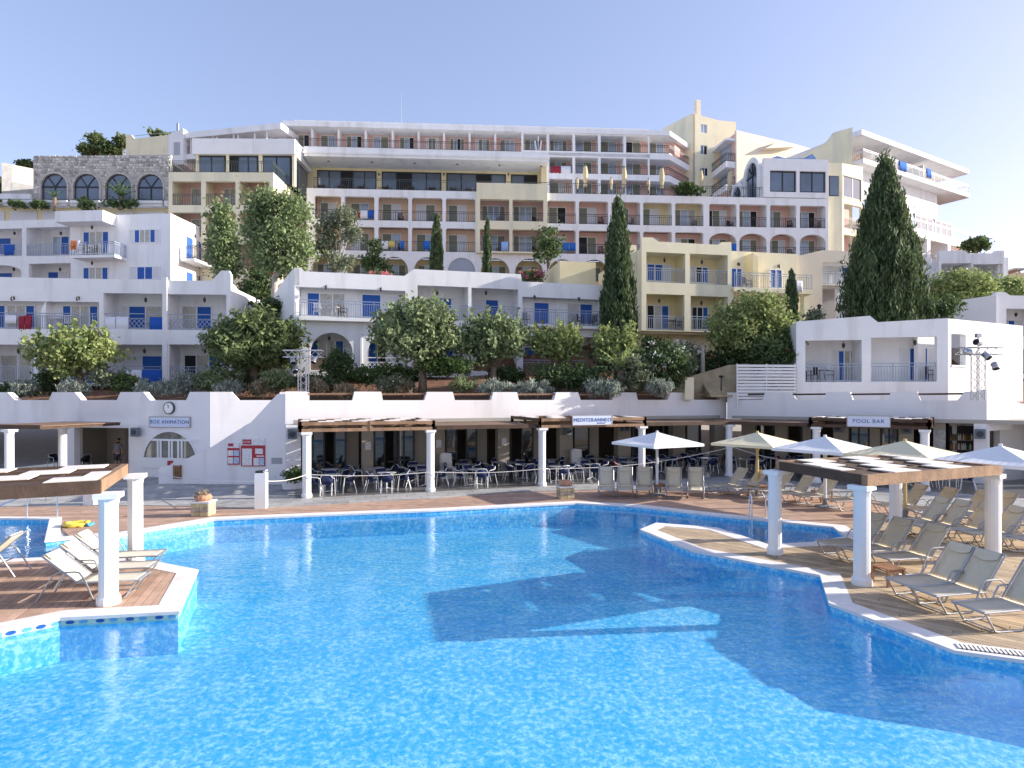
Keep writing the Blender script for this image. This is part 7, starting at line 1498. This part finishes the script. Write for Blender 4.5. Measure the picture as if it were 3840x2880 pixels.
for a in [('left white towel on the lattice railing of the lower left house', L1, 391, 433, 1190, .92, .1, TWH), ('right white towel on the lattice railing of the lower left house', L1, 435, 482, 1190, .92, .1, TWH), ('dark blue towel on the lattice railing of the lower left house', L1, 562, 612, 1191, .92, .1, TBL), ('white towel on the left balcony railing of the lower left house', L1, 20, 62, 1183, .5, .04, TWH), ('red striped towel hanging left on the lower left house balcony', L1, 72, 92, 1188, .8, .04, TRD), ('red towel hanging right on the lower left house balcony', L1, 94, 118, 1184, .85, .04, TRD),
          ('white towel on the ground floor railing of the left house', L1, 467, 532, 1389, .75, .1, TWH), ('large blue towel on the ground floor railing of the left house', L1, 533, 612, 1389, 1.1, .1, TBL), ('blue towel over the railing of the upper left house', L2, 18, 54, 919, .85, .06, TBL), ('orange and red patterned towel on the square balcony', L2, 266, 288, 904, .7, -1.4, TOR), ('pale cloth on the square balcony railing right of the orange towel', L2, 289, 298, 904, .8, -1.4, TWH),
          ('white towel in the hotel lower balcony row', HT, 1431, 1455, 905, .75, .06, TWH), ('yellow printed towel in the hotel lower balcony row', HT, 1457, 1480, 905, .55, .06, TYE), ('blue towel beside the yellow one on the hotel balcony', HT, 1502, 1516, 905, .75, .06, TBR), ('blue towel left of the slim short cypress', HT, 1588, 1612, 905, .8, .06, TBR), ('light blue towel right of the thinnest cypress', HT, 1880, 1905, 908, .85, -.55, TLB), ('left bright blue towel beside the bougainvillea', HT, 2106, 2134, 912, .75, .06, TBR), ('right bright blue towel beside the bougainvillea', HT, 2136, 2160, 912, .75, .06, TBR),
          ('pink and red towel in the upper hotel balcony row', HT, 1338, 1350, 790, .7, .06, TRD), ('lilac towel in the upper hotel balcony row', HT, 1352, 1378, 790, .75, .06, TWH), ('navy patterned towel in the upper hotel balcony row', HT, 1381, 1402, 790, .75, .06, TBL), ('dark red towel on the upper floor balcony left of the terrace parasols', HU, 2066, 2102, 624, .85, .05, TRD), ('white towel on the upper floor balcony left of the terrace parasols', HU, 2104, 2140, 624, .85, .05, TWH), ('deep blue towel above the yellow house parapet', HT, 2744, 2764, 915, .75, .06, TBR), ('striped white towel on the yellow house balcony', Y1, 2985, 3008, 1055, .8, -.3, TWH), ('blue towel on the right wing top balcony, left', RW, 3372, 3400, 608, 1.0, -1.15, TBR), ('blue towel on the right wing top balcony, right', RW, 3475, 3492, 635, 1.0, -1.15, TBR)]: towel(*a)
# simple garden chairs and tables on the balconies
def bchair(label, B, x, d, z, rot, m):
    p = B.world(B.u(x, d), d, z); t = thing('balcony_chair', label, 'chair', p, B.a + rot, 'chairs on the balconies')
    MB().box(-.24, .24, -.22, .22, .40, .44).build('seat', m, t)
    for i in range(4): MB().box(-.22 + .12 * i, -.15 + .12 * i, .19, .23, .44, .86).build('back_slat', m, t)
    MB().box(-.25, .25, .185, .235, .86, .91).build('back_rail', m, t)
    for a, b in ((-1, -1), (1, -1), (1, 1), (-1, 1)): MB().box(a * .22 - .02, a * .22 + .02, b * .2 - .02, b * .2 + .02, 0, .64 if b < 0 else .44).build('leg', m, t)
    for a in (-1, 1): MB().box(a * .22 - .03, a * .22 + .03, -.24, .2, .64, .67).build('armrest', m, t)
def btable(label, B, x, d, z, m):
    p = B.world(B.u(x, d), d, z); t = thing('balcony_table', label, 'table', p, B.a, 'tables on the balconies'); MB().lathe([(.38, .68), (.38, .71)], 14).build('table_top', m, t)
    for i in range(3): a = i * 2.1; MB().tube([(.26 * math.cos(a), .26 * math.sin(a), 0), (.1 * math.cos(a), .1 * math.sin(a), .68)], .02, 5).build('leg', m, t)
PLW = mat('white_plastic', (.75, .75, .76), .4); PLD = mat('dark_brown_chair', (.06, .04, .03), .6); PLG = mat('grey_chair', (.2, .2, .21), .6)
zc = rec_z = None
zC = C1.z(1300, 1195); bchair('white plastic chair at the left end of the centre house balcony', C1, 1190, -.05, zC, math.pi, PLW); btable('white plastic table on the centre house balcony', C1, 1250, 0, zC, PLW); bchair('dark chair beside the white table on the centre house balcony', C1, 1285, 0, zC, 1.2, PLD)
zW = W1.z(3300, 1431); bchair('dark wooden chair at the left of the left bungalow loggia', W1, 3045, .9, zW, -1.3, PLD); btable('dark table in the left bungalow loggia', W1, 3080, .9, zW, PLD); bchair('dark wooden chair at the right of the left bungalow loggia', W1, 3112, .9, zW, 1.3, PLD); bchair('dark chair by the blue door of the right bungalow loggia', W1, 3490, 1.0, zW, .8, PLD)
zL = L1.z(150, 1234); bchair('white chair behind the railing of the left house upper balcony', L1, 262, .4, zL, math.pi, PLW); btable('pale table on the left house upper balcony', L1, 215, .4, zL, PLW)
zS = L2.z(350, 956, -1.4); bchair('left chair on the square balcony of the upper left house', L2, 328, -.7, zS, math.pi, PLD); bchair('right chair on the square balcony of the upper left house', L2, 368, -.7, zS, math.pi, PLD); btable('table between the two chairs on the square balcony', L2, 348, -.9, zS, PLD)
zY = Y1.z(2550, 1239); btable('brown table in the lower left loggia of the yellow house', Y1, 2520, .8, zY + .05, PLD); bchair('brown chair in the lower left loggia of the yellow house', Y1, 2545, .8, zY + .05, 1.2, PLD); bchair('striped chair on the open balcony of the yellow house', Y1, 2800, .4, Y1.z(2880, 1084), .4, PLG)
zC4 = C1.z(2100, 1222); bchair('dark chair at the right end of the centre house balcony', C1, 2175, .2, zC4, 1.0, PLD); bchair('dark chair next to the tall cypress on the centre house balcony', C1, 2225, .2, zC4, -1.0, PLD); bchair('grey chair at the left of the right balcony of the centre house', C1, 1972, .2, zC4, .3, PLG)
zT = lev['top']
for i, x in enumerate((1205, 1280, 1355, 1445, 1540, 1620, 1700, 1760)):
    lbx = ['leftmost', 'second', 'third', 'fourth', 'fifth', 'sixth', 'seventh', 'eighth'][i]; btable('%s table from the left on the hotel restaurant terrace' % lbx, HT, x, 1.4, zT - .05, PLD)
    bchair('chair left of the %s table on the hotel restaurant terrace' % lbx, HT, x - 18, 1.4, zT - .05, -1.4, PLD); bchair('chair right of the %s table on the hotel restaurant terrace' % lbx, HT, x + 18, 1.4, zT - .05, 1.4, PLD)
for i, x in enumerate((2100, 2240, 2380, 2450, 2540, 2680, 2800)):
    lbx = ['leftmost', 'second', 'third', 'fourth', 'fifth', 'sixth', 'rightmost'][i]; btable('%s table among the closed parasols' % lbx, HT, x, 2.2, zT - .05, PLD); bchair('chair left of the %s table among the closed parasols' % lbx, HT, x - 20, 2.2, zT - .05, -1.4, PLD); bchair('chair right of the %s table among the closed parasols' % lbx, HT, x + 20, 2.2, zT - .05, 1.4, PLD)
for i, (a, b) in enumerate(bx):
    for r, nm in (('r1', 'upper'), ('r2', 'lower')):
        if (i * 7 + len(nm)) % 3 == 0: continue
        if r == 'r2' and 9 < i < 12: continue
        bchair('chair on the %s balcony row of the hotel, bay %s from the left' % (nm, ['one', 'two', 'three', 'four', 'five', 'six', 'seven', 'eight', 'nine', 'ten', 'eleven', 'twelve', 'thirteen', 'fourteen', 'fifteen', 'sixteen'][i]), HT, a + (b - a) * (.68 if i % 2 else .75), .9, lev[r + 'b'], 1.0 + i, PLG if i % 2 else PLD)
# ------------------------------------------------------------------ the man in the shaded room
def man(label, p, rz):
    m = thing('person', label, 'person', p, rz)      # faces -y
    V = [(0, 0, .95), (0, 0, 1.15), (0, .01, 1.35), (0, .01, 1.46), (0, 0, 1.54), (.17, .01, 1.42), (.25, .02, 1.18), (.27, -.03, .93), (.27, -.05, .84), (-.17, .01, 1.42), (-.25, .02, 1.18), (-.27, -.03, .93), (-.27, -.05, .84), (.1, 0, .88), (.11, -.01, .5), (.11, .02, .09), (.12, -.14, .04), (-.1, 0, .88), (-.11, -.01, .5), (-.11, .02, .09), (-.12, -.14, .04)]
    E = [(0, 1), (1, 2), (2, 3), (3, 4), (3, 5), (5, 6), (6, 7), (7, 8), (3, 9), (9, 10), (10, 11), (11, 12), (0, 13), (13, 14), (14, 15), (15, 16), (0, 17), (17, 18), (18, 19), (19, 20)]
    rad = [.15, .145, .165, .10, .06, .075, .05, .036, .03, .075, .05, .036, .03, .095, .065, .045, .04, .095, .065, .045, .04]
    SKIN = mat('skin', (.42, .25, .17), .6); SHIRT = mat('grey_t_shirt', (.20, .22, .25), .9); SHORT = mat('dark_shorts', (.06, .06, .07), .9); HAIR = mat('black_hair', (.015, .012, .01), .7)
    def skin(name, idx, mt, scale=1.0):
        mp = {k: i for i, k in enumerate(idx)}; me = bpy.data.meshes.new(name); me.from_pydata([V[k] for k in idx], [(mp[a], mp[b]) for a, b in E if a in mp and b in mp], []); o = obj(name, me, m); me.materials.append(mt)
        md = o.modifiers.new('skin', 'SKIN'); md.use_smooth_shade = True
        for i, k in enumerate(idx): me.skin_vertices[0].data[i].radius = (rad[k] * scale, rad[k] * scale * (.72 if k < 4 else 1)); me.skin_vertices[0].data[i].use_root = i == 0
        o.modifiers.new('sub', 'SUBSURF').levels = 2; o.modifiers['sub'].render_levels = 2; return o
    skin('body', list(range(21)), SKIN)
    V2 = V[6]; sleeve = len(V)
    V.extend([(.215, .015, 1.29), (-.215, .015, 1.29), (.11, -.01, .58), (-.11, -.01, .58)]); rad.extend([.075, .075, .085, .085]); E.extend([(5, sleeve), (9, sleeve + 1), (13, sleeve + 2), (17, sleeve + 3)])
    skin('shirt', [0, 1, 2, 3, 5, 9, sleeve, sleeve + 1], SHIRT, 1.12); skin('shorts', [0, 13, 17, sleeve + 2, sleeve + 3], SHORT, 1.16)
    h = MB().lathe([(.03, -.13), (.062, -.10), (.082, -.04), (.092, .03), (.088, .08), (.06, .12), (.015, .135)], 14); o = h.build('head', SKIN, m, (0, -.01, 1.66), smooth=True); o.scale = (.92, 1.1, 1)
    MB().lathe([(.097, .03), (.10, .07), (.075, .125), (.02, .145)], 14).build('hair', HAIR, m, (0, .012, 1.665), smooth=True).scale = (.95, 1.12, 1)
    MB().add([(-.014, -.1, -.03), (.014, -.1, -.03), (0, -.105, .02), (0, -.125, -.025)], [(0, 1, 3), (0, 3, 2), (1, 2, 3)]).build('nose', SKIN, o)
    for s in (-1, 1): MB().lathe([(.011, -.006), (.013, 0), (.011, .006)], 8, (s * .034, -.088), .02).build('eye', HAIR, o); MB().box(s * .095 - .008, s * .095 + .008, -.01, .025, -.02, .03).build('ear', SKIN, o)
    MB().box(-.025, .025, -.093, -.083, -.068, -.06).build('mouth', mat('lips', (.28, .12, .1), .6), o); MB().lathe([(.05, -.128), (.075, -.1), (.083, -.06)], 14, (0, -.006)).build('beard', HAIR, o)
    for s in (-1, 1):
        q = MB().tube([(s * .27, -.05, .86), (s * .272, -.06, .78), (s * .272, -.065, .76)], [.028, .036, .03], 8)
        q.build('hand', SKIN, m, smooth=True)
        for k in range(4): MB().tube([(s * .272, -.095 + .02 * k, .775), (s * .268, -.10 + .02 * k, .72), (s * .258, -.10 + .02 * k, .685 + (.01 if k in (0, 3) else 0))], .009, 6).build('finger', SKIN, m)
        MB().tube([(s * .262, -.09, .81), (s * .25, -.115, .77), (s * .248, -.118, .74)], .010, 6).build('finger', SKIN, m)
u, Y = LW.hit(443, 1.2); man('man in grey t-shirt and dark shorts standing in the shaded doorway', LW.world(u, 1.2, .032), LW.a)
